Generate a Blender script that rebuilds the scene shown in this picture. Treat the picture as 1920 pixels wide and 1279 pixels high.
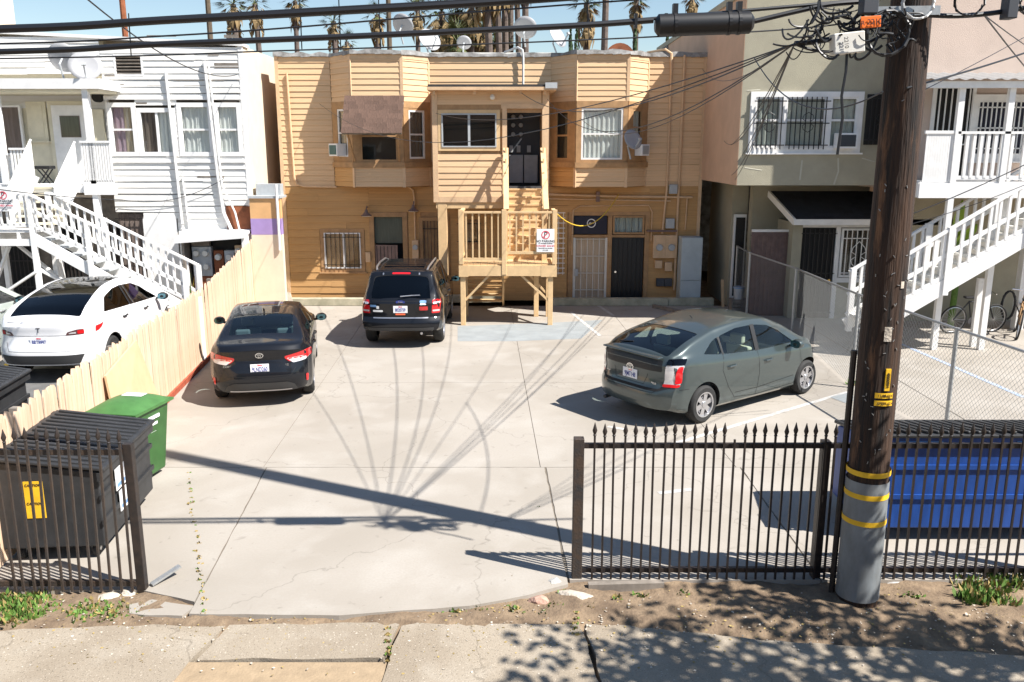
import bpy, bmesh, math, random
from mathutils import Vector, Matrix
from mathutils.bvhtree import BVHTree
from mathutils.geometry import delaunay_2d_cdt
R = math.radians
random.seed(7)
for o in list(bpy.data.objects): bpy.data.objects.remove(o)
scene = bpy.context.scene
C = scene.collection
# ---------------- camera, sky, sun, exposure ----------------
FPX, HOR, CAMH = 1600.0, 280.0, 4.2
PITCH = math.atan((639.5 - HOR) / FPX)
cd = bpy.data.cameras.new('camera'); cam = bpy.data.objects.new('camera', cd); C.objects.link(cam)
cam.location = (0, 0, CAMH); cam.rotation_euler = (R(90) - PITCH, 0, 0)
cd.sensor_width = 36; cd.lens = 36 * FPX / 1920; cd.clip_start = 0.1; cd.clip_end = 3000
scene.camera = cam
SUN = Vector((-0.75, 0.36, -1.0)).normalized()          # direction the light travels
world = bpy.data.worlds.new('World'); scene.world = world; world.use_nodes = True
wn = world.node_tree.nodes; wl = world.node_tree.links
sky = wn.new('ShaderNodeTexSky'); sky.sky_type = 'NISHITA'; sky.sun_disc = False
sky.sun_elevation = math.asin(-SUN.z); sky.sun_rotation = math.atan2(-SUN.x, -SUN.y)
sky.air_density = 1.15; sky.dust_density = 0.0; sky.ozone_density = 1.6
wn['Background'].inputs['Strength'].default_value = 0.068
wl.new(sky.outputs[0], wn['Background'].inputs['Color'])
sd = bpy.data.lights.new('sun', 'SUN'); sd.energy = 5.0; sd.angle = R(0.53); sd.color = (1.0, 0.955, 0.895)
so = bpy.data.objects.new('sun', sd); C.objects.link(so)
so.rotation_euler = (-SUN).to_track_quat('Z', 'Y').to_euler(); so.location = (30, -12, 40)
scene.view_settings.view_transform = 'Standard'; scene.view_settings.look = 'None'
scene.view_settings.gamma = 1; scene.view_settings.exposure = 1.02
# ---------------- pixel helpers: a pixel gives a direction, the depth comes from what it touches ----------------
_c, _s = math.cos(PITCH), math.sin(PITCH)
def ray(x, y):
    dx = (x - 960) / FPX; dy = (639.5 - y) / FPX
    return Vector((dx, _c + dy * _s, -_s + dy * _c))
def G(x, y, z=0.0):
    d = ray(x, y); return Vector((0, 0, CAMH)) + d * ((z - CAMH) / d.z)
def at(x, y, Y):
    d = ray(x, y); return Vector((0, 0, CAMH)) + d * (Y / d.y)
# ---------------- materials ----------------
M = {}
def mat(name, col, rough=0.7, metal=0.0, var=0.0, scale=6.0, col2=None, bump=0.0, bscale=40.0, rnd=0.0, spec=0.5, coat=0.0, stretch=None, detail=6.0, lo=0.35, hi=0.65):
    m = bpy.data.materials.new(name); m.use_nodes = True
    n = m.node_tree.nodes; l = m.node_tree.links; b = n['Principled BSDF']
    b.inputs['Base Color'].default_value = (*col, 1); b.inputs['Roughness'].default_value = rough
    b.inputs['Metallic'].default_value = metal; b.inputs['Specular IOR Level'].default_value = spec
    b.inputs['Coat Weight'].default_value = coat; b.inputs['Coat Roughness'].default_value = 0.03
    tc = n.new('ShaderNodeTexCoord'); vec = tc.outputs['Object']
    if stretch:
        mp = n.new('ShaderNodeMapping'); mp.inputs['Scale'].default_value = stretch
        l.new(vec, mp.inputs['Vector']); vec = mp.outputs[0]
    cs = None
    if var > 0 or col2:
        nz = n.new('ShaderNodeTexNoise'); nz.inputs['Scale'].default_value = scale; nz.inputs['Detail'].default_value = detail
        nz.inputs['Roughness'].default_value = 0.62
        l.new(vec, nz.inputs['Vector'])
        rp = n.new('ShaderNodeValToRGB'); l.new(nz.outputs['Fac'], rp.inputs['Fac'])
        c2 = col2 if col2 else tuple(max(0, c * (1 - var)) for c in col)
        c1 = col if col2 else tuple(min(1, c * (1 + var * 0.6)) for c in col)
        rp.color_ramp.elements[0].position = lo; rp.color_ramp.elements[1].position = hi
        rp.color_ramp.elements[0].color = (*c2, 1); rp.color_ramp.elements[1].color = (*c1, 1)
        cs = rp.outputs['Color']
    if rnd > 0:
        oi = n.new('ShaderNodeObjectInfo'); hs = n.new('ShaderNodeHueSaturation')
        mr = n.new('ShaderNodeMapRange'); mr.inputs['To Min'].default_value = 1 - rnd; mr.inputs['To Max'].default_value = 1 + rnd
        l.new(oi.outputs['Random'], mr.inputs['Value']); l.new(mr.outputs[0], hs.inputs['Value'])
        if cs: l.new(cs, hs.inputs['Color'])
        else: hs.inputs['Color'].default_value = (*col, 1)
        cs = hs.outputs[0]
    if cs: l.new(cs, b.inputs['Base Color'])
    if bump > 0:
        nb = n.new('ShaderNodeTexNoise'); nb.inputs['Scale'].default_value = bscale; nb.inputs['Detail'].default_value = 4
        l.new(vec, nb.inputs['Vector']); bp = n.new('ShaderNodeBump'); bp.inputs['Strength'].default_value = bump; bp.inputs['Distance'].default_value = 0.02
        l.new(nb.outputs['Fac'], bp.inputs['Height']); l.new(bp.outputs[0], b.inputs['Normal'])
    M[name] = m; return m
def glass(name, tint, refl=0.12):
    m = bpy.data.materials.new(name); m.use_nodes = True
    n = m.node_tree.nodes; l = m.node_tree.links; n.remove(n['Principled BSDF'])
    out = n['Material Output']; tr = n.new('ShaderNodeBsdfTransparent'); tr.inputs[0].default_value = (*tint, 1)
    gl = n.new('ShaderNodeBsdfGlossy'); gl.inputs['Roughness'].default_value = 0.02
    lw = n.new('ShaderNodeLayerWeight'); lw.inputs['Blend'].default_value = 0.5
    pw = n.new('ShaderNodeMath'); pw.operation = 'POWER'; pw.inputs[1].default_value = 4.0; l.new(lw.outputs['Facing'], pw.inputs[0])
    ad = n.new('ShaderNodeMath'); ad.operation = 'MULTIPLY_ADD'; ad.inputs[1].default_value = 0.9; ad.inputs[2].default_value = refl; ad.use_clamp = True
    mx = n.new('ShaderNodeMixShader'); l.new(pw.outputs[0], ad.inputs[0]); l.new(ad.outputs[0], mx.inputs[0])
    l.new(tr.outputs[0], mx.inputs[1]); l.new(gl.outputs[0], mx.inputs[2]); l.new(mx.outputs[0], out.inputs['Surface'])
    M[name] = m; return m
# ---------------- mesh builder ----------------
def tag(o, label=None, cat=None, group=None, kind=None):
    if label: o['label'] = label
    if cat: o['category'] = cat
    if group: o['group'] = group
    if kind: o['kind'] = kind
    return o
def thing(name, label, cat, loc=(0, 0, 0), group=None, kind=None):
    o = bpy.data.objects.new(name, None); o.empty_display_size = 0.2; C.objects.link(o); o.location = loc
    o['org'] = tuple(loc)
    return tag(o, label, cat, group, kind)
def org(o):
    while o.parent: o = o.parent
    return Vector(o.get('org', (0, 0, 0)))
def link(name, me, parent=None, m=None):
    o = bpy.data.objects.new(name, me); C.objects.link(o)
    if parent: o.parent = parent
    if m and len(me.materials) == 0: me.materials.append(M[m] if isinstance(m, str) else m)
    return o
class MB:
    def __init__(s): s.v = []; s.f = []; s.mi = []; s.cur = 0
    def add(s, vs, fs):
        k = len(s.v); s.v += [tuple(v) for v in vs]; s.f += [tuple(i + k for i in f) for f in fs]; s.mi += [s.cur] * len(fs); return s
    def box(s, lo, hi, rz=0.0, piv=None):
        x0, y0, z0 = lo; x1, y1, z1 = hi
        vs = [Vector(p) for p in ((x0,y0,z0),(x1,y0,z0),(x1,y1,z0),(x0,y1,z0),(x0,y0,z1),(x1,y0,z1),(x1,y1,z1),(x0,y1,z1))]
        if rz:
            c = Vector(piv) if piv else Vector(((x0+x1)/2, (y0+y1)/2, 0)); m = Matrix.Rotation(rz, 3, 'Z'); vs = [m @ (v - c) + c for v in vs]
        return s.add(vs, [(0,3,2,1),(4,5,6,7),(0,1,5,4),(1,2,6,5),(2,3,7,6),(3,0,4,7)])
    def bar(s, p0, p1, w, h, up=(0, 0, 1)):
        p0 = Vector(p0); p1 = Vector(p1); d = (p1 - p0).normalized(); u = Vector(up)
        if abs(d.dot(u)) > 0.99: u = Vector((0, 1, 0))
        sd_ = d.cross(u).normalized() * w / 2; u = sd_.cross(d).normalized() * h / 2
        vs = [p0-sd_-u, p0+sd_-u, p0+sd_+u, p0-sd_+u, p1-sd_-u, p1+sd_-u, p1+sd_+u, p1-sd_+u]
        return s.add(vs, [(0,1,2,3),(7,6,5,4),(1,0,4,5),(2,1,5,6),(3,2,6,7),(0,3,7,4)])
    def tube(s, pts, r, n=8, caps=True):
        pts = [Vector(p) for p in pts]; k = len(pts); rr = r if isinstance(r, (list, tuple)) else [r] * k
        vs = []; pu = None
        for i, p in enumerate(pts):
            d = (pts[min(i+1, k-1)] - pts[max(i-1, 0)]).normalized()
            if pu is None:
                a = Vector((0, 0, 1)) if abs(d.z) < 0.9 else Vector((0, 1, 0)); u = d.cross(a).normalized()
            else:
                u = (pu - d * pu.dot(d)).normalized()
            pu = u; w = d.cross(u)
            for j in range(n):
                t = 2 * math.pi * j / n; vs.append(p + (u * math.cos(t) + w * math.sin(t)) * rr[i])
        fs = [(i*n+j, i*n+(j+1)%n, (i+1)*n+(j+1)%n, (i+1)*n+j) for i in range(k-1) for j in range(n)]
        if caps: fs += [tuple(range(n))[::-1], tuple((k-1)*n+j for j in range(n))]
        return s.add(vs, fs)
    def lathe(s, prof, c=(0,0,0), n=16, axis='Z', caps=True):
        vs = []
        for r, z in prof:
            for j in range(n):
                t = 2*math.pi*j/n; a, b = r*math.cos(t), r*math.sin(t)
                p = (a, b, z) if axis == 'Z' else ((a, z, b) if axis == 'Y' else (z, a, b)); vs.append(Vector(p)+Vector(c))
        k = len(prof); fs = [(i*n+j, i*n+(j+1)%n, (i+1)*n+(j+1)%n, (i+1)*n+j) for i in range(k-1) for j in range(n)]
        if caps: fs += [tuple(range(n))[::-1], tuple((k-1)*n+j for j in range(n))]
        return s.add(vs, fs)
    def prism(s, poly, a, b, axis='Y'):       # poly of 2D points swept along an axis from a to b
        f = {'Y': lambda p, t: (p[0], t, p[1]), 'X': lambda p, t: (t, p[0], p[1]), 'Z': lambda p, t: (p[0], p[1], t)}[axis]
        n = len(poly); vs = [f(p, a) for p in poly] + [f(p, b) for p in poly]
        return s.add(vs, [tuple(range(n)), tuple(range(2*n-1, n-1, -1))] + [(i, i+n, (i+1)%n+n, (i+1)%n) for i in range(n)])
    def quad(s, a, b, c, d): return s.add([a, b, c, d], [(0, 1, 2, 3)])
    def mesh(s, name, mats, o=Vector((0, 0, 0)), smooth=False):
        me = bpy.data.meshes.new(name); me.from_pydata([Vector(v) - o for v in s.v], [], s.f)
        for m in (mats if isinstance(mats, (list, tuple)) else [mats]): me.materials.append(M[m])
        if len(me.materials) > 1: me.polygons.foreach_set('material_index', s.mi)
        bm = bmesh.new(); bm.from_mesh(me); bmesh.ops.recalc_face_normals(bm, faces=bm.faces)
        if smooth:
            for f in bm.faces: f.smooth = True
            for e in bm.edges:
                if len(e.link_faces) == 2 and e.calc_face_angle(0) > R(38): e.smooth = False
        bm.to_mesh(me); bm.free(); me.update(); return me
    def build(s, name, mats, parent=None, smooth=False, bevel=0.0):
        o_ = org(parent) if parent else Vector((0, 0, 0))
        if not parent and s.v:      # origin at the thing's base
            xs = [v[0] for v in s.v]; ys = [v[1] for v in s.v]; zs = [v[2] for v in s.v]
            o_ = Vector(((min(xs)+max(xs))/2, (min(ys)+max(ys))/2, min(zs)))
        ob = link(name, s.mesh(name, mats, o_, smooth), parent)
        if not parent: ob.location = o_; ob['org'] = tuple(o_)
        if bevel:
            b = ob.modifiers.new('bevel', 'BEVEL'); b.width = bevel; b.segments = 2; b.limit_method = 'ANGLE'
        return ob
def text(name, s, size, loc, rot, m, parent=None, align='CENTER', sx=1.0, ext=0.0015, bold=0.0):
    cu = bpy.data.curves.new(name, 'FONT'); cu.body = s; cu.size = size; cu.align_x = align; cu.align_y = 'CENTER'; cu.extrude = ext; cu.offset = bold
    t = bpy.data.objects.new(name, cu); C.objects.link(t); dg = bpy.context.evaluated_depsgraph_get(); dg.update()
    me = bpy.data.meshes.new_from_object(t.evaluated_get(dg)); bpy.data.objects.remove(t); bpy.data.curves.remove(cu)
    me.materials.clear(); me.materials.append(M[m]); o = bpy.data.objects.new(name, me); C.objects.link(o)
    if parent: o.parent = parent; loc = Vector(loc) - org(parent)
    o.location = loc; o.rotation_euler = rot; o.scale = (sx, 1, 1); return o
FRONT = (R(90), 0, 0)
def sag(a, b, s, n=14):
    a = Vector(a); b = Vector(b); return [a.lerp(b, t/n) - Vector((0, 0, s*4*(t/n)*(1-t/n))) for t in range(n+1)]
def copy_tree(o, parent=None):
    c = o.copy(); C.objects.link(c); c.parent = parent
    for ch in list(o.children): copy_tree(ch, c)
    return c

def rich(name, base, dark, light, scale=.6, speck=0.0, crack=0.0, bump=.25, rough=.93):
    """weathered mineral surface: broad stains, fine grain, aggregate specks and hairline cracks"""
    m = bpy.data.materials.new(name); m.use_nodes = True; n = m.node_tree.nodes; l = m.node_tree.links; b = n['Principled BSDF']; b.inputs['Roughness'].default_value = rough
    g = n.new('ShaderNodeNewGeometry'); pos = g.outputs['Position']
    def noise(sc, det=8, dist=0.0):
        t = n.new('ShaderNodeTexNoise'); t.inputs['Scale'].default_value = sc; t.inputs['Detail'].default_value = det; t.inputs['Distortion'].default_value = dist; l.new(pos, t.inputs['Vector']); return t.outputs['Fac']
    def ramp(f, a, c):
        r = n.new('ShaderNodeMapRange'); r.inputs['From Min'].default_value = a; r.inputs['From Max'].default_value = c; l.new(f, r.inputs['Value']); return r.outputs[0]
    def mix(f, c1, c2, k=1.0):
        x = n.new('ShaderNodeMix'); x.data_type = 'RGBA'
        if k != 1.0: mm = n.new('ShaderNodeMath'); mm.operation = 'MULTIPLY'; mm.inputs[1].default_value = k; l.new(f, mm.inputs[0]); f = mm.outputs[0]
        l.new(f, x.inputs['Factor'])
        for q, i in ((c1, 6), (c2, 7)):
            if isinstance(q, tuple): x.inputs[i].default_value = (*q, 1)
            else: l.new(q, x.inputs[i])
        return x.outputs[2]
    c = mix(ramp(noise(scale, 9, .6), .38, .66), base, dark, .75); c = mix(ramp(noise(scale*2.7, 8, .3), .5, .72), c, light, .7); c = mix(ramp(noise(38, 5), .35, .7), c, dark, .28)
    c = mix(ramp(noise(3.3, 4, 1.2), .66, .76), c, tuple(q*.6 for q in dark), .45); c = mix(ramp(noise(9, 3, .5), .68, .76), c, tuple(q*.5 for q in dark), .4)
    if speck: 
        c = mix(ramp(noise(85, 2), .62, .70), c, tuple(q*.35 for q in dark), speck); c = mix(ramp(noise(60, 2), .66, .72), c, tuple(min(1, q*1.4) for q in light), speck)
    if crack:
        v = n.new('ShaderNodeTexVoronoi'); v.feature = 'DISTANCE_TO_EDGE'; v.inputs['Scale'].default_value = .32
        ns = n.new('ShaderNodeTexNoise'); ns.inputs['Scale'].default_value = 1.6; ns.inputs['Detail'].default_value = 8; l.new(pos, ns.inputs['Vector']); vm = n.new('ShaderNodeVectorMath'); vm.operation = 'MULTIPLY_ADD'; vm.inputs[1].default_value = (.9, .9, .9); l.new(ns.outputs['Color'], vm.inputs[0]); l.new(pos, vm.inputs[2]); l.new(vm.outputs[0], v.inputs['Vector'])
        c = mix(ramp(v.outputs['Distance'], .004, .0005), c, tuple(q*.45 for q in dark), crack)
    l.new(c, b.inputs['Base Color']); bp = n.new('ShaderNodeBump'); bp.inputs['Strength'].default_value = bump; bp.inputs['Distance'].default_value = .01; l.new(noise(70, 6), bp.inputs['Height']); l.new(bp.outputs[0], b.inputs['Normal']); M[name] = m
# ---------------- palette ----------------
rich('concrete', (.355,.322,.280), (.275,.245,.205), (.405,.375,.335), .45, 0.0, .35, .12)
rich('alley_concrete', (.33,.28,.215), (.225,.18,.13), (.39,.345,.28), .8, .8, .4, .5)
mat('asphalt', (0.13,0.128,0.125), 0.95, var=0.2, scale=5, bump=0.3, bscale=80)
mat('dirt', (0.25,0.18,0.115), 1.0, col2=(0.13,0.09,0.058), scale=5, bump=0.8, bscale=30)
mat('curb_concrete', (0.50,0.46,0.34), 0.92, col2=(0.30,0.29,0.21), scale=3, bump=0.2)
mat('patch', (0.27,0.29,0.295), 0.9, var=0.12, scale=2)
mat('paint_line', (0.50,0.49,0.47), 0.8, col2=(0.33,0.30,0.27), scale=9, lo=0.3, hi=0.55)
mat('blue_line', (0.25,0.36,0.58), 0.8, col2=(0.45,0.46,0.48), scale=9)
mat('tan_board', (0.70,0.475,0.275), 0.72, var=0.14, scale=3.0, rnd=0.05, stretch=(0.3,4,4), bump=0.15, bscale=25)
mat('tan_trim', (0.66,0.45,0.27), 0.7, var=0.12, scale=4, bump=0.1)
mat('shaded_tan_board', (0.52,0.30,0.12), 0.72, var=0.16, scale=3.0, rnd=0.05, stretch=(0.3,4,4), bump=0.15, bscale=25)  # same tan siding, with shade and orange bounce put into the colour
mat('brown_trim', (0.40,0.235,0.11), 0.7, var=0.2, scale=5, bump=0.1)
mat('tan_lumber', (0.68,0.47,0.25), 0.7, var=0.10, scale=5, bump=0.1)
mat('white_board', (0.78,0.765,0.73), 0.72, col2=(0.62,0.59,0.54), scale=3.5, rnd=0.04, stretch=(0.5,6,6), bump=0.2, bscale=25, lo=0.25, hi=0.48)
mat('white_trim', (0.80,0.79,0.77), 0.65, var=0.07, scale=5)
mat('cream', (0.72,0.66,0.50), 0.7, var=0.08, scale=4)
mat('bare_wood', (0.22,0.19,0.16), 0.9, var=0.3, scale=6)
mat('cream_stucco', (0.72,0.62,0.48), 0.9, var=0.06, scale=3, bump=0.4, bscale=70)
mat('olive_stucco', (0.385,0.355,0.265), 0.92, col2=(0.33,0.305,0.23), scale=1.6, bump=0.5, bscale=60)
mat('peach_stucco', (0.58,0.385,0.265), 0.92, var=0.08, scale=1.6, bump=0.5, bscale=60)
mat('pink_stucco', (0.58,0.46,0.385), 0.92, var=0.06, scale=1.6, bump=0.5, bscale=60)
mat('patched_stucco', (0.46,0.44,0.36), 0.92, var=0.05, scale=3)
mat('orange_paint', (0.66,0.38,0.17), 0.8, var=0.08, scale=3)
mat('purple_paint', (0.36,0.25,0.50), 0.8, var=0.08, scale=3)
mat('rust_panel', (0.26,0.085,0.035), 0.85, var=0.3, scale=5)
mat('roof_gray', (0.36,0.355,0.345), 0.8, col2=(0.14,0.13,0.12), scale=4, bump=0.4, bscale=12)
mat('tar', (0.035,0.035,0.037), 0.85, var=0.3, scale=10)
mat('shingle_brown', (0.125,0.075,0.055), 0.95, var=0.25, scale=10, rnd=0.16, bump=0.6, bscale=120)
mat('shingle_black', (0.025,0.03,0.045), 0.95, var=0.3, scale=14, rnd=0.2, bump=0.6, bscale=120)
mat('fence_board', (0.73,0.54,0.39), 0.85, col2=(0.56,0.37,0.23), scale=3, rnd=0.09, stretch=(5,5,0.6), bump=0.3, bscale=20, lo=0.3, hi=0.6)
mat('plywood', (0.62,0.43,0.25), 0.8, var=0.08, scale=3)
mat('red_paint', (0.36,0.08,0.04), 0.8, var=0.3, scale=8)
mat('iron', (0.012,0.0115,0.0125), 0.5, col2=(0.032,0.023,0.019), scale=11, bump=0.15, bscale=60, spec=0.5, lo=0.42, hi=0.7)
mat('iron_worn', (0.030,0.029,0.029), 0.6, col2=(0.065,0.042,0.028), scale=9, bump=0.3, bscale=50)
mat('black', (0.012,0.012,0.013), 0.45)
mat('black_rubber', (0.022,0.022,0.024), 0.75, var=0.2, scale=20)
mat('cable', (0.012,0.013,0.016), 0.45)
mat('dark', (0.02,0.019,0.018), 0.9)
mat('room_dark', (0.05,0.042,0.036), 0.9)
mat('black_plastic', (0.03,0.031,0.033), 0.5, var=0.25, scale=6, bump=0.05, bscale=60)
mat('green_plastic', (0.035,0.11,0.027), 0.45, var=0.15, scale=6)
mat('green_lid', (0.06,0.165,0.045), 0.5, var=0.15, scale=6)
mat('blue_steel', (0.010,0.06,0.27), 0.45, var=0.22, scale=3, stretch=(4,4,0.7))
mat('blue_steel_light', (0.04,0.17,0.46), 0.5, var=0.1, scale=3)
mat('galv', (0.42,0.43,0.43), 0.45, metal=0.6, var=0.12, scale=20)
mat('chain_wire', (0.25,0.26,0.26), 0.5, metal=0.4)
mat('steel_sheath', (0.25,0.275,0.29), 0.6, metal=0.25, col2=(0.17,0.18,0.185), scale=5, stretch=(1,1,0.4))
mat('pole_wood', (0.060,0.030,0.016), 0.85, col2=(0.010,0.007,0.006), scale=2.2, stretch=(7,7,0.5), bump=0.9, bscale=8, lo=0.38, hi=0.64, detail=9)
mat('pole_worn', (0.30,0.18,0.10), 0.9, col2=(0.11,0.06,0.035), scale=3, stretch=(7,7,0.5), bump=0.8, bscale=9)
mat('yellow', (0.85,0.50,0.02), 0.6, var=0.12, scale=8)
mat('sign_orange', (0.90,0.17,0.01), 0.6)
mat('sign_white', (0.80,0.80,0.80), 0.6, var=0.05, scale=8)
mat('sign_red', (0.65,0.03,0.07), 0.6)
mat('sign_black', (0.015,0.015,0.02), 0.6)
mat('sign_navy', (0.012,0.012,0.03), 0.6)
mat('box_gray', (0.42,0.44,0.45), 0.6, var=0.08, scale=8)
mat('box_dark', (0.055,0.06,0.07), 0.6)
mat('box_cream', (0.72,0.70,0.64), 0.6, var=0.06, scale=8)
mat('dish', (0.36,0.36,0.37), 0.5, var=0.05, scale=4)
mat('fridge', (0.46,0.52,0.54), 0.45, var=0.1, scale=2)
mat('curtain', (0.80,0.79,0.77), 0.9, var=0.1, scale=5, stretch=(5,5,0.3))
mat('curtain_mauve', (0.42,0.29,0.35), 0.9, var=0.15, scale=5, stretch=(5,5,0.3))
mat('curtain_tan', (0.55,0.43,0.31), 0.9, var=0.15, scale=5, stretch=(5,5,0.3))
mat('curtain_dark', (0.18,0.14,0.12), 0.9, var=0.25, scale=5, stretch=(5,5,0.3))
mat('blinds', (0.50,0.52,0.48), 0.8, var=0.1, scale=4)
mat('gray_green', (0.10,0.11,0.085), 0.8, var=0.15, scale=5, stretch=(6,6,0.5))
mat('mauve_metal', (0.20,0.135,0.12), 0.75, var=0.2, scale=6)
mat('pvc', (0.62,0.62,0.60), 0.5)
mat('ac_teal', (0.06,0.15,0.15), 0.6)
mat('rope_yellow', (0.80,0.53,0.05), 0.6)
mat('leaf', (0.07,0.115,0.025), 0.6, rnd=0.2); mat('leaf_dark', (0.035,0.07,0.02), 0.6)
mat('weed', (0.10,0.19,0.03), 0.7, var=0.3, scale=9); mat('dry_weed', (0.34,0.25,0.09), 0.8, var=0.3, scale=9)
mat('banana_leaf', (0.20,0.32,0.02), 0.5)
mat('palm_leaf', (0.085,0.105,0.03), 0.7, var=0.3, scale=3); mat('palm_dead', (0.26,0.18,0.085), 0.9, var=0.3, scale=3)
mat('palm_trunk', (0.13,0.10,0.085), 0.95, var=0.3, scale=4); mat('bark', (0.12,0.09,0.06), 0.95, var=0.3, scale=6)
mat('stone', (0.52,0.46,0.38), 0.95, var=0.2, scale=7, bump=0.5); mat('stone_pink', (0.48,0.30,0.23), 0.95, var=0.2, scale=7, bump=0.5)
mat('stone_gray', (0.42,0.41,0.39), 0.95, var=0.15, scale=7, bump=0.5)
mat('car_black', (0.006,0.007,0.010), 0.45, coat=0.75, spec=0.10)
mat('car_white', (0.78,0.78,0.79), 0.3, coat=0.8); mat('car_sage', (0.42,0.46,0.42), 0.3, metal=0.2, coat=0.8)
mat('car_gray', (0.060,0.078,0.078), 0.30, metal=0.45, coat=0.9); mat('car_trim', (0.015,0.015,0.016), 0.5); mat('lower_trim', (0.035,0.035,0.036), 0.6)
mat('chrome', (0.75,0.75,0.76), 0.18, metal=1.0); mat('rim', (0.52,0.52,0.54), 0.3, metal=0.85); mat('rim_dark', (0.10,0.10,0.11), 0.4, metal=0.5)
mat('tyre', (0.022,0.022,0.022), 0.8, var=0.25, scale=30); mat('seam', (0.01,0.01,0.011), 0.8)
mat('lamp_red', (0.55,0.012,0.015), 0.15, coat=1.0); mat('lamp_clear', (0.68,0.66,0.66), 0.12, metal=0.35, coat=1.0); mat('lamp_smoke', (0.10,0.045,0.045), 0.15, coat=1.0)
mat('plate_white', (0.80,0.80,0.82), 0.5); mat('plate_blue', (0.03,0.05,0.25), 0.5); mat('sticker_blue', (0.15,0.30,0.55), 0.5); mat('sticker_orange', (0.80,0.14,0.05), 0.5)
mat('seat_beige', (0.50,0.47,0.40), 0.9); mat('seat_gray', (0.26,0.28,0.28), 0.9); mat('seat_dark', (0.04,0.04,0.042), 0.9)
mat('mirror', (0.10,0.2,0.24), 0.05, metal=1.0)
glass('glass_clear', (0.72,0.82,0.76), 0.06); glass('glass_mid', (0.44,0.56,0.58), 0.07); glass('glass_dark', (0.035,0.04,0.05), 0.05)
glass('pane', (0.93,0.95,0.94), 0.04)
mat('brass', (0.6,0.40,0.12), 0.3, metal=1.0)

_n = M['pole_wood'].node_tree.nodes; _l = M['pole_wood'].node_tree.links; _b = _n['Principled BSDF']; _src = _b.inputs['Base Color'].links[0].from_socket
_t = _n.new('ShaderNodeTexNoise'); _t.inputs['Scale'].default_value = 1.0; _t.inputs['Detail'].default_value = 10; _t.inputs['Roughness'].default_value = .72
_tc = _n.new('ShaderNodeTexCoord'); _mp = _n.new('ShaderNodeMapping'); _mp.inputs['Scale'].default_value = (5, 5, .75); _l.new(_tc.outputs['Object'], _mp.inputs['Vector']); _l.new(_mp.outputs[0], _t.inputs['Vector'])
_r = _n.new('ShaderNodeMapRange'); _r.inputs['From Min'].default_value = .56; _r.inputs['From Max'].default_value = .66; _l.new(_t.outputs['Fac'], _r.inputs['Value'])
_x = _n.new('ShaderNodeMix'); _x.data_type = 'RGBA'; _l.new(_r.outputs[0], _x.inputs['Factor']); _l.new(_src, _x.inputs[6]); _x.inputs[7].default_value = (.17, .085, .042, 1); _l.new(_x.outputs[2], _b.inputs['Base Color'])
# ---------------- vehicles: a lofted shell, hollowed, with windows cut through and glazed ----------------
def pchip(P):
    xs = [p[0] for p in P]; ys = [p[1] for p in P]; n = len(P)
    d = [(ys[i+1]-ys[i])/(xs[i+1]-xs[i]) for i in range(n-1)]
    m = [d[0]] + [0 if d[i-1]*d[i] <= 0 else 2*d[i-1]*d[i]/(d[i-1]+d[i]) for i in range(1, n-1)] + [d[-1]]
    def f(x):
        if x <= xs[0]: return ys[0]
        if x >= xs[-1]: return ys[-1]
        i = max(k for k in range(n-1) if xs[k] <= x); h = xs[i+1]-xs[i]; t = (x-xs[i])/h
        return (2*t**3-3*t*t+1)*ys[i]+(t**3-2*t*t+t)*h*m[i]+(-2*t**3+3*t*t)*ys[i+1]+(t**3-t*t)*h*m[i+1]
    return f
def catmull(P, per):
    out = []
    for i in range(len(P)-1):
        p0, p1, p2, p3 = P[max(i-1,0)], P[i], P[i+1], P[min(i+2,len(P)-1)]
        for k in range(per[i]):
            t = k/per[i]
            out.append(tuple(0.5*((2*b)+(c-a)*t+(2*a-5*b+4*c-d)*t*t+(3*b-a-3*c+d)*t**3) for a, b, c, d in zip(p0, p1, p2, p3)))
    out.append(P[-1]); return out
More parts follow.
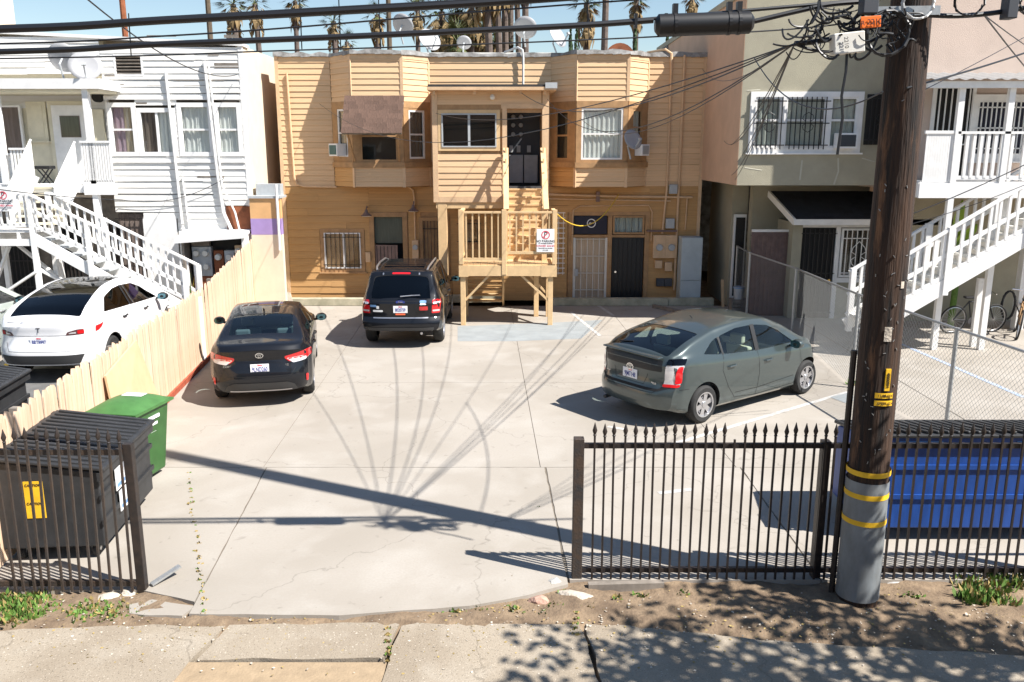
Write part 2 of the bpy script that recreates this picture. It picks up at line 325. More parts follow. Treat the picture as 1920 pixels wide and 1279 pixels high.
def car_shell(S, inset=0.0, x0=None, x1=None, zmin=None):
    top, belt, hw, bot = (pchip(S[k]) for k in ('top', 'belt', 'hw', 'bot'))
    rear, front = pchip(S['rear']), pchip(S['front']); L = S['L']
    N = 90 if inset == 0 else 40; NU = 14
    a, b = (0, L) if x0 is None else (x0, x1); rings = []
    for k in range(N+1):
        x = a + (b-a)*(0.6*k/N + 0.4*(1-math.cos(math.pi*k/N))/2)
        zs, zt, w, z0 = belt(x), top(x)-inset, hw(x)-inset*1.1, bot(x)
        if inset: z0 = zmin; zs = min(zs, zt-0.03)
        g = max(0, min(1, (zt-zs)/0.42)); yt = w*(0.90-S.get('tumble', 0.17)*g); zm = z0+0.5*(zs-z0); ze = zt-0.055*g-0.004
        Cp = [(w*.90, z0), (w*.965, z0+.05), (w*.992, z0+.2*(zs-z0)+.04), (w, zm), (w*.992, zs-.14*min(1,(zs-z0))), (w*.955, zs), (w*.955*.5+yt*.5+.012*g, zs*.5+ze*.5), (yt+.012, ze), (yt-.035, zt-.012*g), (yt-.10, zt)]
        rings.append((x, catmull(Cp, [1, 1, 2, 2, 2, 5, 5, 2, 1]), zt, w))
    bm = bmesh.new(); nv = len(rings[0][1]); grid = []
    def warp(x, y, z, w):
        q = min(1, abs(y)/w); e = max(0, 1-x/0.75); e2 = max(0, 1-(L-x)/0.9)
        return x + (rear(z)+S['corner']*q**4)*e*e*(3-2*e) - (front(z)+S['fcorner']*q**3)*e2*e2*(3-2*e2)
    for x, sec, zt, w in rings:
        ring = {}
        for v, (y, z) in enumerate(sec):
            for sgn in (-1, 1): ring[(sgn, v)] = (x, sgn*y, z)
        for u in range(1, NU):
            q = -1+2*u/NU
            ring[('t', u)] = (x, q*sec[-1][0], sec[-1][1] + S.get('crown', .028)*(1-q*q))
            ring[('b', u)] = (x, q*sec[0][0], sec[0][1])
        grid.append({k: bm.verts.new((warp(p[0], p[1], p[2], w), p[1], p[2])) for k, p in ring.items()})
    def T(r, u): return r[(-1, nv-1)] if u == 0 else r[(1, nv-1)] if u == NU else r[('t', u)]
    def B(r, u): return r[(-1, 0)] if u == 0 else r[(1, 0)] if u == NU else r[('b', u)]
    for p, q in zip(grid, grid[1:]):
        for sgn in (-1, 1):
            for v in range(nv-1): bm.faces.new((p[(sgn, v)], q[(sgn, v)], q[(sgn, v+1)], p[(sgn, v+1)]))
        for u in range(NU):
            bm.faces.new((T(p, u), T(q, u), T(q, u+1), T(p, u+1))); bm.faces.new((B(p, u), B(q, u), B(q, u+1), B(p, u+1)))
    for r, xx, sec, w, zt in ((grid[0], rings[0][0], rings[0][1], rings[0][3], 0), (grid[-1], rings[-1][0], rings[-1][1], rings[-1][3], 0)):
        rows = []
        for v in range(nv):
            if v == 0: rows.append([B(r, u) for u in range(NU+1)])
            elif v == nv-1: rows.append([T(r, u) for u in range(NU+1)])
            else:
                y, z = sec[v]
                rows.append([r[(-1, v)]] + [bm.verts.new((warp(xx, (-1+2*u/NU)*y, z, w), (-1+2*u/NU)*y, z + S.get('crown', .028)*(1-(-1+2*u/NU)**2)*(v/(nv-1))**3)) for u in range(1, NU)] + [r[(1, v)]])
        for v in range(nv-1):
            for u in range(NU): bm.faces.new((rows[v][u], rows[v][u+1], rows[v+1][u+1], rows[v+1][u]))
    bmesh.ops.recalc_face_normals(bm, faces=bm.faces); return bm
def boolean(ob, cutters):
    for i, c in enumerate(cutters):
        c.data.materials.clear()
        for q in ob.data.materials: c.data.materials.append(q)
        c.data.polygons.foreach_set('material_index', [1]*len(c.data.polygons))
        m = ob.modifiers.new('cut%d' % i, 'BOOLEAN'); m.operation = 'DIFFERENCE'; m.solver = 'MANIFOLD'; m.object = c
    dg = bpy.context.evaluated_depsgraph_get(); dg.update()
    me = bpy.data.meshes.new_from_object(ob.evaluated_get(dg)); ob.modifiers.clear(); old = ob.data; ob.data = me; bpy.data.meshes.remove(old)
    for c in cutters: bpy.data.objects.remove(c)
def smooth_mesh(me, ang=32):
    bm = bmesh.new(); bm.from_mesh(me)
    for f in bm.faces: f.smooth = True
    for e in bm.edges:
        if len(e.link_faces) != 2 or e.calc_face_angle(0) > R(ang): e.smooth = False
    bm.to_mesh(me); bm.free()
def rounded(poly, r=0.04, n=4):
    out = []; k = len(poly)
    for i in range(k):
        p = Vector(poly[i]); a = Vector(poly[i-1])-p; b = Vector(poly[(i+1)%k])-p
        ra = min(r, a.length*.45); rb = min(r, b.length*.45); A = p+a.normalized()*ra; B = p+b.normalized()*rb
        for t in range(n+1):
            t /= n; out.append(tuple(A*(1-t)**2 + p*2*t*(1-t) + B*t*t))
    return out
AX = {'side': lambda p, s: (Vector((p[0], s*3, p[1])), Vector((0, -s, 0))), 'rear': lambda p, s: (Vector((-2, p[0], p[1])), Vector((1, 0, 0))),
      'front': lambda p, s: (Vector((9, p[0], p[1])), Vector((-1, 0, 0))), 'top': lambda p, s: (Vector((p[0], p[1], 4)), Vector((0, 0, -1)))}
def patch(bvh, poly, axis, s=1, off=0.004, step=0.07, r=0.03):
    poly = rounded(poly, r) if r else poly; pts = []
    for i, p in enumerate(poly):
        q = poly[(i+1) % len(poly)]; n = max(1, int((Vector(q)-Vector(p)).length/step)); pts += [tuple(Vector(p).lerp(Vector(q), t/n)) for t in range(n)]
    no = len(pts); xs = [p[0] for p in pts]; zs = [p[1] for p in pts]; x = min(xs)+step*.5
    while x < max(xs):
        z = min(zs)+step*.5
        while z < max(zs): pts.append((x, z)); z += step
        x += step
    vs, es, fs, *_ = delaunay_2d_cdt([Vector(p) for p in pts], [], [list(range(no))], 1, 1e-5)
    b = MB(); out = []
    for v in vs:
        o, d = AX[axis](v, s); h, nrm, *_ = bvh.ray_cast(o, d)
        if h is None: h, nrm, *_ = bvh.find_nearest(o+d*3)
        if nrm.dot(d) > 0: nrm = -nrm
        out.append(h + nrm*off)
    used = sorted({i for f in fs for i in f}); mp = {u: k for k, u in enumerate(used)}
    b.add([out[i] for i in used], [tuple(mp[i] for i in f) for f in fs]); return b
def strip(bvh, pl, axis, s=1, w=0.007, off=0.0025, step=0.05):
    P = []
    for a, b in zip(pl, pl[1:]):
        n = max(1, int((Vector(b)-Vector(a)).length/step)); P += [Vector(a).lerp(Vector(b), t/n) for t in range(n)]
    P.append(Vector(pl[-1])); out = []
    for i, p in enumerate(P):
        d = (P[min(i+1, len(P)-1)]-P[max(i-1, 0)]).normalized(); nn = Vector((-d.y, d.x))*w/2
        for q in (p+nn, p-nn):
            o, dd = AX[axis](q, s); h, nrm, *_ = bvh.ray_cast(o, dd)
            if h is None: h, nrm, *_ = bvh.find_nearest(o+dd*3)
            if nrm.dot(dd) > 0: nrm = -nrm
            out.append(h+nrm*off)
    return MB().add(out, [(2*i, 2*i+1, 2*i+3, 2*i+2) for i in range(len(P)-1)])
def prism_obj(poly, a, b, axis, m):
    o = MB().prism(poly, a, b, axis).build('cutter', m); return o
def wheel(car, x, y, r, w, spokes, rimmat, steer=0):
    s = 1 if y > 0 else -1; t = MB(); prof = [(r*.66, -w/2), (r*.88, -w/2-.004), (r*.97, -w/2+.02), (r, -w/2+.045), (r, w/2-.045), (r*.97, w/2-.02), (r*.88, w/2+.004), (r*.66, w/2)]
    t.lathe(prof, (0, 0, 0), 36, 'Y', False); wo = t.build('wheel', 'tyre', car, smooth=True); wo.location = (x, y-s*w/2, r); wo.rotation_euler = (0, 0, steer)
    f = s*w/2; rm = MB(); n = 30
    for rr0, rr1, y0, y1 in ((.67, .60, f, f-.0*s), (.60, .57, f, f-s*.07)):
        for j in range(n):
            A, B = 2*math.pi*j/n, 2*math.pi*(j+1)/n
            rm.quad(*[(q*r*math.cos(t_), yy+(.004*s if q == .67 else 0), q*r*math.sin(t_)) for q, yy, t_ in ((rr0, y0, A), (rr0, y0, B), (rr1, y1, B), (rr1, y1, A))])
    for k in range(spokes):
        A = 2*math.pi*k/spokes+.3; d = Vector((math.cos(A), 0, math.sin(A))); q = Vector((-d.z, 0, d.x)); yo = Vector((0, f-s*.012, 0)); yi = Vector((0, f-s*.03, 0))
        w0, w1 = (.115, .15) if spokes < 8 else (.07, .08)
        a = [d*r*.12-q*r*w0+yo, d*r*.12+q*r*w0+yo, d*r*.60+q*r*w1+yo-Vector((0, s*.006, 0)), d*r*.60-q*r*w1+yo-Vector((0, s*.006, 0))]
        bb = [v+(yi-yo) for v in a]; rm.add(a+bb, [(0,1,2,3),(0,1,5,4),(1,2,6,5),(2,3,7,6),(3,0,4,7)])
    rm.lathe([(r*.17, f-s*.03), (r*.17, f-s*.004), (r*.12, f+s*.002)], (0, 0, 0), 16, 'Y')
    link('rim', rm.mesh('rim', rimmat, smooth=True), wo)
    dk = MB().lathe([(r*.57, f-s*.075), (r*.57, f-s*.07)], (0, 0, 0), 24, 'Y'); link('brake_disc', dk.mesh('disc', 'rim_dark'), wo)
def plate(car, bvh, z, txt, m='plate_white', y=0.0, lean=0.0, name=True, sz=0.105):
    x = bvh.ray_cast(Vector((-2, y, z)), Vector((1, 0, 0)))[0].x - 0.012
    p = MB().box((x-.006, y-.155, z-.078), (x, y+.155, z+.078)).build('license_plate', m, car)
    for tx, s_, dz, mm in ((txt, sz, -.016, 'plate_blue'), ('California', .034, .057, 'sign_red')):
        t = text('lettering', tx, s_, (x-.0075, y, z+dz), (R(90), 0, R(-90)), mm, None, sx=.62, bold=.001); t.parent = p
    return p
def seats(car, rows, m, y=(.37, -.37), w=.46, zb=.32):
    for x, z, hr in rows:
        for yy in y:
            b = MB().box((x-.08, yy-w/2, zb), (x+.45, yy+w/2, z-.5)); b.prism([(x-.16, z), (x-.02, z-.02), (x+.12, z-.55), (x-.02, z-.55)], yy-w/2, yy+w/2, 'Y')
            s = b.build('seat', m, car, bevel=.03)
            if hr: 
                h = MB().box((x-.19, yy-.13, z+.03), (x-.08, yy+.13, z+.19)).build('headrest', m, s, bevel=.03)
def mirror(car, x, y, z, m, face=True):
    s = 1 if y > 0 else -1
    b = MB().lathe([(.03, -.09), (.075, -.06), (.085, 0), (.08, .05), (.04, .07)], (0, 0, 0), 14, 'X'); 
    vs = [Vector((v[0]*.8, v[1]*1.35+s*.10, v[2]*.95)) for v in b.v]; b.v = [tuple(v+Vector((x, y, z))) for v in vs]
    b.bar((x+.02, y-s*.04, z-.05), (x, y+s*.03, z-.04), .08, .04); o = b.build('mirror', m, car, smooth=True)
    if face:
        xx = x-.085*.8; MB().prism(rounded([(y+s*.10-.085, z-.055), (y+s*.10+.085, z-.055), (y+s*.10+.085, z+.06), (y+s*.10-.085, z+.06)], .03), xx, xx-.004, 'X').build('mirror_glass', 'mirror', o)
def build_car(S, label, loc, heading, cat='car'):
    car = thing(S['name'], label, cat, (0, 0, 0))
    bm = car_shell(S); me = bpy.data.meshes.new('body'); bm.to_mesh(me); bvh = BVHTree.FromBMesh(bm); bm.free()
    for m in (S['paint'], 'car_trim'): me.materials.append(M[m])
    body = link('body', me, car)
    cut = []
    for ax in S['axles']:
        for s in (-1, 1):
            c = MB().lathe([(S['r']+.055, s*.55), (S['r']+.055, s*1.2)], (ax, 0, S['r']+.01), 40, 'Y').build('cutter', 'car_trim'); cut.append(c)
    cb = car_shell(S, .055, S['cabin'][0], S['cabin'][1], .42); cm = bpy.data.meshes.new('cavity'); cb.to_mesh(cm); cb.free(); cm.materials.append(M['car_trim'])
    cut.append(link('cutter', cm)); 
    for poly in S['side_glass']:
        for s in (-1, 1): cut.append(prism_obj(rounded(poly, .035), s*.35, s*1.3, 'Y', 'car_trim'))
    for poly, zlo in S['top_glass']: cut.append(prism_obj(rounded(poly, .06), zlo, 2.2, 'Z', 'car_trim'))
    boolean(body, cut); smooth_mesh(body.data)
    for poly in S['side_glass']:
        for s in (-1, 1): patch(bvh, poly, 'side', s, -.006, r=.035).build('window', S['glass_side'], car, smooth=True)
    for i, (poly, zlo) in enumerate(S['top_glass']): patch(bvh, poly, 'top', 1, -.006, r=.06).build('rear_window' if i == 0 else 'windshield', S['glass_rear'] if i == 0 else S['glass_side'], car, smooth=True)
    for s in (-1, 1):
        for pl in S['seams']: strip(bvh, pl, 'side', s).build('door_seam', 'seam', car)
        for x, z in S['handles']:
            y = bvh.ray_cast(Vector((x, s*3, z)), Vector((0, -s, 0)))[0].y
            MB().tube([(x-.10, y-s*.005, z), (x-.08, y+s*.03, z), (x+.07, y+s*.032, z+.005), (x+.10, y-s*.005, z+.005)], .014, 6).build('door_handle', S.get('handle_mat', S['paint']), car, smooth=True)
        for ax in S['axles']: wheel(car, ax, s*S['track'], S['r'], S['tw'], S['spokes'], S['rim'])
        if S.get('pillar'):
            for pl, w in S['pillar']: strip(bvh, pl, 'side', s, w, .003).build('pillar_trim', 'car_trim', car)
    for pl in S['rear_seams']: strip(bvh, pl, 'rear').build('trunk_seam', 'seam', car)
    for pi, (nm, poly, m) in enumerate(S['rear_parts']):
        for s in ((-1, 1) if nm[-1] == '*' else (1,)):
            patch(bvh, [(p[0]*s, p[1]) for p in poly], 'rear', 1, .004+.0025*pi, .05, .02).build(nm.strip('*'), m, car, smooth=True)
    for nm, poly, m in S.get('side_parts', []):
        for s in (-1, 1): patch(bvh, poly, 'side', s, .006, .05, .015).build(nm, m, car, smooth=True)
    for nm, poly, m in S.get('top_parts', []): patch(bvh, poly, 'top', 1, .004, .06, .02).build(nm, m, car, smooth=True)
    seats(car, S['seat_rows'], S['seat']); mirror(car, *S['mirror'][:3], S['mirror'][3]); mirror(car, S['mirror'][0], -S['mirror'][1], S['mirror'][2], S['mirror'][3])
    dx = S['cabin'][1]-.55; MB().box((dx-.25, -.62, .45), (dx+.2, .62, .88)).build('dashboard', 'car_trim', car, bevel=.05)
    MB().lathe([(.17, -.012), (.185, 0), (.17, .012)], (dx-.35, .36, .84), 16, 'X').build('steering_wheel', 'car_trim', car)
    h = Vector(heading).normalized(); car.rotation_euler = (0, 0, math.atan2(h.y, h.x)); car.location = loc
    return car, bvh
def emblem(car, x, y, z, rx, rz, m='chrome', inner=True):
    b = MB()
    def ring(ax, az, w, cy=0, cz=0):
        n = 20
        for k in range(n):
            A, B = 2*math.pi*k/n, 2*math.pi*(k+1)/n
            b.quad(*[(x, y+cy+q*ax*math.cos(t), z+cz+q*az*math.sin(t)) for q, t in ((1, A), (1, B), (1-w, B), (1-w, A))])
    ring(rx, rz, .2)
    if inner: ring(rx*.33, rz*.95, .35); ring(rx*.68, rz*.38, .28, 0, rz*.45)
    return b.build('emblem', m, car)
def rearx(bvh, y, z): return bvh.ray_cast(Vector((-2, y, z)), Vector((1, 0, 0)))[0].x
# --- sedan ---
S = dict(name='sedan', L=4.63, paint='car_black', r=.32, tw=.205, track=.87, axles=(.98, 3.68), spokes=10, rim='rim', corner=.26, fcorner=.35,
  top=[(0,1.0),(.12,1.085),(.45,1.13),(.62,1.165),(1.05,1.30),(1.5,1.40),(2.1,1.437),(2.6,1.42),(3.0,1.29),(3.5,1.04),(3.75,.985),(4.3,.87),(4.63,.70)],
  belt=[(0,.93),(.5,1.0),(1.3,.985),(3.3,.94),(3.7,.93),(4.3,.80),(4.63,.62)], hw=[(0,.80),(.3,.87),(1,.89),(3.6,.89),(4.3,.85),(4.63,.72)], bot=[(0,.30),(.5,.21),(4,.20),(4.63,.24)],
  rear=[(.2,.17),(.35,.05),(.55,0),(.72,.04),(.8,.10),(1.0,.07),(1.09,.05)], front=[(.2,.12),(.5,0),(.8,.15)], cabin=(.75,3.35), tumble=.19,
  side_glass=[[(1.12,1.02),(1.28,1.25),(1.62,1.33),(1.95,1.355),(1.95,1.00)],[(2.02,1.00),(2.02,1.358),(2.35,1.35),(2.65,1.27),(3.12,1.02)]],
  top_glass=[([(.66,-.56),(.66,.56),(1.42,.53),(1.42,-.53)],1.0),([(2.68,-.56),(2.68,.56),(3.38,.66),(3.38,-.66)],1.0)],
  glass_side='glass_mid', glass_rear='glass_mid', seams=[[(1.2,.98),(1.15,.75),(1.35,.45),(1.5,.30),(2.0,.28)],[(2.0,1.0),(1.98,.6),(2.0,.28)],[(3.2,.95),(3.22,.6),(3.05,.3),(2.0,.28)]], handles=[(1.42,.86),(2.28,.85)],
  pillar=[([(1.985,1.0),(1.985,1.36)],.07)], rear_seams=[[(-.60,.70),(-.52,.585),(.52,.585),(.60,.70)],[(-.62,.86),(.62,.86)],[(-.73,.60),(-.8,.72)],[(.73,.60),(.8,.72)]],
  rear_parts=[('taillight*',[(.42,.86),(.50,.80),(.72,.80),(.86,.84),(.86,.955),(.72,.955),(.42,.90)],'lamp_red'),('reversing_light*',[(.46,.845),(.56,.775),(.76,.79),(.84,.84),(.70,.87),(.46,.865)],'lamp_clear'),('diffuser',[(-.62,.30),(-.56,.42),(-.45,.47),(.45,.47),(.56,.42),(.62,.30)],'lower_trim'),('reflector*',[(.76,.42),(.79,.42),(.80,.55),(.76,.55)],'lamp_red'),('bumper_strip',[(-.52,.315),(.52,.315),(.52,.335),(-.52,.335)],'rim')],
  seat_rows=[(1.35,.98,True),(2.4,1.0,True)], seat='seat_gray', mirror=(3.0,.91,1.02,'car_black'))
car, bvh = build_car(S, 'glossy black sedan parked beside the wooden plank fence', (0, 0, 0), (1, 0, 0))
def place(car, axle_x, target, heading):
    h = Vector(heading).normalized(); car.rotation_euler = (0, 0, math.atan2(h.y, h.x)); car.location = (target[0]-h.x*axle_x, target[1]-h.y*axle_x, target[2] if len(target) > 2 else 0.0)
car.scale = (.96, .95, .96); place(car, .94, (-4.32, 14.45), (-.20, .98))
plate(car, bvh, .72, '9LND260'); emblem(car, rearx(bvh, 0, .95)-.008, 0, .935, .07, .048)
text('model_lettering', 'COROLLA', .05, (rearx(bvh, .52, .76)-.006, .50, .755), (R(90), 0, R(-90)), 'chrome', None).parent = car
text('model_lettering', 'LE', .05, (rearx(bvh, -.45, .76)-.006, -.46, .755), (R(90), 0, R(-90)), 'chrome', None).parent = car
MB().prism([(1.55, 1.44), (1.62, 1.445), (1.50, 1.50)], -.012, .012, 'Y').build('antenna', 'car_black', car)
# --- compact SUV ---
S = dict(name='suv', L=4.44, paint='car_black', r=.36, tw=.225, track=.87, axles=(.92, 3.54), spokes=5, rim='rim', corner=.16, fcorner=.3,
  top=[(0,1.0),(.07,1.10),(.18,1.22),(.36,1.60),(.45,1.675),(.7,1.71),(1.6,1.735),(2.5,1.70),(2.75,1.63),(3.3,1.24),(3.5,1.16),(4.1,1.08),(4.44,.95)],
  belt=[(0,1.02),(.4,1.10),(1.5,1.08),(3.2,1.06),(4.1,1.0),(4.44,.85)], hw=[(0,.85),(.25,.895),(1,.905),(3.6,.90),(4.2,.86),(4.44,.76)], bot=[(0,.42),(.4,.34),(4,.32),(4.44,.38)],
  rear=[(.3,.12),(.45,.02),(.6,0),(.68,.05),(.74,.09),(1.0,.07),(1.1,.06)], front=[(.3,.1),(.6,0),(1.0,.12)], cabin=(.30,3.25), tumble=.14, crown=.02,
  side_glass=[[(.50,1.16),(.62,1.55),(1.20,1.59),(1.20,1.14)],[(1.30,1.13),(1.30,1.60),(2.05,1.61),(2.05,1.12)],[(2.13,1.12),(2.13,1.60),(2.62,1.55),(3.05,1.15)]],
  top_glass=[([(.15,-.66),(.15,.66),(.395,.60),(.395,-.60)],1.12),([(2.78,-.62),(2.78,.62),(3.27,.68),(3.27,-.68)],1.15)],
  glass_side='glass_dark', glass_rear='glass_dark', seams=[[(1.25,1.1),(1.25,.85),(1.4,.5),(2.1,.45)],[(2.1,1.1),(2.09,.45)],[(3.1,1.08),(3.15,.6),(3.0,.45),(2.1,.45)]], handles=[(1.45,.98),(2.3,.97)],
  pillar=[([(2.09,1.12),(2.09,1.60)],.08)], rear_seams=[[(-.66,1.05),(-.62,.74),(.62,.74),(.66,1.05)],[(-.64,1.075),(.64,1.075)]],
  rear_parts=[('taillight*',[(.67,.80),(.84,.80),(.87,1.10),(.69,1.10)],'lamp_red'),('taillight_lens*',[(.69,.84),(.84,.84),(.84,.88),(.69,.88)],'lamp_clear'),('taillight_lens*',[(.70,1.01),(.85,1.01),(.85,1.05),(.70,1.05)],'lamp_clear'),
   ('bumper_step',[(-.60,.69),(.60,.69),(.60,.715),(-.60,.715)],'rim'),('lower_bumper',[(-.70,.43),(.70,.43),(.72,.50),(-.72,.50)],'lower_trim'),
   ('bumper_sticker',[(.52,.95),(.66,.95),(.66,1.0),(.52,1.0)],'sticker_blue'),('bumper_sticker',[(.38,.84),(.60,.84),(.60,.885),(.38,.885)],'sign_white'),('bumper_sticker',[(.46,.91),(.52,.91),(.52,.98),(.46,.98)],'sign_white'),('bumper_sticker',[(-.42,1.03),(-.56,1.03),(-.56,1.085),(-.42,1.085)],'sticker_blue'),('bumper_sticker',[(-.42,1.005),(-.56,1.005),(-.56,1.025),(-.42,1.025)],'sign_white'),('bumper_sticker',[(-.41,.88),(-.59,.88),(-.59,.97),(-.41,.97)],'lamp_red'),('bumper_sticker',[(-.11,.775),(.11,.775),(.11,.81),(-.11,.81)],'sticker_orange')],
  top_parts=[('high_brake_light',[(.405,-.20),(.435,-.20),(.435,.20),(.405,.20)],'lamp_red'),('hinge',[(.40,.38),(.44,.38),(.44,.41),(.40,.41)],'rim'),('hinge',[(.40,-.38),(.44,-.38),(.44,-.41),(.40,-.41)],'rim')],
  seat_rows=[(1.5,1.18,True),(2.45,1.2,True)], seat='seat_dark', mirror=(2.85,.93,1.17,'car_black'))
car, bvh = build_car(S, 'black SUV with roof rails and bumper stickers parked next to the wooden stair', (0, 0, 0), (1, 0, 0))
car.scale = (1, .98, .965); place(car, .92, (-2.38, 18.75), (.0, 1))
plate(car, bvh, .90, '8020759', sz=.105); emblem(car, rearx(bvh, 0, 1.06)-.012, 0, 1.06, .10, .04, 'plate_blue', False)
MB().prism([(.10*math.cos(k*.4488), 1.06+.036*math.sin(k*.4488)) for k in range(14)], rearx(bvh, 0, 1.06)-.009, rearx(bvh, 0, 1.06)-.004, 'X').build('badge', 'plate_blue', car)
text('badge_lettering', 'Ford', .05, (rearx(bvh, 0, 1.06)-.011, 0, 1.06), (R(90), 0, R(-90)), 'chrome', None).parent = car
for s in (-1, 1):
    MB().tube([(.55, s*.55, 1.70), (.68, s*.575, 1.765), (1.3, s*.60, 1.79), (2.1, s*.60, 1.775), (2.45, s*.58, 1.70)], .022, 8).build('roof_rail', 'rim', car, smooth=True)
MB().tube([(.10, .0, 1.185), (.14, -.25, 1.20), (.15, -.42, 1.205)], .012, 6).build('rear_wiper', 'rim', car)
for k in range(5):
    MB().box((.9+k*.26, -.45, 1.742), (1.08+k*.26, .45, 1.752)).build('roof_rib', 'car_black', car)
MB().tube([(.06, -.45, .36), (.35, -.45, .37)], .03, 8).build('exhaust', 'rim', car)
# --- hatchback ---
S = dict(name='hatchback', L=4.45, paint='car_gray', r=.305, tw=.19, track=.855, axles=(.87, 3.57), spokes=6, rim='rim', corner=.20, fcorner=.42,
  top=[(0,.98),(.05,1.115),(.15,1.155),(.45,1.235),(.9,1.35),(1.4,1.445),(2.0,1.492),(2.5,1.465),(2.95,1.33),(3.55,1.02),(3.8,.96),(4.2,.83),(4.45,.64)],
  belt=[(0,.98),(.35,1.06),(1.0,1.02),(2.5,.93),(3.5,.90),(4.1,.78),(4.45,.58)], hw=[(0,.78),(.25,.835),(1,.865),(3.5,.865),(4.1,.82),(4.45,.66)], bot=[(0,.30),(.4,.20),(4,.18),(4.45,.22)],
  rear=[(.2,.14),(.32,.03),(.5,0),(.62,.03),(.68,.09),(.9,.07),(1.15,.10)], front=[(.2,.12),(.5,0),(.8,.2)], cabin=(.28,3.45), tumble=.17,
  side_glass=[[(.86,1.10),(1.12,1.25),(1.28,1.30),(1.28,1.045)],[(1.33,1.04),(1.33,1.31),(1.75,1.385),(2.12,1.39),(2.12,.99)],[(2.22,.985),(2.22,1.385),(2.55,1.34),(2.85,1.22),(3.22,.98)]],
  top_glass=[([(.22,-.62),(.22,.62),(.98,.56),(.98,-.56)],1.05),([(2.62,-.55),(2.62,.55),(3.42,.66),(3.42,-.66)],1.0)],
  glass_side='glass_clear', glass_rear='glass_mid', seams=[[(1.30,1.04),(1.26,.8),(1.42,.5),(1.60,.30),(2.15,.25)],[(2.17,.98),(2.2,.6),(2.15,.25)],[(3.3,.93),(3.36,.6),(3.2,.27),(2.15,.25)],[(.32,.62),(.5,.62)],[(3.15,.42),(2.2,.37),(1.6,.38)]], handles=[(1.48,.84),(2.42,.80)],
  pillar=[([(2.17,.985),(2.17,1.395)],.10),([(1.305,1.04),(1.305,1.30)],.04)], rear_seams=[[(-.62,.66),(-.5,.56),(.5,.56),(.62,.66)],[(-.30,.66),(-.36,.83)],[(.30,.66),(.36,.83)],[(-.30,.66),(.30,.66)]],
  rear_parts=[('lower_rear_window',[(-.60,.89),(.60,.89),(.585,1.065),(-.585,1.065)],'black'),('bumper_gap',[(-.74,.665),(-.55,.585),(.55,.585),(.74,.665),(.74,.70),(.56,.625),(-.56,.625),(-.74,.70)],'seam'),
   ('taillight*',[(.63,.70),(.80,.70),(.81,1.0),(.65,1.0)],'lamp_clear'),('taillight_lens*',[(.62,.665),(.80,.665),(.80,.71),(.62,.71)],'lamp_red'),('taillight_lens*',[(.76,.72),(.805,.72),(.805,.98),(.775,.98)],'lamp_red'),('taillight_cap*',[(.645,1.0),(.81,1.0),(.79,1.09),(.655,1.09)],'glass_dark')],
  side_parts=[('taillight_side',[(.27,.70),(.34,.70),(.36,.98),(.29,.98)],'lamp_clear'),('lower_skirt',[(.32,.24),(.50,.24),(.50,.30),(.32,.32)],'car_gray')],
  seat_rows=[(1.35,.98,True),(2.35,1.0,True)], seat='seat_beige', mirror=(3.05,.87,1.0,'car_gray'))
car, bvh = build_car(S, 'grey-green hatchback parked at an angle in front of the chain-link fence', (0, 0, 0), (1, 0, 0))
hd = Vector((.794, .608, 0)).normalized(); rt = Vector((hd.y, -hd.x, 0)); wc = Vector((2.98, 12.84, 0)) - rt*.80
place(car, .87, (wc.x, wc.y), hd)
plate(car, bvh, .77, '9JMT148'); emblem(car, rearx(bvh, 0, .885)-.01, 0, .88, .075, .055)
text('model_lettering', 'PRIUS', .045, (rearx(bvh, -.48, .70)-.006, -.48, .70), (R(90), 0, R(-90)), 'chrome', None).parent = car
text('model_lettering', 'HYBRID', .035, (rearx(bvh, .5, .72)-.006, .5, .72), (R(90), 0, R(-90)), 'chrome', None).parent = car
MB().box((.04, -.60, 1.10), (.16, .60, 1.128)).build('rear_spoiler', 'car_gray', car, bevel=.012)
MB().tube([(1.5, 0, 1.47), (1.42, 0, 1.53)], .006, 6).build('antenna', 'black', car)
MB().tube([(.03, .52, .27), (.3, .52, .28)], .032, 8).build('exhaust', 'lower_trim', car)
MB().tube([(.27, .45, 1.185), (.33, .20, 1.21)], .010, 6).build('rear_wiper', 'black', car)
